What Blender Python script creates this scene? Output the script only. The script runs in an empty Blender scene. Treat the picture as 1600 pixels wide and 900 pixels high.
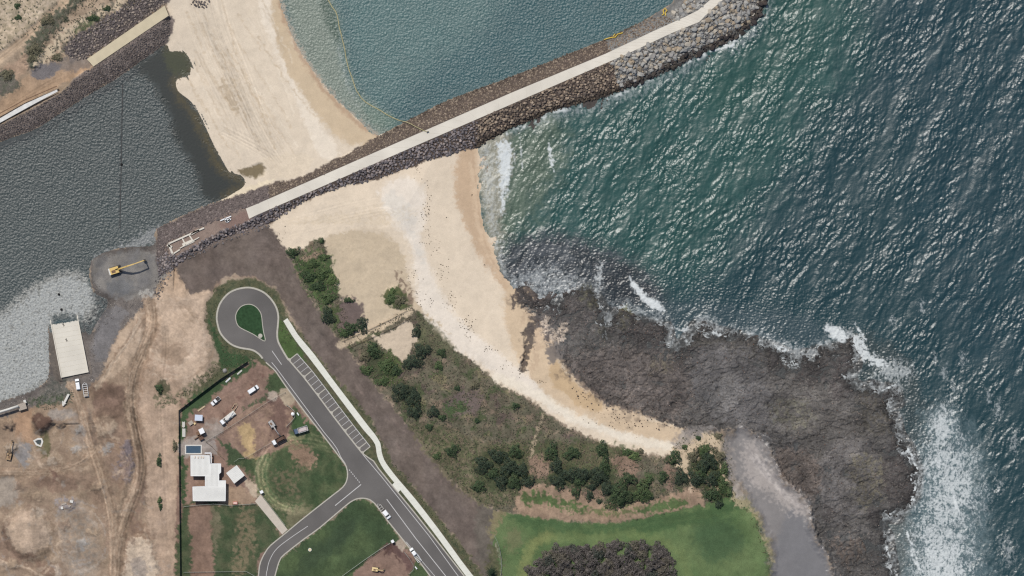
import bpy, bmesh, math, random
import numpy as np
from mathutils import Vector, Matrix
from mathutils.geometry import tessellate_polygon

# ------------------------------------------------------------------ camera, sky, sun, exposure
SC = bpy.context.scene
COL = SC.collection
M = 0.3                                   # metres per photo pixel
def wx(px): return (px - 800.0) * M
def wy(py): return (450.0 - py) * M

CAM_H = 2500.0
cam_data = bpy.data.cameras.new('camera')
cam = bpy.data.objects.new('camera', cam_data)
COL.objects.link(cam)
cam.location = (0, 0, CAM_H)
cam.rotation_euler = (0, 0, 0)
cam_data.sensor_width = 36
cam_data.lens = 36 * CAM_H / 480.0
cam_data.clip_start = 10
cam_data.clip_end = 20000
SC.camera = cam

SUN_EL = math.radians(58)
SUN_AZ = math.radians(-30)                # from north towards west
sd_ = Vector((math.sin(SUN_AZ) * math.cos(SUN_EL), math.cos(SUN_AZ) * math.cos(SUN_EL), math.sin(SUN_EL)))
world = bpy.data.worlds.new('World')
SC.world = world
world.use_nodes = True
wn = world.node_tree
wn.nodes.clear()
wo = wn.nodes.new('ShaderNodeOutputWorld')
wb = wn.nodes.new('ShaderNodeBackground')
ws = wn.nodes.new('ShaderNodeTexSky')
ws.sky_type = 'NISHITA'
ws.sun_disc = False
ws.sun_elevation = SUN_EL
ws.sun_rotation = SUN_AZ
wb.inputs['Strength'].default_value = 0.10
wn.links.new(ws.outputs[0], wb.inputs[0])
wn.links.new(wb.outputs[0], wo.inputs[0])
sl = bpy.data.lights.new('sun', 'SUN')
sl.energy = 3.6
sl.angle = math.radians(0.6)
sl.color = (1.0, 0.955, 0.89)
sun = bpy.data.objects.new('sun', sl)
COL.objects.link(sun)
sun.rotation_euler = sd_.to_track_quat('Z', 'Y').to_euler()
sun.location = (-200, 300, 400)

SC.view_settings.view_transform = 'Standard'
SC.view_settings.look = 'None'
SC.view_settings.exposure = 0.25
SC.view_settings.gamma = 1
SC.view_settings.use_curve_mapping = False
SC.render.engine = 'CYCLES'
SC.cycles.max_bounces = 3
SC.cycles.diffuse_bounces = 2
SC.cycles.glossy_bounces = 2
SC.cycles.use_denoising = False
SC.cycles.pixel_filter_type = 'BLACKMAN_HARRIS'
SC.cycles.filter_width = 1.3

E = 1.48                                  # sunlit irradiance factor: albedo = photographed linear value / E

# ------------------------------------------------------------------ helpers: colour, noise, distance fields
rng = np.random.default_rng(7)
random.seed(11)
def lin(c):
    c = np.asarray(c, float) / 255.0
    return np.where(c <= 0.04045, c / 12.92, ((c + 0.055) / 1.055) ** 2.4)
def alb(c, e=None): return lin(c) / (e or E)
def rgba(c, e=None):
    a = alb(c, e)
    return (float(a[0]), float(a[1]), float(a[2]), 1.0)

_P = rng.random((256, 256)).astype(np.float32)
_A = (rng.random((256, 256)) * 2 * np.pi).astype(np.float32)
_GX, _GY = np.cos(_A), np.sin(_A)
def vn(x, y):                              # value noise 0..1
    xi = np.floor(x).astype(np.int32); yi = np.floor(y).astype(np.int32)
    fx = (x - xi).astype(np.float32); fy = (y - yi).astype(np.float32)
    fx = fx * fx * (3 - 2 * fx); fy = fy * fy * (3 - 2 * fy)
    x0 = xi & 255; x1 = (xi + 1) & 255; y0 = yi & 255; y1 = (yi + 1) & 255
    a = _P[y0, x0]; b = _P[y0, x1]; c = _P[y1, x0]; d = _P[y1, x1]
    return (a + (b - a) * fx) * (1 - fy) + (c + (d - c) * fx) * fy
def gn(x, y):                              # gradient noise about -1..1
    xi = np.floor(x).astype(np.int32); yi = np.floor(y).astype(np.int32)
    fx = (x - xi).astype(np.float32); fy = (y - yi).astype(np.float32)
    ux = fx * fx * fx * (fx * (fx * 6 - 15) + 10); uy = fy * fy * fy * (fy * (fy * 6 - 15) + 10)
    x0 = xi & 255; x1 = (xi + 1) & 255; y0 = yi & 255; y1 = (yi + 1) & 255
    n00 = _GX[y0, x0] * fx + _GY[y0, x0] * fy
    n10 = _GX[y0, x1] * (fx - 1) + _GY[y0, x1] * fy
    n01 = _GX[y1, x0] * fx + _GY[y1, x0] * (fy - 1)
    n11 = _GX[y1, x1] * (fx - 1) + _GY[y1, x1] * (fy - 1)
    return 1.5 * ((n00 + (n10 - n00) * ux) * (1 - uy) + (n01 + (n11 - n01) * ux) * uy)
def fbm(x, y, o=4, g=0.5, seed=0):         # about -1..1
    s = 0; a = 1; t = 0
    for i in range(o):
        s = s + a * gn(x * 2 ** i + 17.3 * i + seed * 31.7, y * 2 ** i + 5.1 * i + seed * 11.9)
        t += a; a *= g
    return s / t
def sm(x): 
    x = np.clip(x, 0, 1); return x * x * (3 - 2 * x)

S = 1.0                                   # grid step in photo pixels
X0, X1, Y0, Y1 = -70.0, 1670.0, -60.0, 960.0
gx = np.arange(X0, X1 + S / 2, S); gy = np.arange(Y0, Y1 + S / 2, S)
NX, NY = len(gx), len(gy)
PX, PY = np.meshgrid(gx, gy)
PX = PX.astype(np.float32); PY = PY.astype(np.float32)

def catmull(pts, n=3, closed=True):
    p = np.asarray(pts, float); k = len(p); out = []
    for i in range(k if closed else k - 1):
        if closed: a, b, c, d = p[(i - 1) % k], p[i], p[(i + 1) % k], p[(i + 2) % k]
        else: a, b, c, d = p[max(i - 1, 0)], p[i], p[i + 1], p[min(i + 2, k - 1)]
        for j in range(n):
            t = j / n
            out.append(0.5 * ((2 * b) + (-a + c) * t + (2 * a - 5 * b + 4 * c - d) * t * t + (-a + 3 * b - 3 * c + d) * t ** 3))
    if not closed: out.append(p[-1])
    return np.array(out)
def segdist(p, X, Y, closed=True):
    best = np.full(X.shape, 1e9, np.float32)
    k = len(p)
    for i in range(k if closed else k - 1):
        ax, ay = p[i]; bx, by = p[(i + 1) % k]
        dx, dy = bx - ax, by - ay
        L2 = dx * dx + dy * dy
        if L2 < 1e-9: continue
        t = np.clip(((X - ax) * dx + (Y - ay) * dy) / L2, 0, 1)
        ex = X - ax - t * dx; ey = Y - ay - t * dy
        np.minimum(best, ex * ex + ey * ey, out=best)
    return np.sqrt(best)
def inside(p, X, Y):
    r = np.zeros(X.shape, bool); k = len(p)
    for i in range(k):
        ax, ay = p[i]; bx, by = p[(i + 1) % k]
        if ay == by: continue
        c = (ay > Y) != (by > Y)
        xi = ax + (Y - ay) * (bx - ax) / (by - ay)
        r ^= c & (X < xi)
    return r
def sdf_at(p, X, Y):
    d = segdist(p, X, Y); return np.where(inside(p, X, Y), d, -d)
def upsample(A, k, h, w):
    yy = np.arange(h) / k; xx = np.arange(w) / k
    yi = np.minimum(yy.astype(int), A.shape[0] - 2); xi = np.minimum(xx.astype(int), A.shape[1] - 2)
    fy = (yy - yi)[:, None]; fx = (xx - xi)[None, :]
    return ((A[yi][:, xi] * (1 - fx) + A[yi][:, xi + 1] * fx) * (1 - fy) + (A[yi + 1][:, xi] * (1 - fx) + A[yi + 1][:, xi + 1] * fx) * fy).astype(np.float32)
def window(p, pad):
    mn = np.min(p, 0) - pad; mx = np.max(p, 0) + pad
    i0 = max(int((mn[0] - X0) / S), 0); i1 = min(int((mx[0] - X0) / S) + 2, NX)
    j0 = max(int((mn[1] - Y0) / S), 0); j1 = min(int((mx[1] - Y0) / S) + 2, NY)
    return (slice(j0, max(j1, j0)), slice(i0, max(i1, i0)))
def sdf(p, w, closed=True, line=False):
    X = PX[w]; Y = PY[w]
    if X.size == 0: return X
    f = (lambda q, a, b: -segdist(q, a, b, closed)) if line else sdf_at
    if X.size > 60000 and min(X.shape) > 12:
        k = 3
        h, ww = X.shape
        xs = X[0, 0] + np.arange(0, ww // k + 2) * S * k; ys = Y[0, 0] + np.arange(0, h // k + 2) * S * k
        a, b = np.meshgrid(xs, ys)
        return upsample(f(p, a.astype(np.float32), b.astype(np.float32)), k, h, ww)
    return f(p, X, Y)

# shared noise fields
NL = fbm(PX / 60, PY / 60, 4, seed=1)      # large
NM = fbm(PX / 18, PY / 18, 4, seed=2)      # medium
NS = fbm(PX / 6, PY / 6, 3, seed=3)        # small
NG = fbm(PX / 2.4, PY / 2.4, 2, seed=4)    # grain
WN = rng.random(PX.shape).astype(np.float32) * 2 - 1
RG = 1 - 2.4 * np.abs(fbm(PX / 11 + .4 * NM, PY / 11 - .4 * NM, 3, .6, seed=6))   # wandering fine ridges
F = {'L': NL, 'M': NM, 'S': NS, 'G': NG}

LC = np.zeros((NY, NX, 3), np.float32)     # land colour (albedo)
WC = np.zeros((NY, NX, 3), np.float32)     # water colour (albedo)
H = np.zeros((NY, NX), np.float32)         # land height
CLS = np.zeros((NY, NX), np.int8)
_seed = [0]
def paint(T, p, c, soft=3, edge=4, es='M', var=(.05, .06, .05), c2=None, mix='M', k=1.0, a=1.0, cls=None, h=None, hs=None, rough=0, closed=True, line=None, smooth=True, thr=0.0):
    """lay a land-cover patch down: p outline in photo pixels, c its colour, soft/edge how its border wanders"""
    p = np.asarray(p, float)
    if smooth and len(p) > 2: p = catmull(p, 3, closed and line is None)
    w = window(p, soft + edge + 3 + (line or 0) + (hs or 0))
    if PX[w].size == 0: return
    sd = sdf(p, w, closed=line is None, line=line is not None)
    if line is not None: sd = sd + line
    _seed[0] += 1
    r1, r2 = (37 * _seed[0]) % NY, (91 * _seed[0]) % NX
    def R(n): return np.roll(F[n], (r1, r2), (0, 1))[w]
    d = sd + (edge * (R(es) * 1.5 + .5 * R('S')) + min(soft, 10) * (.45 * NG[w] + .5 * R('S') + .10 * WN[w]) if edge else 0)
    if isinstance(thr, tuple):             # broken cover: keep only where a noise field passes
        al = sm(d / soft + .5) * sm((R(thr[0]) * 1.6 + thr[1]) / thr[2] + .5) * a
    else:
        al = sm(d / soft + .5) * a
    cc = np.broadcast_to(alb(c), PX[w].shape + (3,)).copy()
    if c2 is not None:
        m = sm(R(mix) * 1.3 * k + .5)[..., None]
        cc = cc * (1 - m) + alb(c2) * m
    v = 1 + var[0] * 2 * R('L') + var[1] * 2 * R('M') + var[2] * (2.0 * R('S') + 2.4 * NG[w] + .55 * WN[w]) + .035 * RG[w]
    cc *= np.clip(v, .2, 2.2)[..., None]
    if T is not None: T[w] = T[w] * (1 - al[..., None]) + cc * al[..., None]
    if cls is not None: CLS[w] = np.where(al > .5, cls, CLS[w])
    if h is not None:
        s = hs or soft
        dh = sd + (edge * R(es) * .8 if edge else 0); ah = sm(dh / s + .5)
        hh = h + rough * R('S') + rough * .8 * R('M')
        H[w] = H[w] * (1 - ah) + hh * ah
    return
def L(p, c, **k): paint(LC, p, c, **k)
def W(p, c, **k): paint(WC, p, c, **k)
def LS(p, w, c, **k): paint(LC, p, c, line=w / 2, **k)
def WS(p, w, c, **k): paint(WC, p, c, line=w / 2, **k)
BEACH, DIRT, GRASS, ROCK, SCRUB, BREAK, GRAVEL, TIDAL = 1, 2, 3, 4, 5, 6, 7, 8
#@@TERRAIN
# ------------------------------------------------------------------ shorelines (photo pixels -> metres through wx, wy)
SEA = [(1250,-80),(1222,-50),(1206,-20),(1197,5),(1180,32),(1162,52),(1135,66),(1085,88),(1050,108),(975,140),(932,155),(862,173),(800,200),
  (747,230),(750,275),(754,320),(762,365),(770,392),(782,422),(797,440),(806,452),(816,446),(824,462),(838,474),(858,468),(874,478),(886,460),(905,452),(915,447),(928,458),
  (938,482),(944,505),(947,528),(952,508),(957,492),(972,483),(985,490),(1000,496),(1018,496),(1032,502),(1040,516),(1044,538),(1056,545),(1070,540),
  (1082,522),(1096,502),(1106,503),(1112,520),(1132,524),(1150,521),(1160,528),(1183,524),(1192,540),(1212,548),(1228,556),(1240,562),(1260,557),(1272,566),
  (1280,545),(1292,541),(1302,546),(1318,536),(1328,528),(1336,548),(1334,570),(1324,588),(1332,604),(1350,612),(1362,606),(1378,612),(1398,608),(1403,625),(1384,636),
  (1396,655),(1402,680),(1418,702),(1426,722),(1438,733),(1430,742),(1434,760),(1426,778),(1416,797),(1400,806),(1378,803),(1372,822),(1384,840),(1388,868),(1395,900),(1398,980),(1900,980),(1900,-80)]
HARB = [(428,-80),(437,0),(445,25),(454,50),(465,72),(482,100),(505,132),(530,160),(560,187),(590,212),(640,187),(700,157),(800,120),(875,90),(945,62),
  (1000,36),(1050,5),(1070,-20),(1100,-80)]
LAG = [(-90,268),(0,222),(50,204),(82,185),(135,150),(175,127),(207,105),(257,70),(265,80),(280,80),(293,88),(298,100),(297,115),(290,120),(276,125),(278,142),(300,160),
  (315,185),(332,222),(350,255),(360,270),(375,273),(383,282),(380,292),(368,300),(345,313),(312,325),(246,357),(244,375),(234,385),(200,387),(170,395),(155,408),
  (146,425),(143,445),(150,460),(166,466),(168,478),(158,494),(148,512),(139,524),(131,512),(122,495),(80,498),(76,530),(77,560),(75,590),(60,605),(40,615),(0,627),(-90,650)]
def water_sd(X=None, Y=None):
    full = (slice(0, NY), slice(0, NX))
    a = sdf(np.array(SEA, float), full); b = sdf(catmull(HARB, 3), full); c = sdf(catmull(LAG, 3), full)
    return a, b, c
sSEA, sHAR, sLAG = water_sd()
def jit(s, e, k): return s + e * k
landSD = -np.maximum(np.maximum(sSEA, sHAR), sLAG)
dsea = -sSEA

# base heights
slope = np.full_like(landSD, 0.10)
H[:] = np.clip(landSD * M * slope, -1.6, 3.5)
inl = sm((landSD - 95) / 30)
H += inl * (NM * .25 + NL * .3)

# ---- base tones
LC[:] = alb((152, 135, 116))
CLS[:] = DIRT
v = (1 + .08 * RG + .10 * NL + .10 * NM + .10 * NS + .06 * NG + .02 * WN)[..., None]
LC *= v
k_ = (sm((30 - dsea) / 8) * (PX > 785))[..., None]; LC = (LC * (1 - k_) + alb((80, 74, 70)) * (1 + .2 * NS + .2 * NG)[..., None] * k_).astype(np.float32)

# ============ sand: peninsula and beaches
PEN = [(262,-90),(262,0),(266,30),(264,55),(262,70),(268,120),(285,170),(310,220),(335,270),(345,318),(400,300),(485,272),(560,235),(600,210),(540,165),(470,70),(435,-10),(425,-90)]
L(PEN, (219,203,180), soft=3, edge=1.5, var=(.04,.03,.02), cls=BEACH)
L([(398,-80),(402,0),(425,70),(455,140),(480,200),(500,245),(530,240),(500,190),(460,120),(430,50),(418,-80)], (230,216,195), soft=8, edge=3, var=(.02,.02,.02))
L([(415,-80),(432,60),(462,130),(500,185),(545,225),(590,215),(535,165),(480,100),(450,45),(436,-80)], (203,182,152), soft=8, edge=2, var=(.02,.02,.01))
LS([(434,-60),(440,10),(455,55),(482,105),(520,155),(560,192),(592,214)], 7, (176,148,122), soft=6, edge=1.5, var=(.02,.03,.02), a=.8)
for q in range(46):                       # tyre tracks over the sand
    x = rng.uniform(280, 420); y = rng.uniform(-20, 200); l = rng.uniform(40, 170); s = rng.uniform(.35, .75); b = rng.uniform(-.12, .12)
    pts = [(x + s * t + b * t * t / l + 3 * math.sin(t * .03 + q), y + t) for t in np.linspace(0, l, 7)]
    if any(sdf_at(np.array(PEN, float), np.array([a_[0]]), np.array([a_[1]]))[0] < 14 for a_ in pts): continue
    cc = (190,170,142) if q % 3 else (228,214,192)
    LS(pts, rng.uniform(1.0, 2.6), cc, soft=2, edge=1.2, es='S', a=rng.uniform(.25, .6), var=(.03,.03,.03), h=None)
    w0 = window(np.array(pts), 6); dd = segdist(catmull(pts, 2, False), PX[w0], PY[w0], False)
    H[w0] -= .12 * np.exp(-(dd / 1.6) ** 2)
L([(344,128),(352,126),(372,165),(368,175),(352,150)], (168,148,120), soft=4, edge=4, es='S', a=.6)
L([(405,255),(414,262),(412,274),(398,277),(380,274),(372,264),(388,262)], (112,98,70), soft=4, edge=2, es='S', a=.9, h=.35, hs=5)
L([(400,250),(480,240),(482,268),(440,280),(405,276),(420,262)], (219,202,176), soft=3, edge=2, a=.5)
L([(340,318),(362,300),(385,290),(430,281),(400,298),(350,316)], (224,208,180), soft=3, edge=2)

# southern beach
BCH = [(427,347),(480,312),(537,291),(590,279),(640,261),(682,247),(747,228),(760,300),(775,380),(800,440),(830,470),(850,520),(870,560),(905,600),(930,625),(985,645),(1060,665),(1070,690),
  (1050,712),(1000,705),(940,690),(880,662),(830,625),(780,600),(730,560),(690,530),(665,500),(640,480),(560,515),(520,470),(480,450),(460,410),(445,390),(422,362)]
L(BCH, (221,204,180), soft=3, edge=3, es='S', var=(.035,.03,.02), cls=BEACH)
L([(500,380),(540,362),(590,355),(620,385),(640,440),(648,480),(560,520),(530,480),(510,440)], (203,186,162), soft=10, edge=3, var=(.03,.02,.03), a=.9)
L([(600,290),(650,280),(665,330),(660,380),(680,440),(720,500),(790,560),(880,625),(1000,690),(900,660),(800,600),(720,550),(660,490),(650,430),(640,380),(600,330)], (229,217,200), soft=12, edge=4, var=(.02,.03,.02), a=.9)
L([(615,300),(645,330),(650,375),(672,425),(655,400),(635,360),(600,320)], (206,200,188), soft=10, edge=6, a=.5, var=(.05,.05,.02))
L([(716,238),(745,228),(752,320),(768,385),(800,440),(838,480),(810,480),(770,430),(735,370),(712,310)], (197,170,140), soft=10, edge=3, var=(.03,.02,.02), a=.95)
L([(735,232),(748,230),(754,320),(770,390),(800,442),(780,432),(752,380),(738,310)], (211,186,156), soft=6, edge=2, var=(.02,.02,.02), a=.8)
LS([(738,235),(745,300),(752,350),(765,398),(790,440)], 3, (178,150,122), soft=4, edge=2, a=.5)
L([(800,440),(835,465),(850,515),(870,560),(930,620),(990,645),(1062,668),(1050,690),(960,672),(880,640),(830,590),(800,540),(785,480)], (207,183,152), soft=7, edge=3, var=(.05,.04,.03), a=.9)
L([(865,560),(900,600),(940,628),(935,645),(890,625),(860,590)], (186,158,120), soft=6, edge=3, a=.7)
LS([(778,590),(830,612),(880,642),(940,670),(1010,690),(1060,700)], 14, (233,221,200), soft=8, edge=3, a=.8, var=(.03,.03,.03))
for q in range(18):                      # wind and raking lines
    x = 440 + q * 9; LS([(x, 345 - q * 1.5), (x + 30, 350), (x + 75, 338 - q)], 1.2, (199,181,152), soft=2, edge=1.5, es='S', a=.3)

# ============ north-west corner
L([(-90,-90),(262,-90),(255,10),(140,95),(0,190),(-90,230)], (186,164,139), soft=3, edge=2, var=(.07,.10,.08), c2=(160,140,118), mix='M')
L([(-90,-90),(160,-90),(150,-20),(95,10),(60,50),(0,90),(-90,130)], (198,179,155), c2=(160,146,122), mix='S', k=1.4, soft=6, edge=4, var=(.05,.06,.08), h=4.2, hs=20, rough=.25)
L([(-90,-90),(140,-90),(110,0),(60,45),(0,85),(-90,110)], (112,108,84), thr=('S', -.75, .18), soft=8, edge=4, var=(.05,.15,.2), cls=None)
LS([(-60,130),(0,92),(50,52),(105,0),(150,-50)], 15, (188,165,139), soft=5, edge=2, var=(.03,.04,.04), h=3.5, hs=8)
for o in (-4, 0, 4): LS([(-60,130+o),(0,92+o),(50,52+o),(105,o),(150,-50+o)], 1.4, (166,143,118), soft=2, edge=1, a=.5)
L([(38,95),(42,72),(60,48),(78,26),(105,8),(125,-10),(140,-8),(112,20),(92,45),(72,66),(64,98),(50,108)], (112,106,92), c2=(84,86,70), mix='S', k=1.6, soft=5, edge=6, es='S', var=(.05,.1,.18), cls=SCRUB, h=4.3, hs=12, rough=.3)
LS([(64,100),(92,66),(120,42),(150,25),(190,5),(215,-20)], 14, (204,185,157), soft=6, edge=5, es='S', var=(.03,.05,.05), cls=BEACH)
L([(88,70),(110,50),(140,25),(168,10),(190,-10),(200,0),(180,22),(140,45),(110,62),(95,90)], (120,112,96), thr=('S', -.1, .2), soft=5, edge=6, es='S', var=(.05,.1,.15))
L([(120,48),(145,26),(156,30),(140,42),(125,52)], (74,88,56), soft=4, edge=4, es='S', a=.8)
L([(102,86),(108,62),(130,50),(165,28),(195,8),(215,-30),(262,-90),(262,-10),(256,10),(137,92)], (96,88,85), soft=3, edge=3, es='S', var=(.05,.1,.15), cls=GRAVEL)
L([(0,160),(40,122),(85,105),(140,96),(146,106),(120,120),(60,152),(0,186),(-90,230),(-90,190)], (172,146,120), soft=5, edge=3, var=(.05,.05,.04))
L([(28,96),(40,80),(44,105),(30,125),(0,150),(-90,190),(-90,150),(0,110)], (180,152,128), soft=6, edge=3, a=.8)
L([(50,108),(90,98),(90,112),(72,122),(54,122)], (122,116,114), soft=3, edge=2, es='S', var=(.04,.05,.08), cls=GRAVEL)
L([(95,92),(136,90),(142,102),(110,112),(92,105)], (128,118,110), soft=4, edge=3, es='S', a=.8)
L([(0,108),(22,115),(32,130),(28,142),(0,150),(-60,160),(-60,110)], (116,108,98), soft=5, edge=5, es='S', c2=(92,92,78), mix='S', var=(.05,.1,.15), cls=SCRUB)
BANK = [(-90,246),(-90,268),(0,222),(50,204),(82,185),(135,150),(175,127),(207,105),(257,70),(264,60),(265,26),(147,104),(120,122),(95,147),(0,197)]
L(BANK, (112,101,95), soft=2, edge=1.5, es='S', var=(.03,.08,.18), c2=(132,120,112), mix='S', cls=GRAVEL)
w = window(np.array(BANK, float), 10); s_ = sdf(np.array(BANK, float), w)
H[w] = np.where(s_ > -2, np.maximum(H[w], np.minimum(np.clip(landSD[w] * M * .45, -1.6, 3.7), H[w] + np.maximum(266 - PX[w], 0) * .22)), H[w])

# ============ south-west works: bare ground
L([(-90,640),(0,640),(60,618),(100,600),(140,600),(160,540),(190,490),(230,470),(280,400),(330,395),(345,440),(335,520),(300,600),(283,640),(283,990),(-90,990)], (158,137,115), c2=(142,122,103), mix='M', soft=5, edge=3, var=(.08,.10,.08), cls=DIRT)
L([(232,470),(262,452),(300,460),(338,450),(340,500),(325,540),(322,580),(290,605),(262,612),(232,590),(228,545),(245,505)], (189,166,143), soft=9, edge=4, var=(.05,.07,.06), h=4.3, hs=26, rough=.12)
L([(258,445),(275,415),(285,418),(292,450),(275,470)], (184,160,136), soft=5, edge=3, var=(.04,.05,.05))
L([(205,500),(222,478),(240,490),(228,530),(205,560),(165,600),(148,602),(165,560),(180,530)], (180,158,135), soft=6, edge=4, var=(.05,.07,.06), a=.9)
L([(225,480),(245,492),(248,520),(232,535),(222,505)], (146,122,102), soft=8, edge=4, a=.7)
L([(255,540),(280,535),(292,560),(270,570),(245,560)], (150,127,106), soft=10, edge=8, a=.6)
L([(148,602),(170,600),(196,606),(196,632),(182,645),(150,640),(146,615)], (124,102,88), soft=4, edge=4, var=(.06,.08,.05))
L([(150,640),(185,640),(200,660),(198,730),(180,760),(160,700)], (140,117,100), soft=8, edge=4, a=.8)
L([(222,555),(262,575),(283,600),(283,640),(283,990),(235,990),(232,800),(225,700),(216,620)], (177,153,131), soft=7, edge=3, var=(.04,.05,.04))
L([(248,595),(258,590),(268,608),(255,620),(246,612)], (98,92,72), soft=3, edge=3, es='S', var=(.05,.1,.2))
L([(244,620),(275,618),(300,600),(330,575),(350,560),(352,575),(310,605),(270,632),(250,632)], (112,106,84), soft=5, edge=6, es='S', thr=('S', .1, .3), var=(.05,.1,.15))
# gravel round the western ramp and slurry fill
L([(140,400),(160,392),(200,386),(246,374),(262,380),(272,402),(262,425),(248,440),(236,470),(205,500),(180,530),(160,580),(142,602),(120,612),(85,622),(40,640),(0,652),(-90,680),(-90,640),(0,625),(60,603),(75,590),(76,520),(80,497),(122,494),(140,522),(160,492),(148,460),(142,430)],
  (122,114,107), soft=4, edge=2, es='S', var=(.05,.08,.14), c2=(104,97,92), mix='S', cls=GRAVEL)
w = window(np.array([(60, 380), (270, 660)], float), 0)
H[w] = np.maximum(H[w], np.clip(landSD[w] * M * .22, -1.6, 3.5))
L([(145,410),(175,396),(215,392),(246,398),(262,425),(238,455),(205,468),(170,462),(148,445)], (134,129,122), soft=6, edge=3, var=(.06,.07,.04), c2=(116,113,110), mix='M', h=1.2, hs=14)
L([(168,440),(200,436),(208,450),(195,462),(172,458)], (104,106,108), soft=8, edge=4, a=.6)
L([(222,455),(236,452),(240,462),(228,470),(220,466)], (168,164,156), soft=3, edge=4, es='S', thr=('S', .2, .3))
L([(152,490),(172,480),(200,486),(188,510),(165,560),(148,560),(146,520)], (116,113,112), soft=6, edge=4, a=.8, var=(.04,.05,.08))
L([(238,372),(262,376),(290,360),(340,332),(385,322),(392,342),(340,362),(300,388),(270,400)], (140,124,113), soft=4, edge=2, es='S', var=(.04,.06,.06), cls=GRAVEL)
L([(80,590),(112,590),(118,612),(100,625),(70,632),(60,620)], (92,92,84), soft=5, edge=4, es='S', c2=(110,104,96), mix='S', var=(.05,.1,.15))
L([(50,624),(100,618),(112,612),(108,628),(60,634)], (82,88,70), soft=4, edge=5, es='S', thr=('S', -.1, .3))
# heaps, haul roads and stains of the works
L([(52,652),(62,645),(76,650),(84,656),(76,668),(64,676),(56,668)], (104,82,70), soft=2.5, edge=1.2, es='S', var=(.04,.05,.05), h=6.2, hs=14)
L([(66,676),(76,675),(80,695),(76,712),(66,712),(62,695)], (104,98,72), soft=4, edge=2, es='S', var=(.04,.05,.05))
L([(112,678),(112,650),(130,640),(148,652),(150,690),(130,700)], (146,133,121), soft=12, edge=5, a=.6)
L([(25,645),(50,640),(52,670),(50,690),(25,680)], (170,136,108), soft=10, edge=4, a=.6)
L([(80,640),(115,638),(118,650),(84,656)], (148,139,130), soft=4, edge=3, a=.8)
L([(28,695),(45,690),(48,712),(38,728),(28,715)], (136,132,129), soft=5, edge=4, es='S', a=.9)
L([(148,655),(165,648),(180,656),(180,672),(160,682),(150,672)], (184,162,138), soft=3, edge=2, es='S', h=5.0, hs=14)
L([(190,700),(200,685),(210,692),(212,720),(205,750),(194,748),(188,720)], (122,112,114), soft=4, edge=4, es='S', var=(.05,.1,.1), a=.9, h=4.6, hs=12, rough=.3)
L([(176,730),(186,725),(188,745),(178,742)], (136,124,120), soft=4, edge=4, es='S', a=.6)
L([(10,830),(20,805),(45,798),(70,808),(80,830),(75,850),(52,864),(28,858)], (180,158,136), soft=4, edge=2.5, es='S', var=(.05,.06,.05), h=6.0, hs=34, rough=.15)
LS([(8,825),(14,850),(30,868),(55,872),(80,900),(120,905)], 9, (138,113,96), soft=6, edge=3, a=.8)
L([(198,860),(205,840),(222,838),(238,846),(242,870),(248,905),(195,990),(190,900)], (193,174,152), soft=3, edge=3, es='S', var=(.06,.09,.06), h=4.6, hs=12, rough=.25)
L([(208,820),(222,812),(235,830),(238,842),(212,836)], (140,116,97), soft=4, edge=3, es='S', a=.9)
L([(205,875),(225,870),(232,900),(215,905)], (150,138,128), soft=4, edge=4, es='S', a=.7)
L([(90,780),(130,785),(150,820),(158,860),(150,905),(110,905),(95,860)], (148,138,126), c2=(160,140,120), mix='S', soft=10, edge=6, es='S', a=.75)
L([(0,745),(20,750),(32,765),(20,785),(0,792),(-90,800),(-90,740)], (152,142,130), soft=8, edge=6, a=.8)
L([(60,748),(110,745),(122,758),(100,768),(70,765)], (132,108,92), soft=8, edge=5, a=.7)
L([(88,785),(105,778),(120,783),(118,792),(100,796),(90,792)], (146,138,136), soft=3, edge=5, es='S', thr=('S', .1, .3), a=.9, h=4.0, hs=5, rough=.3)
for pts, w_, a_, c_ in (([(232,470),(240,500),(236,540),(222,575),(212,610)], 16, .6, (142,116,94)), ([(205,620),(214,680),(222,720),(216,770),(196,820),(186,880),(184,930)], 20, .75, (140,116,97)),
    ([(130,640),(146,690),(160,740),(172,790),(176,850)], 16, .7, (148,124,105)), ([(150,655),(170,690),(188,700),(196,740),(190,780)], 12, .5, (150,126,104)), ([(60,745),(110,742),(140,755),(160,790)], 22, .55, (138,114,96)),
    ([(0,845),(15,870),(50,885),(90,890)], 16, .7, (138,114,97)), ([(150,610),(185,612),(190,640),(160,650)], 24, .6, (126,104,88)), ([(238,500),(250,530),(262,560),(280,600)], 10, .35, (150,126,106))):
    LS(pts, w_, c_, soft=8, edge=5, es='S', a=a_, var=(.06,.08,.08))
def arcs(cx_, cy_, r0, r1, a0, a1, n, cols):
    for q in range(n):
        r_ = rng.uniform(r0, r1); s0 = rng.uniform(a0, a1); s1 = s0 + rng.uniform(.3, 1.2)
        paint(LC, [(cx_ + r_ * math.cos(s), cy_ + r_ * math.sin(s)) for s in np.linspace(s0, s1, 6)], cols[q % len(cols)], line=rng.uniform(.5, 1.6), soft=2, edge=1.5, es='S', a=rng.uniform(.25, .6), smooth=False)
arcs(44, 836, 30, 60, 0, 6.3, 36, [(138,115,98),(182,162,140)])
arcs(120, 690, 18, 70, 0, 6.3, 40, [(140,118,100),(180,160,138)])
arcs(120, 840, 10, 60, 0, 6.3, 40, [(134,116,100),(176,164,150),(150,142,134)])
arcs(270, 530, 15, 70, 0, 6.3, 26, [(150,128,106),(200,180,158)])
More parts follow.
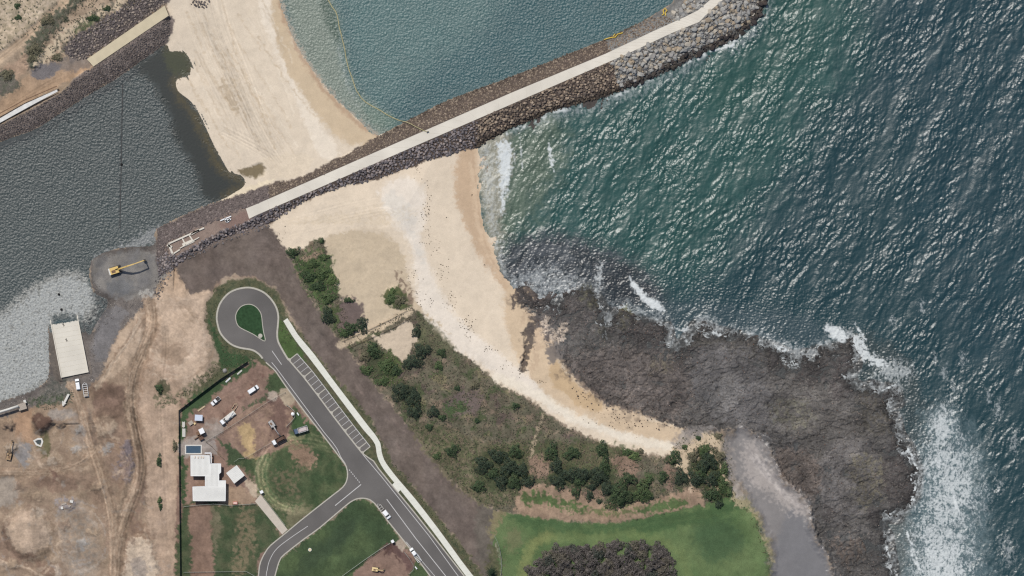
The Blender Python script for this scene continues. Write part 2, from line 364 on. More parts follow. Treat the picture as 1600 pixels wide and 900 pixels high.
def track(pts, w_, c=(176,152,128), d=(146,121,100), a=.85, n=3):
    LS(pts, w_, c, soft=4, edge=2, var=(.04,.05,.04), a=a, h=3.45, hs=6)
    p = catmull(pts, 3, False); nrm = np.gradient(p, axis=0); nrm = np.stack([-nrm[:, 1], nrm[:, 0]], 1); nrm /= np.linalg.norm(nrm, axis=1)[:, None] + 1e-6
    for i in range(n):
        o = (i / max(n - 1, 1) - .5) * w_ * .8 + rng.uniform(-1, 1)
        q = p + nrm * o
        paint(LC, q, d if i % 2 == 0 else (190,168,144), line=rng.uniform(.6, 1.1), soft=1.6, edge=1.0, es='S', a=rng.uniform(.4, .75), smooth=False)
        w0 = window(q, 5); dd = segdist(q, PX[w0], PY[w0], False); H[w0] -= .10 * np.exp(-(dd / 1.2) ** 2)
track([(235,475),(236,510),(226,545),(210,585),(204,630),(212,680),(220,720),(214,760),(196,810),(184,860),(180,990)], 18, n=7)
track([(112,600),(128,640),(140,690),(158,740),(172,790),(178,850),(176,990)], 14, n=5)
track([(-60,738),(0,738),(60,738),(110,730),(140,712),(150,700)], 12, n=5)
track([(220,500),(205,530),(180,565),(152,605)], 8, c=(184,164,142), n=3)
track([(-60,862),(0,878),(50,890),(100,930)], 7, c=(188,166,142), n=3)
LS([(188,760),(215,700),(214,770),(205,820)], 6, (128,104,88), soft=5, edge=3, a=.5)
LS([(224,755),(222,790),(210,825),(206,850)], 7, (124,103,90), soft=5, edge=4, es='S', a=.6)
LS([(80,735),(88,742),(86,750)], 6, (118,92,80), soft=3, edge=3, es='S', a=.7)
LS([(238,770),(242,840),(246,900)], 1.5, (146,126,106), soft=2, edge=1, a=.5)
for q in range(16):                       # tipped heaps and pale spoil
    x, y = [(20,700),(95,660),(120,700),(150,760),(60,800),(100,820),(130,850),(20,880),(90,890),(30,760),(165,700),(145,830),(80,720),(15,665),(128,672),(60,775)][q]
    L([(x + rng.uniform(5, 12) * math.cos(a_), y + rng.uniform(4, 9) * math.sin(a_)) for a_ in np.linspace(0, 5.3, 7)], [(176,160,142),(134,114,98),(150,146,140),(168,146,122)][q % 4], soft=5, edge=4, es='S', a=.75, var=(.05,.1,.12), h=4.3 if q % 2 else 3.9, hs=9, rough=.2)
for q in range(120):                      # scattered scrapes
    x, y = rng.uniform(-20, 275), rng.uniform(655, 910); a_ = rng.uniform(0, 6.28); l = rng.uniform(6, 34)
    LS([(x, y), (x + l * .5 * math.cos(a_), y + l * .5 * math.sin(a_)), (x + l * math.cos(a_ + .3), y + l * math.sin(a_ + .3))], rng.uniform(.8, 3.5), [(188,166,142),(140,118,100),(150,142,132)][q % 3], soft=2.5, edge=2.5, es='S', a=rng.uniform(.2, .55), var=(.04,.05,.08))

# ============ the broad brown strip
STRIP = [(272,402),(300,392),(350,372),(400,357),(422,354),(447,392),(460,417),(475,450),(505,495),(532,532),(570,580),(615,635),(650,680),(675,715),(712,757),(750,785),(775,798),(770,830),(772,860),(778,905),(780,990),
  (790,990),(752,900),(720,850),(682,805),(647,762),(617,725),(595,687),(580,657),(550,620),(507,572),(482,537),(450,482),(440,465),(425,448),(400,436),(370,430),(350,435),(330,452),(300,458),(285,440)]
L(STRIP, (114,102,93), soft=3, edge=2, es='S', var=(.04,.05,.05), c2=(105,93,85), mix='L', h=3.5, hs=10)
L([(745,790),(775,798),(772,860),(778,990),(750,900),(745,850)], (104,98,88), soft=10, edge=4, a=.7)
LS([(330,455),(350,438),(380,432),(410,440),(430,462),(445,490)], 3, (150,126,108), soft=3, edge=2, a=.7)
for q in range(26):
    x = rng.uniform(300, 740); y = 400 + (x - 330) * .95 + rng.uniform(-20, 20); l = rng.uniform(10, 50)
    LS([(x, y), (x + l * .65, y + l * .75)], rng.uniform(.8, 2), (132,115,106) if q % 2 else (98,86,82), soft=2, edge=1.5, es='S', a=.4)

# ============ grass: verges, paddocks, lawns
GR = dict(soft=3, edge=3, es='S', var=(.06,.12,.10), cls=GRASS)
L([(322,480),(333,455),(358,440),(398,437),(428,452),(444,478),(452,498),(470,520),(505,568),(550,618),(580,655),(595,686),(617,724),(647,760),(682,804),(720,850),(756,905),(780,990),(700,990),(690,900),(600,790),(520,700),(470,620),(400,565),(388,566),(352,590),(300,622),(283,640),(282,636),(310,605),(338,580),(345,548),(325,520)],
  (78,84,62), c2=(96,94,70), mix='S', h=3.5, hs=8, **GR)
L([(325,500),(338,520),(352,545),(380,556),(400,562),(385,572),(350,575),(340,545)], (60,80,52), **GR)
LS([(480,560),(520,610),(560,655),(600,720),(640,770),(700,850),(745,905)], 9, (92,88,68), soft=4, edge=4, es='S', thr=('S', .3, .4), var=(.05,.1,.15))
L([(440,500),(455,525),(478,560),(452,562),(436,540),(434,515)], (78,96,56), **GR)
# house plots
L([(283,640),(300,628),(388,566),(412,570),(440,590),(470,640),(503,678),(536,722),(545,745),(530,768),(480,806),(443,836),(420,855),(400,990),(283,990)], (146,121,106), c2=(132,108,95), mix='M', soft=2, edge=1, es='S', var=(.05,.07,.06), cls=DIRT, h=3.5, hs=6)
L([(285,642),(350,592),(392,568),(398,572),(350,605),(318,634),(296,648),(292,680),(290,740),(292,775),(285,780)], (66,84,56), **GR)
L([(384,636),(440,606),(446,612),(410,636),(388,652),(380,648)], (80,86,64), **GR)
L([(425,580),(440,592),(452,610),(430,616),(415,606)], (72,86,58), **GR)
L([(372,700),(352,690),(335,682),(345,690),(355,705),(358,730),(370,728),(385,715)], (68,80,56), **GR)
PAD = [(372,722),(385,715),(430,690),(470,668),(500,676),(536,722),(545,745),(530,768),(480,806),(448,832),(440,822),(408,772),(396,752),(388,735)]
L([(455,630),(475,655),(500,676),(480,690),(450,680),(452,660)], (70,90,58), **GR)
L(PAD, (68,84,56), c2=(84,92,64), mix='M', **GR)
L([(445,685),(462,690),(482,700),(492,718),(485,730),(470,724),(455,705)], (142,118,98), soft=6, edge=5, es='S', var=(.05,.08,.08))
L([(425,740),(445,765),(470,775),(460,748),(480,730),(470,725),(450,735)], (118,106,84), soft=8, edge=8, es='S', thr=('S', 0, .5), a=.7)
cx, cy = 462, 740
for rr, ww_, cc_ in ((56,5,(122,118,88)), (50,2,(140,130,100)), (60,2,(142,132,104)), (44,2,(110,108,80))):
    LS([(cx + rr * math.cos(a_), cy + rr * 1.0 * math.sin(a_)) for a_ in np.linspace(1.35, 4.9, 14)], ww_, cc_, soft=3, edge=2, es='S', a=.6)
for o in (0, 6, 14, 20): LS([(452,682+o),(480,678+o),(518,686+o)], 1.5, (124,124,92), soft=2, edge=1, es='S', a=.5)
L([(448,798),(480,790),(485,806),(455,826)], (128,118,94), soft=8, edge=4, es='S', a=.6)
L([(372,645),(398,632),(430,620),(450,612),(460,640),(452,680),(440,700),(400,715),(384,715),(360,690),(340,675),(335,660)], (152,127,108), c2=(136,112,98), mix='S', soft=2, edge=1, es='S', var=(.05,.07,.05), cls=DIRT)
L([(372,668),(392,662),(398,690),(400,712),(388,714),(380,700)], (186,160,118), soft=6, edge=3, es='S', a=.9)
L([(420,622),(455,614),(450,640),(452,680),(432,690),(422,660),(428,640)], (106,84,76), soft=6, edge=5, es='S', a=.8)
L([(422,612),(432,612),(434,620),(430,626),(422,622)], (170,154,138), soft=1.5, edge=1, es='S')
L([(436,612),(450,604),(462,622),(452,634),(442,628)], (166,150,128), soft=3, edge=2, es='S')
L([(322,660),(340,655),(352,665),(332,690),(310,700),(285,705),(285,690),(300,682),(312,685)], (156,143,132), soft=5, edge=3, es='S')
L([(283,690),(335,690),(338,712),(330,705),(325,712),(283,712)], (158,148,140), soft=3, edge=2, es='S', a=.9)
L([(295,665),(320,640),(350,620),(400,590),(418,600),(380,635),(345,660)], (150,124,108), soft=6, edge=4, es='S', a=.6)
LS([(352,648),(372,628),(392,604),(410,588)], 4, (112,84,74), soft=3, edge=3, es='S', a=.6)
L([(288,788),(400,788),(400,770),(410,780),(440,836),(420,855),(402,880),(398,990),(288,990)], (68,82,56), c2=(84,88,64), mix='M', **GR)
L([(296,790),(330,790),(332,830),(335,900),(335,990),(298,990),(300,870)], (132,108,92), soft=3, edge=2.5, es='S', var=(.05,.06,.05), cls=DIRT)
L([(330,790),(336,790),(345,820),(338,860),(334,830)], (110,104,82), soft=4, edge=3, es='S')
L([(375,800),(392,800),(398,850),(384,890),(370,905),(366,880),(372,840)], (118,108,84), soft=6, edge=6, es='S', thr=('S', .2, .5))
L([(352,760),(395,770),(400,790),(395,786),(345,788)], (158,134,112), soft=4, edge=3, es='S', var=(.04,.06,.05))
L([(380,750),(395,752),(406,772),(395,775)], (178,160,138), soft=3, edge=2, es='S')
L([(385,742),(398,750),(404,760),(412,780),(420,800),(440,826),(430,800),(412,765),(395,740)], (82,88,62), a=.9, **GR)
# park lawn between the two roads
LAWN = [(428,990),(432,885),(445,868),(477,842),(500,826),(540,792),(555,781),(570,779),(583,783),(590,792),(606,816),(628,842),(650,872),(674,902),(720,990)]
L(LAWN, (64,80,54), c2=(80,94,62), mix='L', h=3.5, hs=6, **GR)
L([(555,810),(520,830),(475,870),(460,905),(500,880),(540,850)], (58,72,52), soft=14, edge=6, a=.7)
L([(545,990),(552,900),(570,880),(600,852),(612,848),(640,860),(648,880),(640,900),(632,990)], (136,112,98), soft=2, edge=1.5, es='S', var=(.05,.06,.06), cls=DIRT)
L([(598,855),(612,846),(635,862),(646,880),(640,892),(622,870),(605,862)], (92,70,66), soft=4, edge=3, es='S', a=.8)
LS([(600,866),(612,855)], 2, (92,70,62), soft=1.5, edge=.5); LS([(610,856),(624,877)], 2, (92,70,62), soft=1.5, edge=.5)
L([(617,848),(632,838),(638,852),(628,860)], (168,152,134), soft=2, edge=1, es='S')

# ============ headland scrub
SCR = [(500,372),(520,400),(530,450),(560,520),(640,478),(665,498),(690,530),(735,562),(780,600),(830,627),(880,664),(940,692),(1000,707),(1046,716),(1060,690),(1090,676),(1120,682),(1134,700),(1142,742),(1150,770),(1140,790),(1000,815),(860,812),(800,800),(774,797),(750,784),(712,756),(675,714),(650,679),(615,634),(570,579),(532,531),(505,494),(475,449),(461,417),(450,392),(475,388)]
L(SCR, (110,103,86), c2=(97,93,76), mix='M', soft=3, edge=3, es='S', var=(.08,.12,.12), cls=SCRUB, h=4.0, hs=18, rough=.18)
L([(510,372),(530,365),(560,360),(620,380),(640,440),(648,470),(700,520),(642,482),(560,522),(552,500),(532,460),(520,420)], (198,180,153), soft=3, edge=3, es='S', var=(.03,.03,.04), cls=BEACH)
scp = fbm(PX / 22, PY / 22, 5, .6, seed=51); scq = fbm(PX / 30, PY / 30, 5, .6, seed=52); sm_ = (CLS == SCRUB).astype(np.float32) * (PX > 440)
for f_, th_, c_ in ((scp, .12, (72,84,54)), (-scp, .16, (140,122,104)), (scq, .22, (98,84,78)), (-scq, .24, (128,120,92))):
    k_ = (sm((f_ - th_) / .12) * sm_ * .75)[..., None]; LC = LC * (1 - k_) + (alb(c_) * (1 + .2 * NS + .2 * NG)[..., None]) * k_
LC = LC.astype(np.float32)
SG = dict(soft=5, edge=7, es='S', var=(.06,.12,.14))
L([(462,412),(478,395),(500,390),(515,400),(520,430),(528,450),(520,470),(500,480),(485,455),(470,430)], (60,78,48), c2=(82,96,60), mix='S', **SG)
L([(468,405),(478,400),(500,392),(505,398),(480,408)], (150,128,110), soft=3, edge=2, es='S', a=.8)
L([(532,470),(550,465),(566,480),(568,505),(550,525),(535,520),(528,500)], (112,98,92), soft=5, edge=4, es='S', var=(.04,.1,.1))
L([(505,480),(528,478),(526,505),(530,520),(560,530),(540,525),(512,500)], (74,84,54), **SG)
L([(598,462),(610,450),(625,448),(642,475),(640,483),(625,484),(605,475)], (72,88,56), c2=(96,98,66), mix='S', soft=3, edge=3, es='S', var=(.05,.1,.1), cls=SCRUB, h=4.2, hs=6)
L([(618,430),(622,425),(640,450),(648,470),(640,475),(628,448)], (140,122,104), soft=4, edge=5, es='S', thr=('S', .1, .3))
L([(655,495),(672,500),(720,555),(740,580),(700,560),(670,555),(650,535)], (92,94,70), soft=8, edge=5, es='S', a=.7)
L([(590,560),(612,548),(625,565),(620,600),(596,590)], (82,92,58), **SG)
L([(700,625),(735,608),(752,618),(748,640),(715,650),(698,640)], (112,98,94), soft=6, edge=5, es='S', a=.8)
L([(695,632),(730,628),(728,645),(700,648)], (74,88,58), **SG)
L([(640,660),(690,665),(760,690),(830,700),(830,760),(790,790),(740,780),(700,745),(660,700)], (84,92,62), c2=(112,102,82), mix='S', a=.85, **SG)
L([(770,700),(800,690),(840,690),(900,690),(960,695),(1000,715),(960,740),(900,760),(840,760),(800,740)], (104,98,74), c2=(80,88,60), mix='S', a=.8, **SG)
for pl in ([(822,716),(842,712),(860,722),(858,740),(838,745),(824,735)], [(955,715),(985,712),(1000,728),(985,745),(960,738)], [(1040,720),(1048,722),(1050,762),(1040,762)], [(875,765),(905,760),(910,775),(880,775)], [(920,755),(945,755),(942,778),(920,775)]):
    L(pl, (142,118,102), soft=5, edge=5, es='S', var=(.05,.1,.1), a=.85)
for pl in ([(880,728),(925,730),(955,722),(965,745),(960,768),(930,760),(890,762),(858,760),(862,735)], [(745,712),(790,700),(822,712),(830,760),(800,765),(765,765),(742,745)], [(630,600),(655,605),(662,640),(655,660),(640,650),(618,618)], [(570,545),(595,540),(600,570),(618,590),(600,600),(575,585)], [(955,755),(985,758),(1015,752),(1018,782),(985,795),(955,790)]):
    L(pl, (60,70,48), c2=(78,84,58), mix='S', soft=7, edge=7, es='S', var=(.05,.12,.16), a=.85)
# bare brown rim with broken green above the fairway
L([(805,795),(812,768),(835,755),(880,765),(930,782),(970,790),(1010,782),(1060,768),(1075,760),(1090,765),(1100,785),(1070,795),(1020,806),(950,815),(880,815),(830,808)], (158,134,112), soft=3, edge=3, es='S', var=(.06,.08,.07), cls=DIRT)
L([(815,775),(840,768),(870,778),(900,785),(920,798),(900,798),(850,786),(820,788)], (84,100,62), **SG)
L([(1002,792),(1030,785),(1062,778),(1075,788),(1040,798),(1000,802)], (86,102,64), **SG)
L([(920,795),(980,790),(1000,800),(960,806),(925,802)], (110,112,78), thr=('S', .1, .3), soft=4, edge=5, es='S')
# sandy end of the beach with small dunes
L([(1050,712),(1060,690),(1085,678),(1118,682),(1132,692),(1136,720),(1120,700),(1095,698),(1080,715),(1072,735),(1060,730)], (198,178,150), soft=4, edge=5, es='S', var=(.04,.07,.06), cls=BEACH)
L([(1090,700),(1110,698),(1125,712),(1137,745),(1145,770),(1130,785),(1110,785),(1085,755),(1075,735)], (76,82,54), c2=(56,64,46), mix='S', **SG)
for ln in ([(1103,698),(1118,715),(1128,740),(1140,760),(1148,775)], [(1072,735),(1078,755),(1080,770)], [(1086,698),(1089,718)], [(1092,740),(1108,755),(1125,770)]):
    LS(ln, 3, (190,168,142), soft=2, edge=1.5, es='S', a=.85)
LS([(850,645),(840,670),(833,695),(828,715)], 3, (178,160,134), soft=2.5, edge=2, es='S', a=.8)
L([(582,526),(600,521),(622,511),(640,501),(647,515),(652,530),(642,548),(632,563),(624,560),(610,549),(598,541)], (204,186,162), soft=3, edge=2.5, es='S', var=(.03,.03,.04), cls=BEACH)
LS([(532,538),(560,525),(600,505),(640,485)], 13, (208,188,160), soft=3, edge=1.5, es='S', a=.8, h=3.6, hs=8)
# ============ fairway
FAIR = [(772,990),(775,880),(768,840),(772,812),(790,800),(830,806),(880,815),(950,816),(1000,809),(1060,796),(1110,785),(1145,772),(1165,775),(1182,800),(1196,832),(1204,870),(1206,990)]
L(FAIR, (86,108,68), c2=(100,116,76), mix='L', soft=2, edge=1.5, es='S', var=(.07,.07,.05), cls=GRASS, h=3.6, hs=10)
L([(800,803),(880,818),(950,820),(1060,802),(1130,785),(1165,790),(1100,815),(1000,830),(900,835),(820,822)], (68,92,58), soft=8, edge=6, a=.8)
for q in range(9): LS([(800,816 + q * 9),(880,826 + q * 9),(960,826 + q * 9),(1060,812 + q * 9),(1150,800 + q * 9)], 4, (74,96,60) if q % 2 else (100,118,76), soft=4, edge=2, es='M', a=.22)
LS([(818,905),(822,875),(835,850),(860,835)], 16, (128,132,84), soft=14, edge=5, es='M', a=.7)
LS([(860,838),(930,838),(1000,836),(1060,860),(1075,905)], 12, (112,124,78), soft=14, edge=6, a=.5)
L([(790,830),(812,828),(815,850),(795,860)], (118,114,84), soft=10, edge=6, a=.6)
L([(1085,820),(1140,810),(1160,850),(1120,880),(1090,860)], (66,88,60), soft=22, edge=8, a=.7)
LS([(1165,778),(1185,808),(1198,840),(1206,880),(1206,990)], 9, (150,140,98), soft=6, edge=3, es='S', a=.7)
L([(765,850),(780,855),(783,900),(783,990),(765,990),(762,900)], (84,88,62), c2=(96,92,70), mix='S', a=.9, **SG)
LS([(775,848),(783,875),(783,905)], 1.6, (150,150,128), soft=1.5, edge=.5, a=.8)
L([(772,800),(790,798),(782,815),(772,835),(765,840),(766,815)], (132,122,92), soft=4, edge=4, es='S', a=.9)

# ============ rock platform and the wet sand inlet
RK = [(812,440),(835,468),(860,466),(885,456),(912,440),(935,455),(960,480),(1040,500),(1100,498),(1200,530),(1280,540),(1340,520),(1360,580),(1410,605),(1430,690),(1445,735),(1440,780),(1415,805),(1400,990),(1300,990),(1302,900),(1292,865),(1278,850),(1266,815),(1262,785),(1240,765),(1215,735),(1200,700),(1165,668),(1135,672),(1100,676),(1062,668),(1020,652),(985,640),(950,632),(915,602),(890,580),(868,545),(845,520),(838,500),(822,490),(810,470),(805,450)]
ridg = 1 - np.abs(fbm(PX / 26 + .3 * NM, PY / 16 + .3 * NM, 4, .55, seed=9)) * 2
crk2 = np.abs(fbm(PX / 15 + .4 * NM, PY / 11 - .3 * NM, 3, .6, seed=14))
crk = np.abs(fbm(PX / 34 + .35 * NM, PY / 22 - .35 * NM, 3, .6, seed=12))
L(RK, (95,90,84), c2=(72,68,65), mix='S', soft=4, edge=7, es='S', var=(.08,.12,.14), cls=ROCK)
rsd = sdf(np.array(RK, float), (slice(0, NY), slice(0, NX)))
rm = sm((rsd + 5 * NS) / 8)
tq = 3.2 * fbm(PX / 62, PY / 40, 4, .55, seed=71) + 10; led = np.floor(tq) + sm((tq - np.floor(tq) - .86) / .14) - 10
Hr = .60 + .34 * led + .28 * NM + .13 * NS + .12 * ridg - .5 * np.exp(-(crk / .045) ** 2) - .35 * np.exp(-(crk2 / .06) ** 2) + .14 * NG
edge_drop = np.clip((dsea + 8 * np.roll(NM, 51, 0) + 8 * NS + 3 * NG) / 9, -1.5, 1)
H[:] = H * (1 - rm) + (Hr * np.clip(edge_drop, 0, 1) + np.minimum(edge_drop, 0) * 1.2 - .05 + .25 * NS * (edge_drop < 1)) * rm
L([(830,475),(885,462),(905,470),(930,500),(900,530),(880,560),(860,545),(842,520)], (90,82,78), soft=6, edge=6, es='S', a=.8, var=(.05,.12,.16))
L([(885,560),(940,545),(1000,545),(1060,560),(1080,600),(1060,650),(1000,640),(940,625),(905,595)], (92,81,75), c2=(110,96,86), mix='S', soft=12, edge=8, es='S', a=.8, var=(.05,.12,.16))
L([(1080,545),(1150,535),(1200,560),(1240,600),(1230,660),(1170,668),(1120,655),(1085,610)], (98,94,92), soft=14, edge=8, a=.85, var=(.06,.06,.06))
L([(1110,600),(1150,585),(1160,620),(1130,650),(1108,640)], (112,108,104), soft=10, edge=6, a=.6)
L([(1200,560),(1300,600),(1340,650),(1350,700),(1290,720),(1240,690),(1210,640)], (100,94,86), c2=(88,82,76), mix='M', soft=14, edge=8, a=.8)
L([(1290,700),(1360,690),(1370,760),(1340,800),(1300,820),(1280,780)], (104,98,94), soft=14, edge=8, a=.7)
L([(1212,705),(1250,700),(1280,730),(1280,765),(1262,780),(1232,760),(1212,735)], (116,98,84), c2=(100,86,76), mix='S', soft=8, edge=6, es='S', var=(.05,.14,.2), a=.85)
for pl, c_ in (([(1330,720),(1370,710),(1385,760),(1365,790),(1340,785)], (118,108,72)), ([(1205,630),(1250,625),(1270,660),(1240,670),(1208,655)], (112,108,80)), ([(970,485),(985,485),(990,505),(965,510)], (112,106,68)), ([(908,446),(926,450),(934,472),(914,474)], (132,128,80)),
    ([(1305,845),(1340,840),(1350,870),(1315,880)], (118,94,74)), ([(1340,610),(1375,620),(1400,640),(1380,680),(1345,660)], (84,76,54)), ([(1020,560),(1045,558),(1045,580),(1022,582)], (122,110,76)), ([(935,500),(945,500),(948,530),(936,535)], (100,98,68)),
    ([(1080,515),(1110,510),(1180,530),(1230,560),(1200,572),(1130,545),(1085,540)], (86,80,66)), ([(870,500),(940,500),(945,540),(900,560),(870,540)], (92,88,80))):
    L(pl, c_, thr=('S', .0, .6), soft=14, edge=10, es='M', var=(.05,.14,.18), a=.55)
for pl in ([(985,495),(1040,508),(1040,545),(1000,545)], [(1255,565),(1285,560),(1290,590),(1260,600),(1248,585)], [(1340,560),(1330,610),(1300,620),(1305,560)], [(1395,690),(1430,730),(1430,780),(1390,785),(1380,740)], [(1205,530),(1240,560),(1200,580)],
    [(1360,795),(1378,803),(1370,815),(1355,810)], [(1288,792),(1302,795),(1300,812),(1288,815)]):
    L(pl, (74,66,62), thr=('S', .3, .4), soft=6, edge=6, es='S', var=(.05,.14,.18), a=.9)
LC *= (1 - .40 * rm * np.exp(-(crk / .045) ** 2) * sm(.3 + 1.6 * NL) - .22 * rm * np.exp(-(crk2 / .06) ** 2) * sm(.2 + 1.6 * NM))[..., None]          # joints of the rock darkened in colour, as shade in the cracks
# speckle of stones and shell on the rock and where it meets the sand
sp = (NG * 1.3 + NS * .5 + .25 * WN)
m_ = sm((sp - .55) / .2) * rm * sm((NM + .2) * 2) * sm((1120 - PX) / 60)
LC[:] = LC * (1 - m_[..., None] * .7) + alb((158,134,120)) * m_[..., None] * .7
for q in range(150):
    t = rng.uniform(0, 1); bx_, by_ = [(825,470),(850,530),(880,580),(930,620),(985,640),(1050,665)][int(t * 5.99)]
    x = bx_ + rng.normal(0, 16); y = by_ + rng.normal(0, 11)
    if q % 2: continue
    L([(x + rng.uniform(2, 6) * math.cos(a_), y + rng.uniform(1, 4) * math.sin(a_)) for a_ in np.linspace(0, 5.2, 6)], (98,84,76), soft=3, edge=2, es='S', a=.35)
for pl in ([(838,505),(852,495),(858,505),(850,530),(842,560),(836,580),(828,585),(834,545)], [(860,520),(880,505),(885,520),(868,548),(858,545)], [(822,478),(836,482),(830,510),(818,505)], [(815,452),(826,456),(822,470),(812,466)]):
    L(pl, (196,172,144), thr=('S', .35, .25), soft=4, edge=6, es='S', a=.9, var=(.04,.05,.05))
for pl in ([(806,455),(822,448),(840,462),(836,478),(820,476),(808,470)], [(818,520),(830,508),(834,530),(826,560),(820,580),(814,572),(820,545)], [(826,500),(842,492),(846,505),(830,525)], [(800,462),(806,470),(802,484),(797,474)]):
    L(pl, (84,76,72), thr=('S', .5, .2), soft=3, edge=5, es='S', a=.9, var=(.05,.1,.15), h=.7, hs=5, rough=.3)
L([(855,540),(872,535),(882,545),(880,560),(858,565)], (120,112,106), soft=4, edge=4, es='S', a=.9)
TI = [(1132,690),(1160,668),(1200,690),(1212,735),(1240,768),(1264,788),(1266,818),(1278,852),(1292,868),(1303,900),(1305,990),(1206,990),(1205,870),(1196,832),(1182,800),(1162,768),(1142,742)]
L(TI, (126,121,117), soft=20, edge=8, var=(.04,.05,.02), cls=TIDAL, h=.42, hs=24)
L([(1215,840),(1240,790),(1268,830),(1285,865),(1300,905),(1300,990),(1210,990),(1210,890)], (112,110,110), soft=12, edge=3, a=.9, var=(.02,.02,.01))
L([(1160,700),(1180,690),(1205,735),(1250,775),(1262,800),(1240,800),(1200,770),(1170,750)], (172,162,153), soft=18, edge=9, es='S', a=.8)
for q in range(26):
    x = 1165 + q * 2.4; y = 705 + q * 2.2 + rng.uniform(-10, 10)
    LS([(x, y), (x + 14, y + 18), (x + 26, y + 26 + rng.uniform(-4, 4))], rng.uniform(1, 3), (198,188,178) if q % 2 else (120,114,112), soft=4, edge=3, es='M', a=.5)
L([(1140,765),(1162,770),(1185,808),(1198,840),(1206,880),(1200,860),(1178,800),(1150,790)], (160,148,118), soft=5, edge=4, es='S', a=.9)
L([(1130,690),(1142,700),(1148,740),(1165,772),(1150,775),(1138,740)], (158,148,138), soft=6, edge=4, es='S', a=.9)
L([(1050,690),(1080,665),(1120,668),(1100,680),(1070,695),(1058,700)], (140,132,126), soft=6, edge=4, es='S', a=.7, cls=ROCK)

# ============ breakwater: core slopes from crest to water or to the sand
BW = [(246,357),(312,326),(345,314),(400,296),(430,285),(452,282),(485,270),(522,250),(557,232),(590,213),(640,187),(700,157),(800,120),(875,90),(945,62),(1000,36),(1050,5),(1075,-40),(1105,-80),(1250,-80),(1222,-50),(1206,-20),
  (1197,5),(1180,32),(1162,52),(1135,66),(1085,88),(1050,108),(975,140),(932,155),(862,173),(800,200),(747,229),(682,247),(640,261),(590,279),(537,291),(480,312),(427,347),(400,357),(350,373),(300,397),(265,425),(250,432),(244,405)]
PATH = [(385,326),(400,320),(617,225),(800,145),(945,85),(1017,51),(1070,27),(1090,17),(1112,-2),(1130,-24),(1150,-60),(1172,-60),(1152,-24),(1130,0),(1112,15),(1092,35),(1050,52),(975,87),(800,163),(657,225),(400,337),(390,342)]
CRE = [(258,378),(385,324)] + PATH[1:-2] + [(400,338),(390,344),(275,402)]
full = (slice(0, NY), slice(0, NX))
sB = sdf(np.array(BW, float), full) + .8 * NS
dP = np.maximum(-sdf(np.array(CRE, float), full), 0)
t_ = np.clip(sB / (sB + dP + 1e-3), 0, 1)
Hb = np.where(sB > 0, np.maximum(H, 0) * (1 - t_) + 4.3 * t_, H)
# underwater toe
Hb = np.where((sB <= 0) & (landSD < 0), np.maximum(Hb, np.clip(sB * M * .5, -1.6, 0)), Hb)
H[:] = Hb
bm_ = sm(sB / 2 + .5)[..., None]
base = np.where((PX > 955 + .3 * (PY - 90))[..., None], alb((128,126,122)), np.where((PX < 420)[..., None], alb((104,94,90)), alb((96,84,76))))
LC[:] = LC * (1 - bm_) + base * (1 + .25 * NS + .3 * NG + .06 * WN)[..., None] * bm_
CLS[:] = np.where(sB > 0, BREAK, CLS)
L([(262,380),(385,325),(392,342),(345,362),(310,380),(275,400)], (142,124,112), soft=3, edge=1.5, es='S', var=(.04,.06,.06))
L([(345,352),(385,330),(392,342),(360,358)], (134,112,102), soft=3, edge=1.5, es='S')
# the tide line darkens what it wets (rock and gravel banks)
wet = sm(1 - np.abs(landSD - 1 + 2.5 * NS) / 12) * ((CLS == BREAK) | (CLS == ROCK) | (CLS == GRAVEL)) * (landSD > -20)
wet *= np.where((PX > 740) & (sSEA > -45), 1.0, .55) 
LC *= (1 - .55 * wet)[..., None]
# flat ground under roads, buildings and paved things
for fp in ([(430,840),(405,905),(405,990),(440,990),(480,850),(560,780),(600,800),(700,990),(790,990),(600,720),(470,520),(450,480),(430,455),(385,443),(345,460),(333,495),(350,540),(400,560),(470,650),(530,720),(535,765)],
           [(283,640),(388,566),(470,640),(503,678),(545,745),(443,836),(400,990),(283,990)]):
    w0 = window(np.array(fp, float), 16); s0 = sm(sdf(np.array(fp, float), w0) / 12 + 1)
    H[w0] = H[w0] * (1 - s0) + 3.5 * s0
# ground under the western boat ramp follows the slab
RAMP = np.array([(80,498),(121,494),(139,582),(97,590)], float)
w0 = window(RAMP, 8); q0 = sdf(RAMP, w0)
vv = np.clip((PY[w0] - 494) / 92, -.05, 1)
H[w0] = np.where(q0 > -6, np.minimum(np.maximum(H[w0], -1.3 + 3.6 * vv), -1.0 + 3.6 * vv), H[w0])
L([(76,500),(80,498),(98,592),(88,596),(78,560)], (104,96,88), soft=2, edge=1.5, es='S')

# warp: nothing laid by wind, water or tyres has a clean edge
def warp(A, ax, ay):
    x = np.clip((PX - X0) / S + ax, 0, NX - 1.001); y = np.clip((PY - Y0) / S + ay, 0, NY - 1.001)
    i = x.astype(np.int32); j = y.astype(np.int32); fx = (x - i)[..., None]; fy = (y - j)[..., None]
    return ((A[j, i] * (1 - fx) + A[j, i + 1] * fx) * (1 - fy) + (A[j + 1, i] * (1 - fx) + A[j + 1, i + 1] * fx) * fy).astype(np.float32)
LC = warp(LC, 5 * NM + 2.4 * NS + 1.0 * NG, 5 * np.roll(NM, 211, 0) + 2.4 * np.roll(NS, 97, 1) + 1.0 * np.roll(NG, 33, 0))
earth = ((CLS == DIRT) * 1.0 + (CLS == SCRUB) * .9 + (CLS == ROCK) * .9 + (CLS == GRASS) * .6 + (CLS == GRAVEL) * .7 + (CLS == BEACH) * .22 + (CLS == TIDAL) * .3).astype(np.float32)
n1 = fbm(PX / 34, PY / 34, 6, .62, seed=41); n2 = fbm(PX / 14, PY / 14, 5, .65, seed=42); n3 = fbm(PX / 48, PY / 48, 5, .6, seed=43)
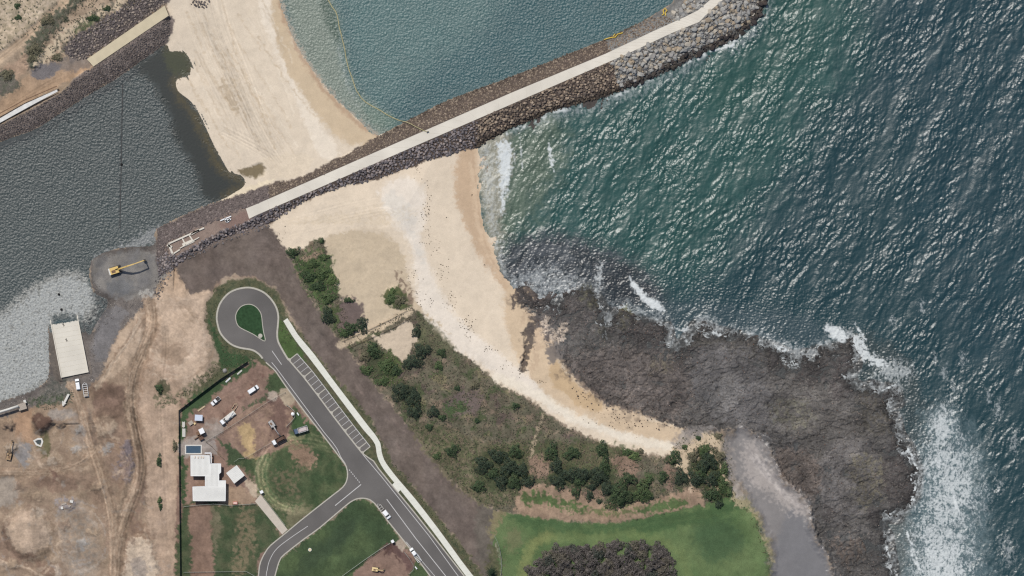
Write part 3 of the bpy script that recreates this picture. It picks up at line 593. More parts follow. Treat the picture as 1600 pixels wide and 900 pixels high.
LC *= np.clip(1 + earth * (.45 * n1 + .42 * n2), .4, 1.7)[..., None]
LC *= 1 + (earth * .10 * n3 * 1.2)[..., None] * np.array([.2, .0, -.35], np.float32)
# wheel ruts stay crisp
def ruts(pts, w_, n, amp=.16, lw=(.5, 1.4)):
    p = catmull(pts, 4, False); nr = np.gradient(p, axis=0); nr = np.stack([-nr[:, 1], nr[:, 0]], 1); nr /= np.linalg.norm(nr, axis=1)[:, None] + 1e-6
    for i in range(n):
        o = rng.uniform(-.5, .5) * w_; a0 = int(rng.uniform(0, .35) * len(p)); a1 = int(rng.uniform(.6, 1) * len(p))
        q = (p + nr * (o + rng.uniform(-2, 2) * np.sin(np.arange(len(p)) / rng.uniform(6, 14) + i))[:, None])[a0:a1]
        if len(q) < 3: continue
        for dx in (-2.4, 2.4):
            qq = q + nr[a0:a1] * dx; w0 = window(qq, 4); d0 = segdist(qq, PX[w0], PY[w0], False); k_ = np.exp(-(d0 / rng.uniform(*lw)) ** 2) * (.6 + .6 * NS[w0])
            LC[w0] *= (1 - (amp if i % 3 else -amp * .7) * k_)[..., None]; H[w0] -= .08 * k_
def swath(pts, w_, a_, seed):
    p = catmull(pts, 4, False); w0 = window(p, w_ + 8); d0 = segdist(p, PX[w0], PY[w0], False) + 3 * NS[w0] + 2.5 * NM[w0]
    LC[w0] *= (1 - a_ * sm((w_ / 2 - d0) / 3 + .5) * (.75 + .8 * np.roll(NS, seed, 1)[w0] + .5 * np.roll(NM, seed, 0)[w0]))[..., None]
MAIN = [(235,470),(238,510),(226,545),(210,585),(204,630),(212,680),(220,720),(214,760),(196,810),(184,860),(180,990)]
swath([(236,470),(242,505),(232,540),(216,580),(208,620)], 11, .34, 11); swath([(226,500),(222,540),(206,580),(198,640),(206,690)], 7, .3, 31)
swath([(208,640),(216,690),(224,725),(220,765),(202,810),(190,860),(186,920)], 11, .36, 51); swath([(198,760),(188,800),(180,850),(176,920)], 7, .3, 71); swath([(140,650),(152,700),(170,750),(180,800)], 8, .3, 91)
swath([(0,742),(60,742),(112,734),(142,716)], 8, .26, 13); swath([(60,755),(100,750),(140,758),(165,780)], 12, .24, 23); swath([(8,826),(16,852),(34,868),(58,872),(76,862)], 11, .34, 33); swath([(150,612),(190,616),(192,640),(160,646)], 18, .24, 43)
swath([(0,880),(40,892),(90,905)], 8, .2, 53); swath([(240,540),(262,550),(282,540)], 12, .12, 63); swath([(222,830),(236,842),(240,870)], 5, .22, 73); swath([(30,95),(70,62),(120,10)], 3, .16, 83)
for p_ in ([(216,500),(200,540),(176,570),(158,600)], [(228,560),(214,610),(214,650)], [(190,700),(196,750),(184,800)], [(120,620),(134,660),(150,700)]): swath(p_, 3.5, -.16, 17)
ruts(MAIN, 15, 14, .24, (.8, 1.8)); ruts([(112,600),(128,640),(142,690),(158,740),(172,790),(178,850),(176,990)], 12, 9, .22, (.8, 1.6)); ruts([(-60,738),(0,738),(60,738),(110,730),(140,712),(155,690)], 11, 6, .22, (.7, 1.4))
ruts([(150,650),(168,690),(190,700),(205,740),(200,790)], 14, 6); ruts([(250,480),(258,540),(250,640),(256,760),(262,900)], 18, 6, .08)
ruts([(225,500),(200,540),(170,580),(150,640),(148,700)], 10, 5); ruts([(-60,130),(0,92),(50,52),(105,0),(150,-50)], 9, 5); ruts([(0,180),(60,140),(110,115)], 8, 3)
ruts([(330,-30),(345,40),(372,110),(400,180),(430,235),(450,262)], 60, 16, .13); ruts([(290,-20),(318,60),(350,130),(380,190),(402,250)], 40, 12, .13); ruts([(345,200),(375,215),(410,235),(440,255)], 16, 6, .14)
ruts([(440,360),(500,345),(560,330),(620,330),(650,420)], 30, 6, .04); ruts([(330,410),(420,380),(470,470),(560,590),(680,740),(750,870)], 26, 8, .07)
for r_ in (50, 56, 62): ruts([(462 + r_ * math.cos(a_), 740 + r_ * math.sin(a_)) for a_ in np.linspace(1.3, 4.9, 14)], 4, 3, -.5, (1.4, 2.8))
ruts([(448,684),(480,682),(520,690)], 12, 3, -.35, (.9, 1.6)); ruts([(300,640),(340,620),(400,590)], 12, 5, .12); ruts([(380,655),(420,640),(430,690)], 20, 5, .10)
rim_dark = sm(1 - dsea / 26) * rm * sm(.5 + 1.2 * np.roll(NM, 19, 1))
LC *= (1 - .38 * rim_dark)[..., None]                       # weed-covered outer edge of the platform
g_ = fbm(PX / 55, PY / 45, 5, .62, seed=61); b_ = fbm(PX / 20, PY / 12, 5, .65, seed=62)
ledge = np.abs(tq - np.floor(tq) - .93) ; LC *= (1 - .35 * rm * sm(1 - ledge / .06))[..., None]; LC *= (1 + rm * .16 * (led - .3))[..., None]  # shade line along each ledge step painted into the rock colour
LC *= (1 + rm * (.95 * g_ + .7 * b_))[..., None]
k_ = (sm((NG * .9 + .5 * WN + b_ - .35) / .3) * rm * .55)[..., None]; LC = LC * (1 - k_) + alb((52, 48, 46)) * k_
k_ = (sm((-NG * .9 + .5 * WN - b_ - .62) / .3) * rm * .5)[..., None]; LC = (LC * (1 - k_) + alb((146, 134, 122)) * k_).astype(np.float32)
LC *= (1 + .16 * rm)[..., None]; mean_ = LC.mean(-1, keepdims=True); k_ = (.38 * rm)[..., None]; LC = (LC * (1 - k_) + mean_ * np.array([1.04, 1.0, .95], np.float32) * k_).astype(np.float32)
pools = sm((np.roll(n1, 300, 1) - .30) / .10) * rm * (rsd > 10)
LC[:] = LC * (1 - .55 * pools[..., None]) + alb((70, 74, 74)) * .55 * pools[..., None]; H -= .25 * pools   # standing pools
# ============ water colours
WC[:] = alb((32, 62, 66))
W([(560,-90),(1250,-90),(1210,0),(1300,-90),(1380,-90),(1330,100),(1250,220),(1180,330),(1100,420),(960,470),(780,440),(745,230),(900,150),(1100,80),(1190,20)], (44,80,74), soft=120, edge=20, es='L', var=(.05,.08,.05))
W([(1190,-90),(1280,-90),(1270,60),(1200,140),(1120,180),(1100,110),(1180,50)], (46,82,72), soft=60, edge=12, es='L', a=.6)
W([(1420,-90),(1900,-90),(1900,600),(1500,560),(1430,300)], (30,60,66), soft=120, edge=30, es='L')
W([(748,235),(800,205),(860,180),(880,240),(850,310),(810,370),(790,430),(765,380),(750,300)], (92,106,88), soft=60, edge=18, es='M', var=(.05,.1,.05), a=.85)
W([(745,225),(790,205),(800,250),(785,330),(785,400),(795,440),(770,400),(750,300)], (150,146,128), soft=16, edge=6, es='M', a=.9)
W([(775,440),(790,390),(850,365),(930,380),(1010,420),(1045,500),(900,450),(820,450)], (60,72,72), soft=50, edge=14, es='M', a=.6)
W([(790,400),(860,368),(940,390),(1000,430),(1030,470),(960,480),(880,462),(810,448)], (92,94,98), thr=('S', .2, .5), soft=30, edge=14, es='M', a=.7)
W([(780,430),(800,380),(860,370),(930,390),(1010,430),(1040,500),(960,500),(900,455),(850,480),(810,460)], (50,56,58), c2=(36,40,42), mix='M', soft=44, edge=12, es='M', var=(.05,.12,.1), a=.9)
W([(800,400),(850,370),(900,400),(930,450),(880,470),(820,450)], (92,96,98), thr=('M', .1, .8), soft=24, edge=10, es='M', a=.6)
W([(940,480),(955,480),(1048,520),(1060,545),(1110,520),(1200,540),(1290,540),(1270,500),(1150,480),(1040,470)], (62,78,82), soft=20, edge=10, es='M', a=.6)
W([(1330,520),(1420,560),(1440,620),(1480,640),(1470,720),(1440,740),(1400,680),(1340,610)], (56,66,64), soft=24, edge=12, es='M', a=.7)
W([(1375,800),(1420,795),(1440,860),(1470,990),(1395,990),(1385,860)], (92,98,94), soft=10, edge=6, es='M', a=.9, var=(.05,.1,.15))
W([(1450,640),(1500,650),(1540,740),(1535,820),(1560,990),(1425,990),(1425,760),(1440,690)], (98,116,118), soft=50, edge=16, es='M', var=(.05,.1,.08), a=.75)
# harbour
hm = sm(sHAR / 6 + 1.5)[..., None]
WC[:] = WC * (1 - hm) + alb((56,90,92)) * (1 + .12 * NL + .08 * NM)[..., None] * hm
W([(437,-90),(500,-90),(520,0),(535,60),(550,130),(600,180),(600,215),(560,190),(500,135),(455,60)], (122,132,118), soft=30, edge=6, var=(.04,.06,.04), a=.95)
W([(520,-90),(800,-90),(760,40),(660,110),(600,170),(560,130),(540,60)], (86,114,110), soft=60, edge=12, a=.7)
W([(498,-20),(518,0),(530,60),(524,62),(505,30)], (74,92,78), soft=10, edge=4, a=.8)
LSW = [(437,-60),(440,5),(457,55),(484,102),(522,152),(562,190),(590,212)]
WS(LSW, 6, (160,150,132), soft=8, edge=3, es='S', a=.85)
W([(565,160),(590,172),(625,190),(600,205),(575,185)], (96,118,104), soft=12, edge=4, a=.7)
# lagoon
lm = sm(sLAG / 6 + 1.5)[..., None]
WC[:] = WC * (1 - lm) + alb((62,71,69)) * (1 + .10 * NL + .06 * NM + .22 * sm((PX + 1.6 * PY - 200) / 500) - .16)[..., None] * lm
CALM = [(207,108),(257,70),(290,85),(298,110),(275,125),(300,160),(332,222),(360,270),(383,282),(375,300),(345,312),(318,310),(300,260),(272,215),(262,175),(240,135),(225,118)]
W(CALM, (16,25,17), soft=22, edge=5, es='M', var=(.04,.05,.02))
LGE = [(262,76),(290,86),(297,108),(280,120),(272,126),(284,155),(306,185),(325,222),(345,262),(372,278),(378,290),(352,308)]
WS(LGE, 12, (66,56,18), soft=18, edge=4, es='M', a=.9)
W([(255,80),(285,82),(296,98),(292,116),(262,108)], (48,52,16), soft=12, edge=4, es='M', a=.9)
WS([(-60,262),(0,230),(60,205),(90,190),(138,156),(178,132),(210,112)], 12, (36,44,44), soft=8, edge=6, es='S', a=.9)
for y_ in np.arange(130, 360, 1.0): pass
WS([(192,130),(190,200),(188,250),(187,356)], 2, (34,42,42), soft=2, edge=1.2, es='S', a=.85)
LAG_GLINT = [(-90,520),(0,486),(30,460),(60,440),(95,424),(122,423),(135,435),(145,455),(150,470),(150,500),(125,500),(122,494),(80,498),(78,600),(40,620),(-90,660)]
W(LAG_GLINT, (148,148,140), c2=(108,109,104), mix='G', k=1.4, soft=8, edge=5, es='S', var=(.05,.06,.22), a=.95)  # sun glint on the ripples, painted as pale speckled water colour
W([(143,460),(170,462),(170,482),(150,515),(140,528),(128,510),(140,495),(152,480)], (50,54,52), thr=('S', .1, .4), soft=6, edge=5, es='S', a=.9)
W([(150,400),(200,380),(246,352),(248,376),(200,392),(165,402)], (128,130,128), soft=8, edge=6, es='S', a=.8)

# ============ foam (its own tattered outlines), plus lace for the lagoon's painted glint
foam = np.zeros((NY, NX), np.float32)
for cx_, cy_, r_ in ((918,458,9),(978,492,10),(935,515,8)): W([(cx_ + r_ * .7 * math.cos(a_), cy_ + r_ * 1.3 * math.sin(a_)) for a_ in np.linspace(0, 5.3, 7)], (112,112,74), soft=7, edge=5, es='S', a=.8)
k_ = (sm((rsd + 4) / 10) * (sSEA < 14))[..., None]; WC = (WC * (1 - k_) + alb((62, 62, 58)) * (1 + .2 * NS)[..., None] * k_).astype(np.float32)
lace = 1 - np.abs(fbm(PX / 9 + .5 * NM, PY / 9, 4, .6, seed=21)) * 3.2       # net of foam threads
lace2 = 1 - np.abs(fbm(PX / 4, PY / 5 + .4 * NS, 3, .6, seed=22)) * 3
lace3 = 1 - np.abs(gn(PX / 2.3 + .6 * NS, PY / 2.9)) * 3.4
ca0, sa0 = math.cos(math.radians(16)), math.sin(math.radians(16))
laceS = 1 - np.abs(fbm((PX * ca0 + PY * sa0) / 6 + .9 * NM, (-PX * sa0 + PY * ca0) / 17, 4, .6, seed=81)) * 3.2
def foamp(p, soft=8, edge=8, a=1.0, lc=.5, line=None, es='S'):
    p = np.asarray(p, float)
    if len(p) > 2: p = catmull(p, 3, line is None)
    w = window(p, soft + edge + 4 + (line or 0)); sd = sdf(p, w, line=line is not None) + (line or 0)
    _seed[0] += 1
    r = (37 * _seed[0]) % NY, (91 * _seed[0]) % NX
    n = np.roll(F[es], r, (0, 1))[w]
    b = np.clip(sd + edge * 1.6 * n, -99, soft) / soft
    f = sm(b * .9 + .1 + lc * (.52 * laceS[w] + .40 * lace[w] + .34 * lace2[w] + .16 * lace3[w] - .78)) * (b > -.6) * a
    foam[w] = np.maximum(foam[w], f)
foamp([(776,222),(795,218),(804,240),(800,275),(792,310),(787,338),(780,330),(778,290),(775,250)], soft=7, edge=6, lc=.5)
foamp([(748,232),(770,225),(778,280),(780,340),(790,400),(800,445),(782,425),(765,380),(752,310)], soft=16, edge=8, a=.38, lc=1.2)
foamp([(855,225),(860,224),(865,250),(866,268),(861,262),(857,245)], soft=3, edge=3, a=.95, lc=.4)
foamp([(811,210),(815,225),(818,262),(814,255)], soft=2, edge=2, a=.6)
foamp([(983,432),(998,445),(1012,460),(1030,470),(1040,486),(1028,488),(1010,478),(996,462),(985,448)], soft=4, edge=4, a=1, lc=.3)
foamp([(930,420),(945,410),(942,440),(935,460)], soft=6, edge=7, a=.6, lc=.9)
foamp([(1050,505),(1065,512),(1078,508),(1075,520),(1060,516)], soft=4, edge=4, a=.9)
foamp([(1105,498),(1112,512),(1125,520),(1140,526),(1120,526),(1108,515)], soft=4, edge=4, a=.9)
foamp([(1285,508),(1300,505),(1318,512),(1328,528),(1318,536),(1300,532),(1290,520)], soft=6, edge=5, a=1, lc=.4)
foamp([(1328,530),(1345,520),(1352,535),(1360,548),(1380,560),(1392,575),(1375,575),(1355,568),(1340,555)], soft=6, edge=7, a=.95, lc=.6)
foamp([(1380,560),(1420,565),(1430,590),(1400,600),(1360,590)], soft=14, edge=10, a=.5, lc=1.2)
foamp([(1180,530),(1215,548),(1240,560),(1272,566),(1285,545),(1240,535),(1200,520)], soft=10, edge=8, a=.4, lc=1.2)
foamp([(1470,632),(1485,625),(1490,645),(1500,655),(1498,675),(1515,690),(1530,720),(1540,760),(1535,800),(1520,840),(1530,880),(1550,990),(1425,990),(1422,860),(1418,830),(1425,800),(1432,770),(1430,735),(1425,700),(1440,690),(1452,660)], soft=50, edge=26, a=.74, lc=1.3, es='M')
foamp([(1455,645),(1478,628),(1490,660),(1498,680),(1470,690),(1450,680)], soft=16, edge=9, a=.75, lc=1.0)
foamp([(1430,830),(1500,830),(1520,870),(1530,990),(1430,990)], soft=40, edge=18, a=.86, lc=1.15, es='M')
foamp([(1450,720),(1472,716),(1470,732),(1455,732)], soft=6, edge=6, a=.9, lc=.7)
foamp([(1488,770),(1494,778),(1500,800),(1495,798),(1489,785)], soft=2, edge=2, a=1, lc=.2)
for ln, lw in (([(1418,700),(1428,722),(1434,735),(1425,745),(1428,752),(1430,765),(1424,780),(1428,782)], 4), ([(1418,832),(1424,855),(1430,880),(1445,900),(1460,960)], 4), ([(1382,845),(1388,862),(1390,872)], 3), ([(1212,540),(1222,548),(1230,545)], 4), ([(1335,505),(1352,530)], 3),
               ([(1133,69),(1143,72),(1150,62),(1160,48),(1175,34)], 6), ([(1112,80),(1135,74)], 4), ([(1085,86),(1090,92)], 3), ([(1098,82),(1101,86)], 3), ([(1375,612),(1400,600)], 3)):
    foamp(ln, soft=3, edge=3, a=1, lc=.14, line=lw / 2 + .5)
foamp([(930,155),(975,140),(1050,108),(1085,92),(1100,100),(1060,125),(980,160),(900,185),(820,205),(800,202)], soft=16, edge=8, a=.3, lc=1.1)
foamp([(1140,75),(1178,40),(1200,10),(1210,15),(1185,55),(1150,85)], soft=12, edge=8, a=.35, lc=1.2)
foamp([(800,430),(850,410),(900,430),(905,455),(870,470),(830,465)], soft=20, edge=10, a=.4, lc=1.3)
foamp([(950,480),(1040,490),(1045,535),(1060,545),(1040,500)], soft=14, edge=8, a=.45, lc=1.2)
foamp([(525,70),(535,90),(548,135),(560,165),(548,150),(535,115)], soft=7, edge=5, a=.30, lc=1.0)
for fx, fy, r_ in ((1440,480,10),(1462,560,8),(1475,580,12),(1490,610,14),(1395,500,8),(1540,790,14),(1562,760,9),(1350,700,5),(1560,640,14),(1440,740,9),(1585,690,16),(1575,860,22),(1545,620,10),(1505,560,10)):
    foamp([(fx + r_ * .6 * math.cos(a_), fy + r_ * 1.3 * math.sin(a_)) for a_ in np.linspace(0, 5.3, 7)], soft=r_ * .9, edge=6, a=.42, lc=1.2)
foamp([(-90,530),(0,492),(60,445),(110,428),(140,445),(148,470),(130,498),(80,498),(77,595),(-90,650)], soft=10, edge=6, a=.30, lc=1.2)  # pale lace adding to the lagoon's painted sun glint, not foam
# wash where the sea meets rock
wash = sm(1 - np.abs(sSEA - 6 - 5 * NS - 6 * NM) / 15) * (sSEA > -3) * (rsd > -40) * sm(.35 + .6 * lace)
foam = np.maximum(foam, wash * .55 * sm(.35 + 1.3 * np.roll(NM, 77, 1) + .8 * NS))
lip = np.exp(-((H + .12) / .14) ** 2) * (own_sea := (sSEA > -14)) * ((rsd > -30) | ((sB > -30) & (PX > 790))) * sm(.25 + 1.5 * np.roll(NM, 140, 0) + 1.0 * NS)
foam = np.maximum(foam, lip * .85)
foam = np.clip(foam, 0, 1)

# ============ wave relief
ca, sa = math.cos(math.radians(24)), math.sin(math.radians(24))
U = PX * ca + PY * sa; V = -PX * sa + PY * ca       # U across the crests
wrp = 2.2 * NM
U2 = PX * .8 - PY * .6; V2 = PX * .6 + PY * .8
gp = sm(.5 + 1.1 * fbm(U / 26, V / 80, 3, .55, seed=31) + .35 * NL) # where the wind ripples the swell
def rot(d): c, s = math.cos(math.radians(d)), math.sin(math.radians(d)); return PX * c + PY * s, -PX * s + PY * c
Ua, Va = rot(36); Ub, Vb = rot(12); Uc, Vc = rot(52)
cr = 1 + .35 * NL + .25 * NM
chop = (.150 * gn(Ua / 5.2 + .5 * wrp * .4, Va / 13 + 9) * cr + .115 * gn(Ub / 3.9 + .5 * wrp * .4, Vb / 10 + 29) + .085 * gn(Uc / 3.2 + .3 * wrp, Vc / 7.5 + 3) * (2 - cr)
        + .10 * (1 - 2 * np.abs(gn(Ua / 9.5 + .5 * wrp * .4, Va / 24 + 5))) + .04 * gn(PX / 2.3, PY / 2.7) + .022 * WN)
sea_w = .60 * gn(U / 50 + .5 * NL, V / 130) + .30 * gn(U / 19 + .35 * wrp, V / 48 + 3) + .06 * gn(U2 / 9, V2 / 12 + 40) * (1 + NL)
east = np.clip(1.12 - (PX - 1000) / 1500, .78, 1.1)
big = (.20 * gn(Ua / 8.0 + 40, Va / 19 + 9) + .11 * gn(Ub / 5.2 + 11, Vb / 12 + 2) + .075 * gn(PX / 3.0 + 9, PY / 3.8) + .02 * WN)
mixb = sm(.5 + 2.2 * fbm(PX / 120, PY / 120, 3, .5, seed=95)); chop = (chop * (1 - .6 * mixb) + big * .75 * mixb) * 1.15 + .035 * WN
sea_w = (sea_w + chop * (.28 + 1.5 * gp)) * east
cal_w = (.07 * gn(PX / 2.15, PY / 2.3) + .10 * gn(PX / 2.9 + 7, PY / 2.7) * (1 + 1.2 * NM) + .05 * gn(U / 3.3 + 50, V / 4.2) + .018 * gn(PX / 11, PY / 9)) * (1 + .35 * NL + .25 * NM) * 1.15 + .105 * WN
calm = np.ones_like(PX)
cw = window(np.array(CALM, float), 20); calm[cw] = 1 - .97 * sm((sdf(np.array(CALM, float), cw) + 7 * NS[cw] + 5 * NM[cw] + 16 * fbm((PX[cw] * .5 - PY[cw] * .87) / 7, (PX[cw] * .87 + PY[cw] * .5) / 45, 3, .6, seed=91)) / 16 + .5)
bk = sm(1 - (sLAG - 6 - 6 * NS) / 5) * ((PY < 235 - .7 * PX + 10)) * (sLAG > -5); calm *= 1 - .9 * bk
calm *= 1 - .9 * sm(1 - np.abs(PX - (191.5 - (PY - 130) * .018) + 1.2 * NS) / 3.0) * ((PY > 130) & (PY < 358))
reefy = sm(1 - (segdist(np.array([(800,430),(880,420),(980,450),(1100,480),(1250,515),(1380,590),(1440,760),(1440,900)], float), PX, PY, False) - 25) / 60)
sea_w = sea_w * (1 - .45 * reefy) + reefy * (.13 * gn(PX / 2.8, PY / 2.3 + 31) + .10 * gn(PX / 4.6 + 3, PY / 3.6) + .05 * WN)
sea_m = sm(sSEA / 8 + 1.4)
har_m = sm(sHAR / 8 + 1.4)
WH = sea_w * sea_m + (cal_w * (1 - sea_m)) * calm
edge_in = sm(landSD / -10)
WH = WH * (.35 + .65 * edge_in)
WH += foam * .05 * lace2
roughW = np.clip(.30 + .35 * foam, 0, .9)
#@@MESH
# ------------------------------------------------------------------ materials
def nodes(name):
    m = bpy.data.materials.new(name); m.use_nodes = True
    nt = m.node_tree; b = nt.nodes['Principled BSDF']
    return m, nt, b
def bump_noise(nt, b, scale, strength, dist=.1, detail=3):
    tc = nt.nodes.new('ShaderNodeTexCoord'); n = nt.nodes.new('ShaderNodeTexNoise'); bp = nt.nodes.new('ShaderNodeBump')
    n.inputs['Scale'].default_value = scale; n.inputs['Detail'].default_value = detail
    bp.inputs['Strength'].default_value = strength; bp.inputs['Distance'].default_value = dist
    nt.links.new(tc.outputs['Object'], n.inputs['Vector']); nt.links.new(n.outputs['Fac'], bp.inputs['Height'])
    nt.links.new(bp.outputs['Normal'], b.inputs['Normal'])
    return tc, n
def mix_mul(nt, a, fac_socket, lo, hi):
    mr = nt.nodes.new('ShaderNodeMapRange'); mr.inputs['To Min'].default_value = lo; mr.inputs['To Max'].default_value = hi
    mr.inputs['From Min'].default_value = .3; mr.inputs['From Max'].default_value = .7
    nt.links.new(fac_socket, mr.inputs['Value'])
    mx = nt.nodes.new('ShaderNodeVectorMath'); mx.operation = 'SCALE'
    nt.links.new(a, mx.inputs[0]); nt.links.new(mr.outputs[0], mx.inputs['Scale'])
    return mx.outputs[0]
def attr_mat(name, scale=2.0, lo=.88, hi=1.12, rough=.95, bump=.5, spec=.2, bs=None):
    m, nt, b = nodes(name)
    at = nt.nodes.new('ShaderNodeAttribute'); at.attribute_name = 'Col'
    tc, n = bump_noise(nt, b, bs or scale, bump, .15)
    n2 = nt.nodes.new('ShaderNodeTexNoise'); n2.inputs['Scale'].default_value = scale; n2.inputs['Detail'].default_value = 4
    nt.links.new(tc.outputs['Object'], n2.inputs['Vector'])
    nt.links.new(mix_mul(nt, at.outputs['Color'], n2.outputs['Fac'], lo, hi), b.inputs['Base Color'])
    b.inputs['Roughness'].default_value = rough
    b.inputs['Specular IOR Level'].default_value = spec
    return m
def flat_mat(name, c, rough=.7, spec=.3, var=.12, scale=1.2, bump=0, metal=0, e=None):
    m, nt, b = nodes(name)
    rgb = nt.nodes.new('ShaderNodeRGB'); rgb.outputs[0].default_value = rgba(c, e)
    tc = nt.nodes.new('ShaderNodeTexCoord'); n = nt.nodes.new('ShaderNodeTexNoise')
    n.inputs['Scale'].default_value = scale; n.inputs['Detail'].default_value = 5
    nt.links.new(tc.outputs['Object'], n.inputs['Vector'])
    nt.links.new(mix_mul(nt, rgb.outputs[0], n.outputs['Fac'], 1 - var, 1 + var), b.inputs['Base Color'])
    if bump:
        bp = nt.nodes.new('ShaderNodeBump'); bp.inputs['Strength'].default_value = bump; bp.inputs['Distance'].default_value = .05
        nt.links.new(n.outputs['Fac'], bp.inputs['Height']); nt.links.new(bp.outputs['Normal'], b.inputs['Normal'])
    b.inputs['Roughness'].default_value = rough; b.inputs['Specular IOR Level'].default_value = spec; b.inputs['Metallic'].default_value = metal
    return m

def tag(o, label=None, cat=None, group=None, kind=None):
    if label: o['label'] = label
    if cat: o['category'] = cat
    if group: o['group'] = group
    if kind: o['kind'] = kind
    return o
def link(name, me, mat=None, parent=None):
    o = bpy.data.objects.new(name, me); COL.objects.link(o)
    if mat is not None and len(me.materials) == 0: me.materials.append(mat)
    if parent is not None: o.parent = parent
    return o
def mesh_np(name, V, Fc, mat, cols=None, smooth=False, parent=None):
    """V (n,3), Fc (m,k) numpy -> object"""
    me = bpy.data.meshes.new(name)
    k = Fc.shape[1]
    me.vertices.add(len(V)); me.vertices.foreach_set('co', np.ascontiguousarray(V, np.float32).ravel())
    me.loops.add(len(Fc) * k); me.loops.foreach_set('vertex_index', np.ascontiguousarray(Fc, np.int32).ravel())
    me.polygons.add(len(Fc)); me.polygons.foreach_set('loop_start', np.arange(0, len(Fc) * k, k, dtype=np.int32))
    me.polygons.foreach_set('loop_total', np.full(len(Fc), k, np.int32))
    me.polygons.foreach_set('use_smooth', np.full(len(Fc), smooth, bool))
    me.update(calc_edges=True)
    if cols is not None:
        at = me.color_attributes.new('Col', 'FLOAT_COLOR', 'POINT')
        c4 = np.ones((len(V), 4), np.float32); c4[:, :cols.shape[1]] = np.clip(cols, .002, 1)
        at.data.foreach_set('color', c4.ravel())
    return link(name, me, mat, parent)

# ------------------------------------------------------------------ ground and water sheets
WX = (PX - 800) * M; WY = (450 - PY) * M
ji, ii = np.meshgrid(np.arange(NY - 1), np.arange(NX - 1), indexing='ij')
base_i = (ji * NX + ii)
quads = np.stack([base_i, base_i + NX, base_i + NX + 1, base_i + 1], -1).reshape(-1, 4)
def sheet(name, Z, C, keep, mat, kind='structure', **t):
    q = quads[keep.reshape(-1)]
    u, inv = np.unique(q, return_inverse=True)
    Vv = np.stack([WX.ravel()[u], WY.ravel()[u], Z.ravel()[u]], 1)
    o = mesh_np(name, Vv, inv.reshape(-1, 4), mat, C.reshape(-1, C.shape[-1])[u], True)
    tag(o, kind=kind, **t)
    return o
def qmax(A): return np.maximum(np.maximum(A[:-1, :-1], A[1:, :-1]), np.maximum(A[:-1, 1:], A[1:, 1:]))
def qmin(A): return -qmax(-A)
cq = CLS[:-1, :-1]
dry = qmax(H) > -1.15
M_sand = attr_mat('sand', 1.5, .96, 1.04, .95, .25)
M_dirt = attr_mat('bare_earth', 1.3, .90, 1.10, .95, .5)
M_grass = attr_mat('grass', 2.2, .82, 1.18, .95, .9)
M_rock = attr_mat('rock', 1.4, .84, 1.16, .8, .9, .35)
M_scrub = attr_mat('low_scrub', 1.8, .80, 1.20, .95, 1.0)
M_grav = attr_mat('gravel', 2.4, .82, 1.18, .9, 1.0)
M_tidal = attr_mat('wet_sand', .6, .97, 1.03, .45, .05, .5)
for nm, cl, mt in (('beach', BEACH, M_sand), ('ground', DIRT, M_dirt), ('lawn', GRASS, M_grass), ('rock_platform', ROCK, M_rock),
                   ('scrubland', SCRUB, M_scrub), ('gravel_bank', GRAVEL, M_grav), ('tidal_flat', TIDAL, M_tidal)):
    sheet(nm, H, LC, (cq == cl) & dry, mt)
bo = sheet('breakwater', H, LC, (cq == BREAK) & dry, M_grav, kind='thing', label='long rubble mound breakwater carrying a pale concrete path between harbour and sea', cat='breakwater')

def water_mat(name, bscale, bstr, rough0, bd=.06):
    m, nt, b = nodes(name)
    at = nt.nodes.new('ShaderNodeAttribute'); at.attribute_name = 'Col'
    nt.links.new(at.outputs['Color'], b.inputs['Base Color'])
    tc, n = bump_noise(nt, b, bscale, bstr, bd, 2)
    bpn = [q for q in nt.nodes if q.type == 'BUMP'][0]
    mm = nt.nodes.new('ShaderNodeMath'); mm.operation = 'MULTIPLY'; mm.inputs[1].default_value = bstr
    nt.links.new(at.outputs['Alpha'], mm.inputs[0]); nt.links.new(mm.outputs[0], bpn.inputs['Strength'])
    sx = nt.nodes.new('ShaderNodeSeparateColor'); nt.links.new(at.outputs['Color'], sx.inputs[0])
    mr = nt.nodes.new('ShaderNodeMapRange'); mr.inputs['From Min'].default_value = .16; mr.inputs['From Max'].default_value = .45
    mr.inputs['To Min'].default_value = rough0; mr.inputs['To Max'].default_value = .85
    nt.links.new(sx.outputs[0], mr.inputs['Value']); nt.links.new(mr.outputs[0], b.inputs['Roughness'])
    b.inputs['IOR'].default_value = 1.34; b.inputs['Specular IOR Level'].default_value = .9
    return m
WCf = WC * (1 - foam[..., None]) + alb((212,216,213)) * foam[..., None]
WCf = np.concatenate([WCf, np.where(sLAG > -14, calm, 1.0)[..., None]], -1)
wetq = qmin(H) < .55
own = np.argmax(np.stack([sSEA, sHAR, sLAG]), 0)[:-1, :-1]
wq = wetq & (qmin(-landSD) > -34)
sheet('sea', WH, WCf, wq & (own == 0), water_mat('sea_water', 1.8, .7, .38))
sheet('harbour_water', WH, WCf, wq & (own == 1), water_mat('harbour_water', 2.9, 1.0, .40, .14))
sheet('lagoon_water', WH, WCf, wq & (own == 2), water_mat('lagoon_water', 2.9, 1.0, .40, .14))

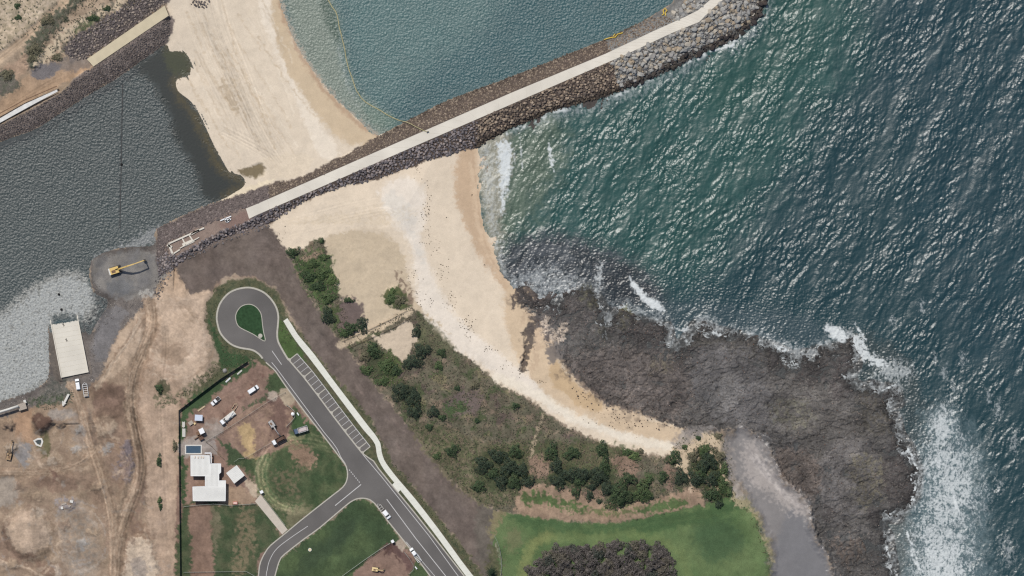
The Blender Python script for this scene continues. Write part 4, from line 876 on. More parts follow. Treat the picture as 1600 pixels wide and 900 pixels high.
# the country and the ocean beyond
def quadsheet(name, x0, y0, x1, y1, z, mat, n=1, **t):
    V_ = np.array([(wx(x0), wy(y0), z), (wx(x1), wy(y0), z), (wx(x1), wy(y1), z), (wx(x0), wy(y1), z)], float)
    o = mesh_np(name, V_, np.array([[3, 2, 1, 0]]), mat)
    return tag(o, **t)
M_far = flat_mat('far_ground', (146,132,108), .95, .1, .3, .02)
M_fsea = flat_mat('far_sea', (52,76,82), .3, .5, .15, .05, .6)
FAR = 22000
quadsheet('far_ground', -FAR, -FAR, X0, FAR, 3.2, M_far, kind='structure')
quadsheet('far_ground', X0, Y1, 1400, FAR, 3.2, M_far, kind='structure')
quadsheet('far_sea', 1400, Y1, FAR, FAR, -.2, M_fsea, kind='structure')
quadsheet('far_sea', X1, -FAR, FAR, Y1, -.2, M_fsea, kind='structure')
quadsheet('far_sea', 430, -FAR, X1, Y0, -.2, M_fsea, kind='structure')
quadsheet('far_ground', X0, -FAR, 430, Y0, 3.0, M_far, kind='structure')

def zat(px, py):
    i = min(max((px - X0) / S, 0), NX - 1.001); j = min(max((py - Y0) / S, 0), NY - 1.001)
    a, b = int(i), int(j); fx, fy = i - a, j - b
    return float((H[b, a] * (1 - fx) + H[b, a + 1] * fx) * (1 - fy) + (H[b + 1, a] * (1 - fx) + H[b + 1, a + 1] * fx) * fy)
#@@THINGS
# ------------------------------------------------------------------ small mesh builder
class MB:
    def __init__(s): s.v = []; s.f = []
    def add(s, vs, fs):
        b = len(s.v); s.v += [tuple(v) for v in vs]; s.f += [tuple(i + b for i in f) for f in fs]; return s
    def box(s, c, d, rz=0, taper=1.0, shift=0.0, rx=0, ry=0):
        R = Matrix.Rotation(rz, 3, 'Z') @ Matrix.Rotation(ry, 3, 'Y') @ Matrix.Rotation(rx, 3, 'X'); c = Vector(c); hx, hy, hz = d[0] / 2, d[1] / 2, d[2] / 2
        vs = []
        for z, t in ((-hz, 1.0), (hz, taper)):
            for x, y in ((-1, -1), (1, -1), (1, 1), (-1, 1)):
                vs.append(c + R @ Vector((x * hx * t + (shift if z > 0 else 0), y * hy * t, z)))
        return s.add(vs, [(3, 2, 1, 0), (4, 5, 6, 7), (0, 1, 5, 4), (1, 2, 6, 5), (2, 3, 7, 6), (3, 0, 4, 7)])
    def bar(s, a, b, w, h=None):
        a = Vector(a); b = Vector(b); h = h or w; d = (b - a); up = Vector((0, 0, 1)) if abs(d.normalized().z) < .95 else Vector((1, 0, 0))
        r = d.cross(up).normalized() * w / 2; u = r.cross(d).normalized() * h / 2
        vs = [a - r - u, a + r - u, a + r + u, a - r + u, b - r - u, b + r - u, b + r + u, b - r + u]
        return s.add(vs, [(0, 1, 2, 3), (7, 6, 5, 4), (0, 4, 5, 1), (1, 5, 6, 2), (2, 6, 7, 3), (3, 7, 4, 0)])
    def tube(s, pts, r, n=8, cap=True):
        pts = [Vector(p) for p in pts]; rings = []
        rr = r if isinstance(r, (list, tuple)) else [r] * len(pts)
        for i, p in enumerate(pts):
            d = (pts[min(i + 1, len(pts) - 1)] - pts[max(i - 1, 0)]).normalized()
            up = Vector((0, 0, 1)) if abs(d.z) < .95 else Vector((1, 0, 0))
            a = d.cross(up).normalized(); b = a.cross(d)
            rings.append([p + (a * math.cos(t) + b * math.sin(t)) * rr[i] for t in [2 * math.pi * k / n for k in range(n)]])
        vs = [v for r_ in rings for v in r_]; fs = []
        for i in range(len(pts) - 1):
            for k in range(n):
                fs.append((i * n + k, i * n + (k + 1) % n, (i + 1) * n + (k + 1) % n, (i + 1) * n + k))
        if cap: fs += [tuple(range(n - 1, -1, -1)), tuple(range((len(pts) - 1) * n, len(pts) * n))]
        return s.add(vs, fs)
    def loft(s, secs):
        """secs: list of equally long rings (closed), capped"""
        n = len(secs[0]); vs = [v for r in secs for v in r]; fs = []
        for i in range(len(secs) - 1):
            for k in range(n): fs.append((i * n + k, i * n + (k + 1) % n, (i + 1) * n + (k + 1) % n, (i + 1) * n + k))
        fs += [tuple(range(n - 1, -1, -1)), tuple(range((len(secs) - 1) * n, len(secs) * n))]
        return s.add(vs, fs)
    def prism(s, poly, z0, z1):
        """poly: world xy outline"""
        a = sum(poly[i][0] * poly[(i + 1) % len(poly)][1] - poly[(i + 1) % len(poly)][0] * poly[i][1] for i in range(len(poly)))
        if a < 0: poly = poly[::-1]
        n = len(poly); vs = [(x, y, z0) for x, y in poly] + [(x, y, z1) for x, y in poly]
        tri = tessellate_polygon([[Vector((x, y, 0)) for x, y in poly]])
        fs = []
        for t in tri:
            a_, b_, c_ = [poly[i] for i in t]
            cr = (b_[0] - a_[0]) * (c_[1] - a_[1]) - (b_[1] - a_[1]) * (c_[0] - a_[0])
            t = tuple(t) if cr > 0 else tuple(reversed(t))
            fs.append(tuple(i + n for i in t)); fs.append(tuple(reversed(t)))
        for i in range(n): j = (i + 1) % n; fs.append((i, j, j + n, i + n))
        return s.add(vs, fs)
    def build(s, name, mat, parent=None, smooth=False, bevel=0):
        me = bpy.data.meshes.new(name); me.from_pydata([tuple(v) for v in s.v], [], s.f); me.update()
        if smooth: me.polygons.foreach_set('use_smooth', [True] * len(me.polygons))
        o = link(name, me, mat, parent)
        if bevel:
            bv = o.modifiers.new('bevel', 'BEVEL'); bv.width = bevel; bv.segments = 2; bv.limit_method = 'ANGLE'
        return o
def empty(name, loc=(0, 0, 0), rz=0):
    o = bpy.data.objects.new(name, None); COL.objects.link(o); o.location = loc; o.rotation_euler = (0, 0, rz); o.empty_display_size = .5
    return o
def kids(o): return [c for c in bpy.data.objects if c.parent is o]
def copy_tree(o, loc, rz, parent=None, sc=None):
    def rec(src, par):
        c = src.copy(); COL.objects.link(c)
        if par is not None: c.parent = par
        for ch in kids(src): rec(ch, c)
        return c
    r = rec(o, parent); r.location = loc; r.rotation_euler = (0, 0, rz)
    if sc: r.scale = (sc, sc, sc)
    return r
def P(px, py, z=None): return (wx(px), wy(py), zat(px, py) if z is None else z)
def heading(a, b):                         # photo pixel direction -> world angle
    return math.atan2(-(b[1] - a[1]), b[0] - a[0])

# materials of built things
M_asph = flat_mat('asphalt', (106,102,98), .9, .3, .15, .07, .3)
M_asph2 = flat_mat('bay_asphalt', (112,107,102), .9, .3, .08, .4, .3)
M_conc = flat_mat('pale_concrete', (222,214,198), .85, .3, .09, .10, .2)
M_foot = flat_mat('footpath_concrete', (226,224,210), .85, .3, .04, .5, .1)
M_kerb = flat_mat('kerb_concrete', (186,180,166), .85, .3, .08, .8, .2)
M_mark = flat_mat('road_paint', (206,203,198), .7, .3, .08, 2)
M_white = flat_mat('white_paint', (246,246,244), .35, .5, .03, 1)
M_pale = flat_mat('off_white', (218,214,204), .6, .4, .08, 2)
M_roof = flat_mat('white_roof_steel', (232,230,222), .5, .4, .06, .3)
M_roofb = flat_mat('roof_rib', (196,194,188), .5, .4, .03, 1)
M_wall = flat_mat('rendered_wall', (200,190,176), .85, .2, .05, 1)
M_glass = flat_mat('dark_glass', (38,42,48), .12, .6, .05, 1)
M_black = flat_mat('rubber', (34,33,33), .9, .2, .1, 2)
M_dark = flat_mat('dark_steel', (58,54,52), .6, .4, .15, 2)
M_steel = flat_mat('grey_steel', (150,150,150), .45, .5, .1, 2, 0, .3)
M_yel = flat_mat('machine_yellow', (222,188,112), .5, .4, .1, 1.5)
M_yelp = flat_mat('pale_yellow', (232,206,150), .5, .4, .08, 1.5)
M_org = flat_mat('orange_boom', (224,190,70), .6, .4, .1, 2)
M_boom = flat_mat('weathered_yellow_boom', (182,172,128), .7, .3, .12, 1)
M_blue = flat_mat('blue_grey', (74,92,116), .5, .4, .1, 1)
M_red = flat_mat('skip_red', (206,112,96), .7, .3, .1, 1)
M_timb = flat_mat('weathered_timber', (150,132,108), .9, .2, .2, 3)
M_wood = flat_mat('new_timber', (212,190,156), .85, .2, .15, 3)
M_fence = flat_mat('dark_fence_steel', (52,60,52), .7, .3, .1, 1)
M_wire = flat_mat('galvanised_wire', (176,180,168), .6, .4, .1, 2)
M_pool = flat_mat('pool_water', (72,92,108), .12, .5, .08, .5, .3)
M_brown = flat_mat('brown_steel', (120,92,70), .7, .3, .2, 2)
M_soil = flat_mat('tipped_soil', (108,86,74), .95, .1, .2, 1.5, .6)
M_skin = flat_mat('light_blue_tarp', (206,214,226), .6, .3, .05, 1)
M_brick = flat_mat('pallet_pavers', (176,164,150), .9, .2, .25, 4)

M_wallw = flat_mat('weathered_white', (222,219,212), .8, .3, .12, .8)
# ------------------------------------------------------------------ roads, bays, kerbs, path
GZ = 3.5
ROAD_W = [(411,560),(405,553),(394.7,546.7),(377,543.5),(365,539.5),(354.7,532),(345,520),(340.7,506.7),(339.3,496),(341.3,482.7),(346.7,470.7),(357.3,458.7),(370.7,452),(386.7,449.3),(400,451.3),(413.3,457.3),(424,467.3),(432,480),(435.3,493.3),(434.8,506.7),(433.6,520),(434.7,532),(440,543.5),(449.3,559.3),(452,562.5)]
ROAD_E = [(475,589),(497,617.5),(517,644.5),(541,676),(566,707.5),(575,714),(584,720),(592,732),(617,763),(650,803),(687,850),(726,900),(790,982)]
ROAD_S = [(735,982),(672,899),(655,876),(635,849),(605,812),(590,791),(582,783),(576,779.5),(568,778),(560,778.6),(552,781.5),(540,790),(500,824),(477,840.5),(445,865.5),(438,874),(434,885),(430,900),(424,985)]
ROAD_N = [(398,985),(404.5,900),(406,884),(410,872),(416,861),(424,851),(445,834),(470,813),(522,772),(532,764.5),(539,757),(542.5,749),(543.5,740),(541.5,729),(535,719),(500,673),(477,643.5),(447,603),(432,581),(425,574),(416,566)]
road_poly = [tuple(p) for p in catmull(ROAD_W, 3, False)] + ROAD_E + ROAD_S[:1] + [tuple(p) for p in catmull(ROAD_S[1:-1], 2, False)] + [ROAD_S[-1]] + [ROAD_N[0]] + [tuple(p) for p in catmull(ROAD_N[1:], 2, False)]
ISL = catmull([(390.7,475.3),(400,479),(406.7,486.7),(409.3,494),(410.7,506.7),(412.7,520),(415,529.5),(413.3,532.7),(405.3,528),(394.7,521.3),(377.3,512.7),(371.5,507),(369,498.7),(369.3,491),(373.3,483),(380,477.3)], 3)
wp = lambda pts: [(wx(x), wy(y)) for x, y in pts]
road = MB().prism(wp(road_poly), GZ - .3, GZ + .06).build('road', M_asph); tag(road, kind='structure')
def ribbon(pts, w, z0, z1, closed=False, off=0.0):
    """raised strip following a photo-pixel line; off moves it sideways (m)"""
    p = np.array([(wx(x), wy(y)) for x, y in pts]); n = len(p)
    if closed: d = np.roll(p, -1, 0) - np.roll(p, 1, 0)
    else: d = np.gradient(p, axis=0)
    nr = np.stack([-d[:, 1], d[:, 0]], 1); nr /= np.linalg.norm(nr, axis=1)[:, None] + 1e-9
    a = p + nr * (off - w / 2); b = p + nr * (off + w / 2)
    m = MB(); vs = []
    for i in range(n): vs += [(a[i][0], a[i][1], z0), (a[i][0], a[i][1], z1), (b[i][0], b[i][1], z1), (b[i][0], b[i][1], z0)]
    fs = []
    for i in range(n if closed else n - 1):
        j = (i + 1) % n
        for k in range(4): fs.append((i * 4 + k, i * 4 + (k + 1) % 4, j * 4 + (k + 1) % 4, j * 4 + k))
    if not closed: fs += [(3, 2, 1, 0), ((n - 1) * 4, (n - 1) * 4 + 1, (n - 1) * 4 + 2, (n - 1) * 4 + 3)]
    return m.add(vs, fs)
def kerb(pts, w=.5, **k):
    o = ribbon(pts, w, GZ - .2, GZ + .17, **k).build('kerb', M_kerb); return tag(o, kind='structure')
kerb(catmull(ROAD_W, 4, False), .8); kerb(ROAD_E[4:], .55); kerb(catmull(ROAD_S[:-1], 2, False), .55); kerb(catmull(ROAD_N[1:], 2, False), .55)
kerb(ISL, .35, closed=True)
kerb([(452,562.5)] + ROAD_E[:5], .62).name = 'kerb'
isl = MB().prism(wp(ISL), GZ - .1, GZ + .12).build('traffic_island', flat_mat('island_grass', (52,76,50), .95, .1, .25, .8, 1.0)); tag(isl, kind='structure')
# parking bays
bayc = MB(); bays_line = MB(); baykerb = MB()
seg = [(452,562.5),(475,589),(497,617.5),(517,644.5),(541,676),(566,707.5)]
def lerp(a, b, t): return (a[0] + (b[0] - a[0]) * t, a[1] + (b[1] - a[1]) * t)
Lt = np.cumsum([0] + [math.dist(seg[i], seg[i + 1]) for i in range(5)])
def along(s):
    for i in range(5):
        if s <= Lt[i + 1] + 1e-6: return lerp(seg[i], seg[i + 1], (s - Lt[i]) / (Lt[i + 1] - Lt[i]))
    return seg[-1]
nrm = (0.79, -0.615)                       # away from the road
DEP = 16.2
outer = [(p[0] + nrm[0] * DEP, p[1] + nrm[1] * DEP) for p in seg]
b_ = MB().prism(wp([(p[0] + .8, p[1] - .6) for p in seg] + outer[::-1]), GZ - .3, GZ + .075).build('parking_bays', M_asph2); tag(b_, kind='structure')
tot = Lt[-1]; mk = MB(); nb = 21
def strip(a, b, w, z, m=None, up=.006):
    m = m or MB(); a = Vector((wx(a[0]), wy(a[1]), z)); b = Vector((wx(b[0]), wy(b[1]), z))
    return m.bar(a, b, w, up)
for i in range(nb + 1):
    s = tot * i / nb; p = along(s); isnib = i % 4 == 0 or i == nb
    q = (p[0] + nrm[0] * DEP * (1 if not isnib else 1.0), p[1] + nrm[1] * DEP)
    p2 = (p[0] + nrm[0] * 1.2, p[1] + nrm[1] * 1.2)
    if isnib:
        kb = ribbon([p2, q], .45, GZ - .1, GZ + .16).build('kerb', M_kerb); tag(kb, kind='structure')
        e = MB().prism(wp([(p[0] - 2.2, p[1] - 2.6), (p[0] + 2.6, p[1] + 2.4), (p[0] + 3.2, p[1] - 1.0), (p[0] + .4, p[1] - 3.2)]), GZ - .1, GZ + .165).build('kerb', M_kerb); tag(e, kind='structure')
    strip(p2, q, .16, GZ + .085, mk)
for i in range(5): strip(outer[i], outer[i + 1], .28, GZ + .09, mk)
tag(mk.build('bay_markings', M_mark), kind='structure')
def line_on(pts, w=.2, z=GZ + .067, dash=None):
    m = MB()
    if dash:
        a, b = pts; n = dash
        for i in range(n): strip(lerp(a, b, (i + .0) / n), lerp(a, b, (i + .5) / n), w, z, m)
    else:
        return tag(ribbon(pts, w, z - .003, z + .003).build('lane_marking', M_mark), kind='structure')
    return tag(m.build('lane_marking', M_mark), kind='structure')
line_on([(425.5,548),(440.5,569.5)], .28)
line_on([(604.5,779.5),(650,841),(697,900),(757,976)], .30)
line_on([(567,709.5),(597,745),(625,780),(670,836),(712,894),(771,970)], .26)
line_on([(425,566),(432,574.5),(470,625.5),(507,675.5),(520,691),(527,701),(533,714),(540,724)], .26)
line_on([(635,846),(655,871),(680,900)], .22)
line_on([(546,733.5),(563.5,755)], .34, dash=7)
line_on([(564.5,756.5),(524,789.5)], .34)
line_on(catmull([(481.5,821.5),(465,832.5),(450,843),(437,853),(428,863),(421,877),(418,890),(416,905),(411,985)], 3, False), .24)
# footpath
FP_W = [(443.2,501.5),(450,513),(457,524.5),(469,541),(482,557),(510,594),(540,634),(568,671),(578,682),(586.5,694),(588.5,706),(592,719),(601,734.5),(615,752),(640,783),(675,827.5),(700,861.5),(727,898),(787,976)]
FP_E = [(797,968),(737,896),(709,858.5),(683,823),(649,779),(624.5,750.5),(609,731),(600.5,718),(596.5,705),(594.5,692),(586,678),(577,667),(548,629),(518,589.5),(492,554),(477,536),(465.5,522),(457.5,509),(449.5,497)]
fp = MB().prism(wp([tuple(p) for p in catmull(FP_W, 2, False)] + [tuple(p) for p in catmull(FP_E, 2, False)]), GZ - .2, GZ + .1).build('footpath', M_foot); tag(fp, kind='structure')
tag(MB().prism(wp([(613,757),(618,752),(626,765),(622,769.5),(617,762)]), GZ - .2, GZ + .09).build('footpath', M_foot), kind='structure')
jn = MB()
for i in range(2, 90):
    s = i / 90; cw_ = catmull(FP_W, 6, False); ce_ = catmull(FP_E[::-1], 6, False)
    a = cw_[int(s * (len(cw_) - 1))]; b = ce_[int(s * (len(ce_) - 1))]
    if math.dist(a, b) < 16: strip(a, b, .05, GZ + .102, jn, .004)
tag(jn.build('footpath_joints', M_kerb), kind='structure')
# driveway to the house
tag(MB().prism(wp([(399,783),(407.5,772),(450,827),(441.5,834.5)]), GZ - .2, GZ + .08).build('driveway', flat_mat('driveway_concrete', (200,188,172), .85, .3, .06, .6, .2)), kind='structure')
# breakwater path
bz = 4.45
pthmb = MB().prism(wp(PATH), 3.6, bz)
pth = pthmb.build('path', M_conc); tag(pth, kind='structure')
pj = MB()
cl_n = catmull([(400,320),(617,225),(800,145),(945,85),(1017,51),(1070,27),(1112,-2)], 30, False); cl_s = catmull([(400,337),(657,225),(800,163),(975,87),(1050,52),(1092,35),(1130,0)], 30, False)
for i in range(4, 176, 4): 
    if math.dist(cl_n[i], cl_s[i]) < 40: strip(cl_n[i], (cl_n[i][0] + 8, cl_n[i][1] + 15.5) if False else cl_s[i], .06, bz + .003, pj, .004)
tag(pj.build('path_joints', flat_mat('joint', (190,180,162), .9)), kind='structure')
# north-west ramp, with a side channel, and the western boat ramp
ra = MB(); ra.prism(wp([(137,93),(258,9.5),(264.5,25),(147,104.5)]), 3.0, 4.15)
tag(ra.build('access_ramp', flat_mat('sandy_concrete', (206,192,162), .9, .2, .07, .3, .2)), 'pale concrete strip along the top of the rock bank north of the lagoon', 'ramp')
rr_ = MB(); A_, B_, C_, D_ = (78.5,499.5), (120.5,492.5), (139,581.5), (97,590)
vs = [P(*A_, -.35), P(*B_, -.35), P(*C_, 3.45), P(*D_, 3.45)]
rr_.add([(v[0], v[1], v[2] - .4) for v in vs] + vs, [(0, 1, 2, 3), (7, 6, 5, 4), (0, 4, 5, 1), (1, 5, 6, 2), (2, 6, 7, 3), (3, 7, 4, 0)])
M_ramp = flat_mat('ramp_concrete', (214,207,192), .85, .3, .08, .12, .2)
bramp = empty('boat_ramp'); tag(bramp, 'wide pale concrete boat ramp sloping down into the lagoon at its south bank', 'boat ramp')
rr_.build('slab', M_ramp, bramp)
for (a, b) in ((A_, D_), (B_, C_)):
    MB().bar(P(*a, -.1), P(*b, 3.7), .35, .35).build('edge_kerb', M_conc, bramp)
gr = MB()
for i in range(1, 12):
    t = i / 12; gr.bar(P(*lerp(A_, D_, t), -.35 + 3.8 * t + .012), P(*lerp(B_, C_, t), -.35 + 3.8 * t + .012), .07, .03)
gr.build('groove', flat_mat('ramp_groove', (208,199,180), .9), bramp)
# steel cleats lying on the ramp and one off it
for (x, y, lb) in ((99,507,'small dark steel cross lying near the top end of the boat ramp'), (104,531,'small dark cross shaped frame lying halfway up the boat ramp')):
    z = -.35 + 3.8 * (y - 494) / 92 + .1
    c = MB().bar(P(x - 2, y - 1, z), P(x + 2, y + 1.2, z), .18).bar(P(x - .5, y - 2.8, z + .12), P(x + .8, y + 3, z + .12), .18).build('steel_cross', M_dark); tag(c, lb, 'steel cross')
for (x, y, lb) in ((96,483.5,'round dark buoy floating in pale water just north of the boat ramp'), (92,460,'thin dark buoy in the pale water farther north of the ramp'), (190,257,'dark buoy on the floating line in the lagoon')):
    b = MB().tube([P(x, y, -.3), P(x, y, .1), P(x, y, .55), P(x, y, .75)], [.45, .62, .5, .15], 12).build('buoy', M_black, None, True); tag(b, lb, 'buoy')
ln = MB().tube([P(191.5, 132, .03), P(190.6, 190, .03), P(189.8, 257, .03), P(188.5, 300, .03), P(187.5, 356, .03)], .12, 6).build('floating_line', M_dark); tag(ln, 'thin dark floating line running north to south across the lagoon', 'floating line')

# ------------------------------------------------------------------ half-cast blocks on the causeway
def slab_thing(name, poly, z0, z1, mat, lb, cat, parent=None):
    o = MB().prism(wp(poly), z0, z1).build(name, mat, parent); return tag(o, lb, cat) if lb else o
cz = 4.35
fr = empty('formwork_frame'); tag(fr, 'long pale concrete formwork frame with open cells at the west end of the breakwater', 'formwork')
for a, b, w in (((264,381),(320,356),.7), ((264,381),(271,397),.9), ((271,397),(282,390),.6), ((286,373),(291,383),.6), ((297,368),(302,376),.6), ((262,383),(270,386),.9), ((282,388),(312,371),.4), ((300,366),(312,359),.9)):
    MB().bar(P(*a, cz + .2), P(*b, cz + .2), w, .8).build('beam', M_conc, fr)
o = MB().prism(wp([(285,381),(302,373.5),(305,378),(288,386)]), cz - .3, cz + .35).build('concrete_block', M_conc); tag(o, 'bright flat concrete block beside the open formwork frame', 'concrete block')
fr2 = empty('formwork_frame'); tag(fr2, 'short pale formwork frame lying between the long frame and the path', 'formwork')
for a, b, w in (((345,345),(362,338),.5), ((352,342),(356,347),.8), ((356,347),(361,342),.8), ((353,346),(360,343),1.0)):
    MB().bar(P(*a, cz + .2), P(*b, cz + .2), w, .7).build('beam', M_white, fr2)

# ------------------------------------------------------------------ pump hut and pale pipes
hut = empty('pump_hut', P(35.5, 635)); tag(hut, 'small pale concrete outlet hut at the end of a long curved pipe', 'hut')
z = hut.location.z
MB().box((0, 0, 1.0), (3.4, 2.8, 2.2), .3).build('wall', M_pale, hut)
MB().box((0, 0, 2.2), (3.8, 3.1, .25), .3).build('roof', M_brick, hut)
MB().box((1.2, 2.3, 1.0), (1.2, 1.6, 1.8), .3).build('intake', M_pale, hut)
tag(MB().tube([P(-40, 650, 4.0), P(0, 643.5, 4.0), P(15, 639, 4.0), P(30, 634, 4.0)], .55, 10).build('outlet_pipe', M_pale, None, True), 'long curved pale outlet pipe leading to the concrete hut', 'pipe')
tag(MB().prism(wp([(-60,221),(0,186),(40,163),(90,140.5),(91.5,143.5),(60,160),(0,193),(-60,228)]), 3.2, 4.5).build('concrete_wall', M_wallw), 'white concrete wall running along the top of the rock bank', 'wall')
tag(ribbon([(-60,213),(0,178),(40,156.5),(90,135)], .35, 3.3, 4.3).build('edge_beam', M_brown), 'thin brown beam running beside the white concrete wall', 'beam')
tag(MB().bar(P(99.5, 633, 4.2), P(108.5, 615.5, 4.0), 1.0, .5).bar(P(99.5, 634, 4.3), P(99.3, 626, 4.3), .5, .4).bar(P(100, 632, 4.4), P(104.5, 630, 4.4), .3, .3).build('crane_jib', M_pale), 'pale jib shaped like a Y lying on the ground below the ramp', 'jib')

# ------------------------------------------------------------------ house, garage, pool
def roofed(name, poly, lb, cat, h, rib_dir, loc_windows=()):
    t = empty(name, P(*poly[0], GZ)); ox, oy = t.location.x, t.location.y
    pw = [(x - ox, y - oy) for x, y in wp(poly)]
    cx_ = sum(p[0] for p in pw) / len(pw); cy_ = sum(p[1] for p in pw) / len(pw)
    inn = []
    a = sum(pw[i][0] * pw[(i + 1) % len(pw)][1] - pw[(i + 1) % len(pw)][0] * pw[i][1] for i in range(len(pw)))
    sgn = 1 if a > 0 else -1
    n = len(pw)
    for i in range(n):
        p0, p1, p2 = Vector(pw[i - 1]), Vector(pw[i]), Vector(pw[(i + 1) % n])
        d1 = (p1 - p0).normalized(); d2 = (p2 - p1).normalized()
        n1 = Vector((-d1.y, d1.x)) * sgn; n2 = Vector((-d2.y, d2.x)) * sgn
        q = p1 + (n1 + n2) * .45 / max(1 + n1.dot(n2), .3); inn.append((q.x, q.y))
    MB().prism(inn, 0, h).build('wall', M_wall, t)
    rf = MB().prism(pw, h + .004, h + .28).build('roof', M_roof, t)
    return t, rf, pw, h
HS = [(299.3,710.8),(328.7,710.8),(329.3,723.6),(346.4,723.6),(346.4,737),(343.4,740),(343.4,750),(354,750),(353.5,781.7),(303,781.7),(302.4,759.7),(322,759),(322,742.8),(299.6,742.8)]
t, rf, pw, h = roofed('house', HS, 'large flat white roofed house of joined rectangular wings beside the pool', 'house', 3.4, 0)
t.name = 'house'
ribs = MB()
hx, hy = HS[0]
def rel(px, py): return ((px - hx) * M, (hy - py) * M)
def rib(a, b, m=ribs, w=.10): 
    A = rel(*a); B = rel(*b); m.bar((A[0], A[1], h + .31), (B[0], B[1], h + .31), w, .05)
for x in np.arange(301.5, 328, 1.9): rib((x, 712), (x, 741.5))
for x in np.arange(324, 342.5, 1.9): rib((x, 743.5 if x < 330 else 725), (x, 759 if x < 330 else 759))
for y in np.arange(761.5, 781, 1.7): rib((304, y), (352.5, y))
ribs.build('roof_ribs', M_roofb, rf)
M_vent = flat_mat('vent_cream', (224,206,186), .7)
for (x, y) in ((306,713.5),(311,714),(316,713.5),(319,714)):
    A = rel(x, y); MB().box((A[0], A[1], h + .4), (.5, .9, .35)).build('roof_vent', M_vent, rf)
fl = MB()
for i in range(len(pw)):
    a, b = pw[i], pw[(i + 1) % len(pw)]; fl.bar((a[0], a[1], h + .2), (b[0], b[1], h + .2), .16, .3)
fl.build('fascia', M_white, rf)
for (a, b) in (((304.5,781.2),(314,781.2)), ((322,781.2),(334,781.2)), ((340,781.2),(349,781.2))):
    A = rel(*a); B = rel(*b); f = MB().bar((A[0], A[1] + .02, 1.6), (B[0], B[1] + .02, 1.6), .5, 1.7).build('window', M_glass, t)
    f.location.y -= -.12
A = rel(299.9, 727); MB().box((A[0] + .42, A[1], 1.5), (.3, 3.4, 2.3)).build('sliding_door', M_glass, t)
pg = MB()
for a, b in (((321,707.2),(331,707.2)), ((331,707.2),(331.2,722.8))):
    pg.bar(P(*a, GZ + 3.0), P(*b, GZ + 3.0), .5, .25)
pgm = empty('pergola', P(331, 707.2, GZ)); tag(pgm, 'slim white pergola beam wrapping the north east corner of the house', 'pergola')
for a, b in (((321,707.2),(331,707.2)), ((331,707.2),(331.2,722.8))):
    A = P(*a, 3.0); B = P(*b, 3.0); L0 = pgm.location
    MB().bar((A[0] - L0.x, A[1] - L0.y, 3.0), (B[0] - L0.x, B[1] - L0.y, 3.0), .45, .22).build('beam', M_white, pgm)
for q in ((321.5,707.2),(331,707.2)):
    A = P(*q, 0); MB().box((A[0] - pgm.location.x, A[1] - pgm.location.y, 1.45), (.14, .14, 2.9)).build('post', M_white, pgm)
GG = [(354.6,738.3),(370.9,726),(383.5,742),(367.2,754.8)]
t2, rf2, pw2, h2 = roofed('garage', GG, 'square white roofed garage turned diamond wise east of the house', 'garage', 3.0, 1)
hx, hy = GG[0]; h = h2; gm = MB()
for i in range(1, 11):
    rib(lerp(GG[0], GG[1], i / 11), lerp(GG[3], GG[2], i / 11), gm)
gm.build('roof_ribs', M_roofb, rf2)
A = rel(*lerp(GG[2], GG[3], .5)); MB().box((A[0] - .22, A[1] + .28, 1.3), (3.2, .12, 2.3), heading(GG[3], GG[2])).build('roller_door', M_steel, t2)
tag(t, 'large white roofed house of joined rectangular wings beside the pool', 'house')
tag(t2, 'square white roofed garage turned like a diamond east of the house', 'garage')
pool = empty('swimming_pool', P(303, 702, GZ)); tag(pool, 'rectangular blue swimming pool with pale coping north of the house', 'swimming pool')
pc = MB()
for cx_, cy_, sx_, sy_ in ((0, 1.95, 7.9, .5), (0, -1.95, 7.9, .5), (-3.7, 0, .5, 3.4), (3.7, 0, .5, 3.4)): pc.box((cx_, cy_, .06), (sx_, sy_, .2))
pc.build('coping', M_pale, pool); MB().box((0, 0, -.02), (6.9, 3.4, .1)).build('water', M_pool, pool)
MB().box((-2.9, 1.5, .05), (1.1, .4, .1)).build('step', M_blue, pool)

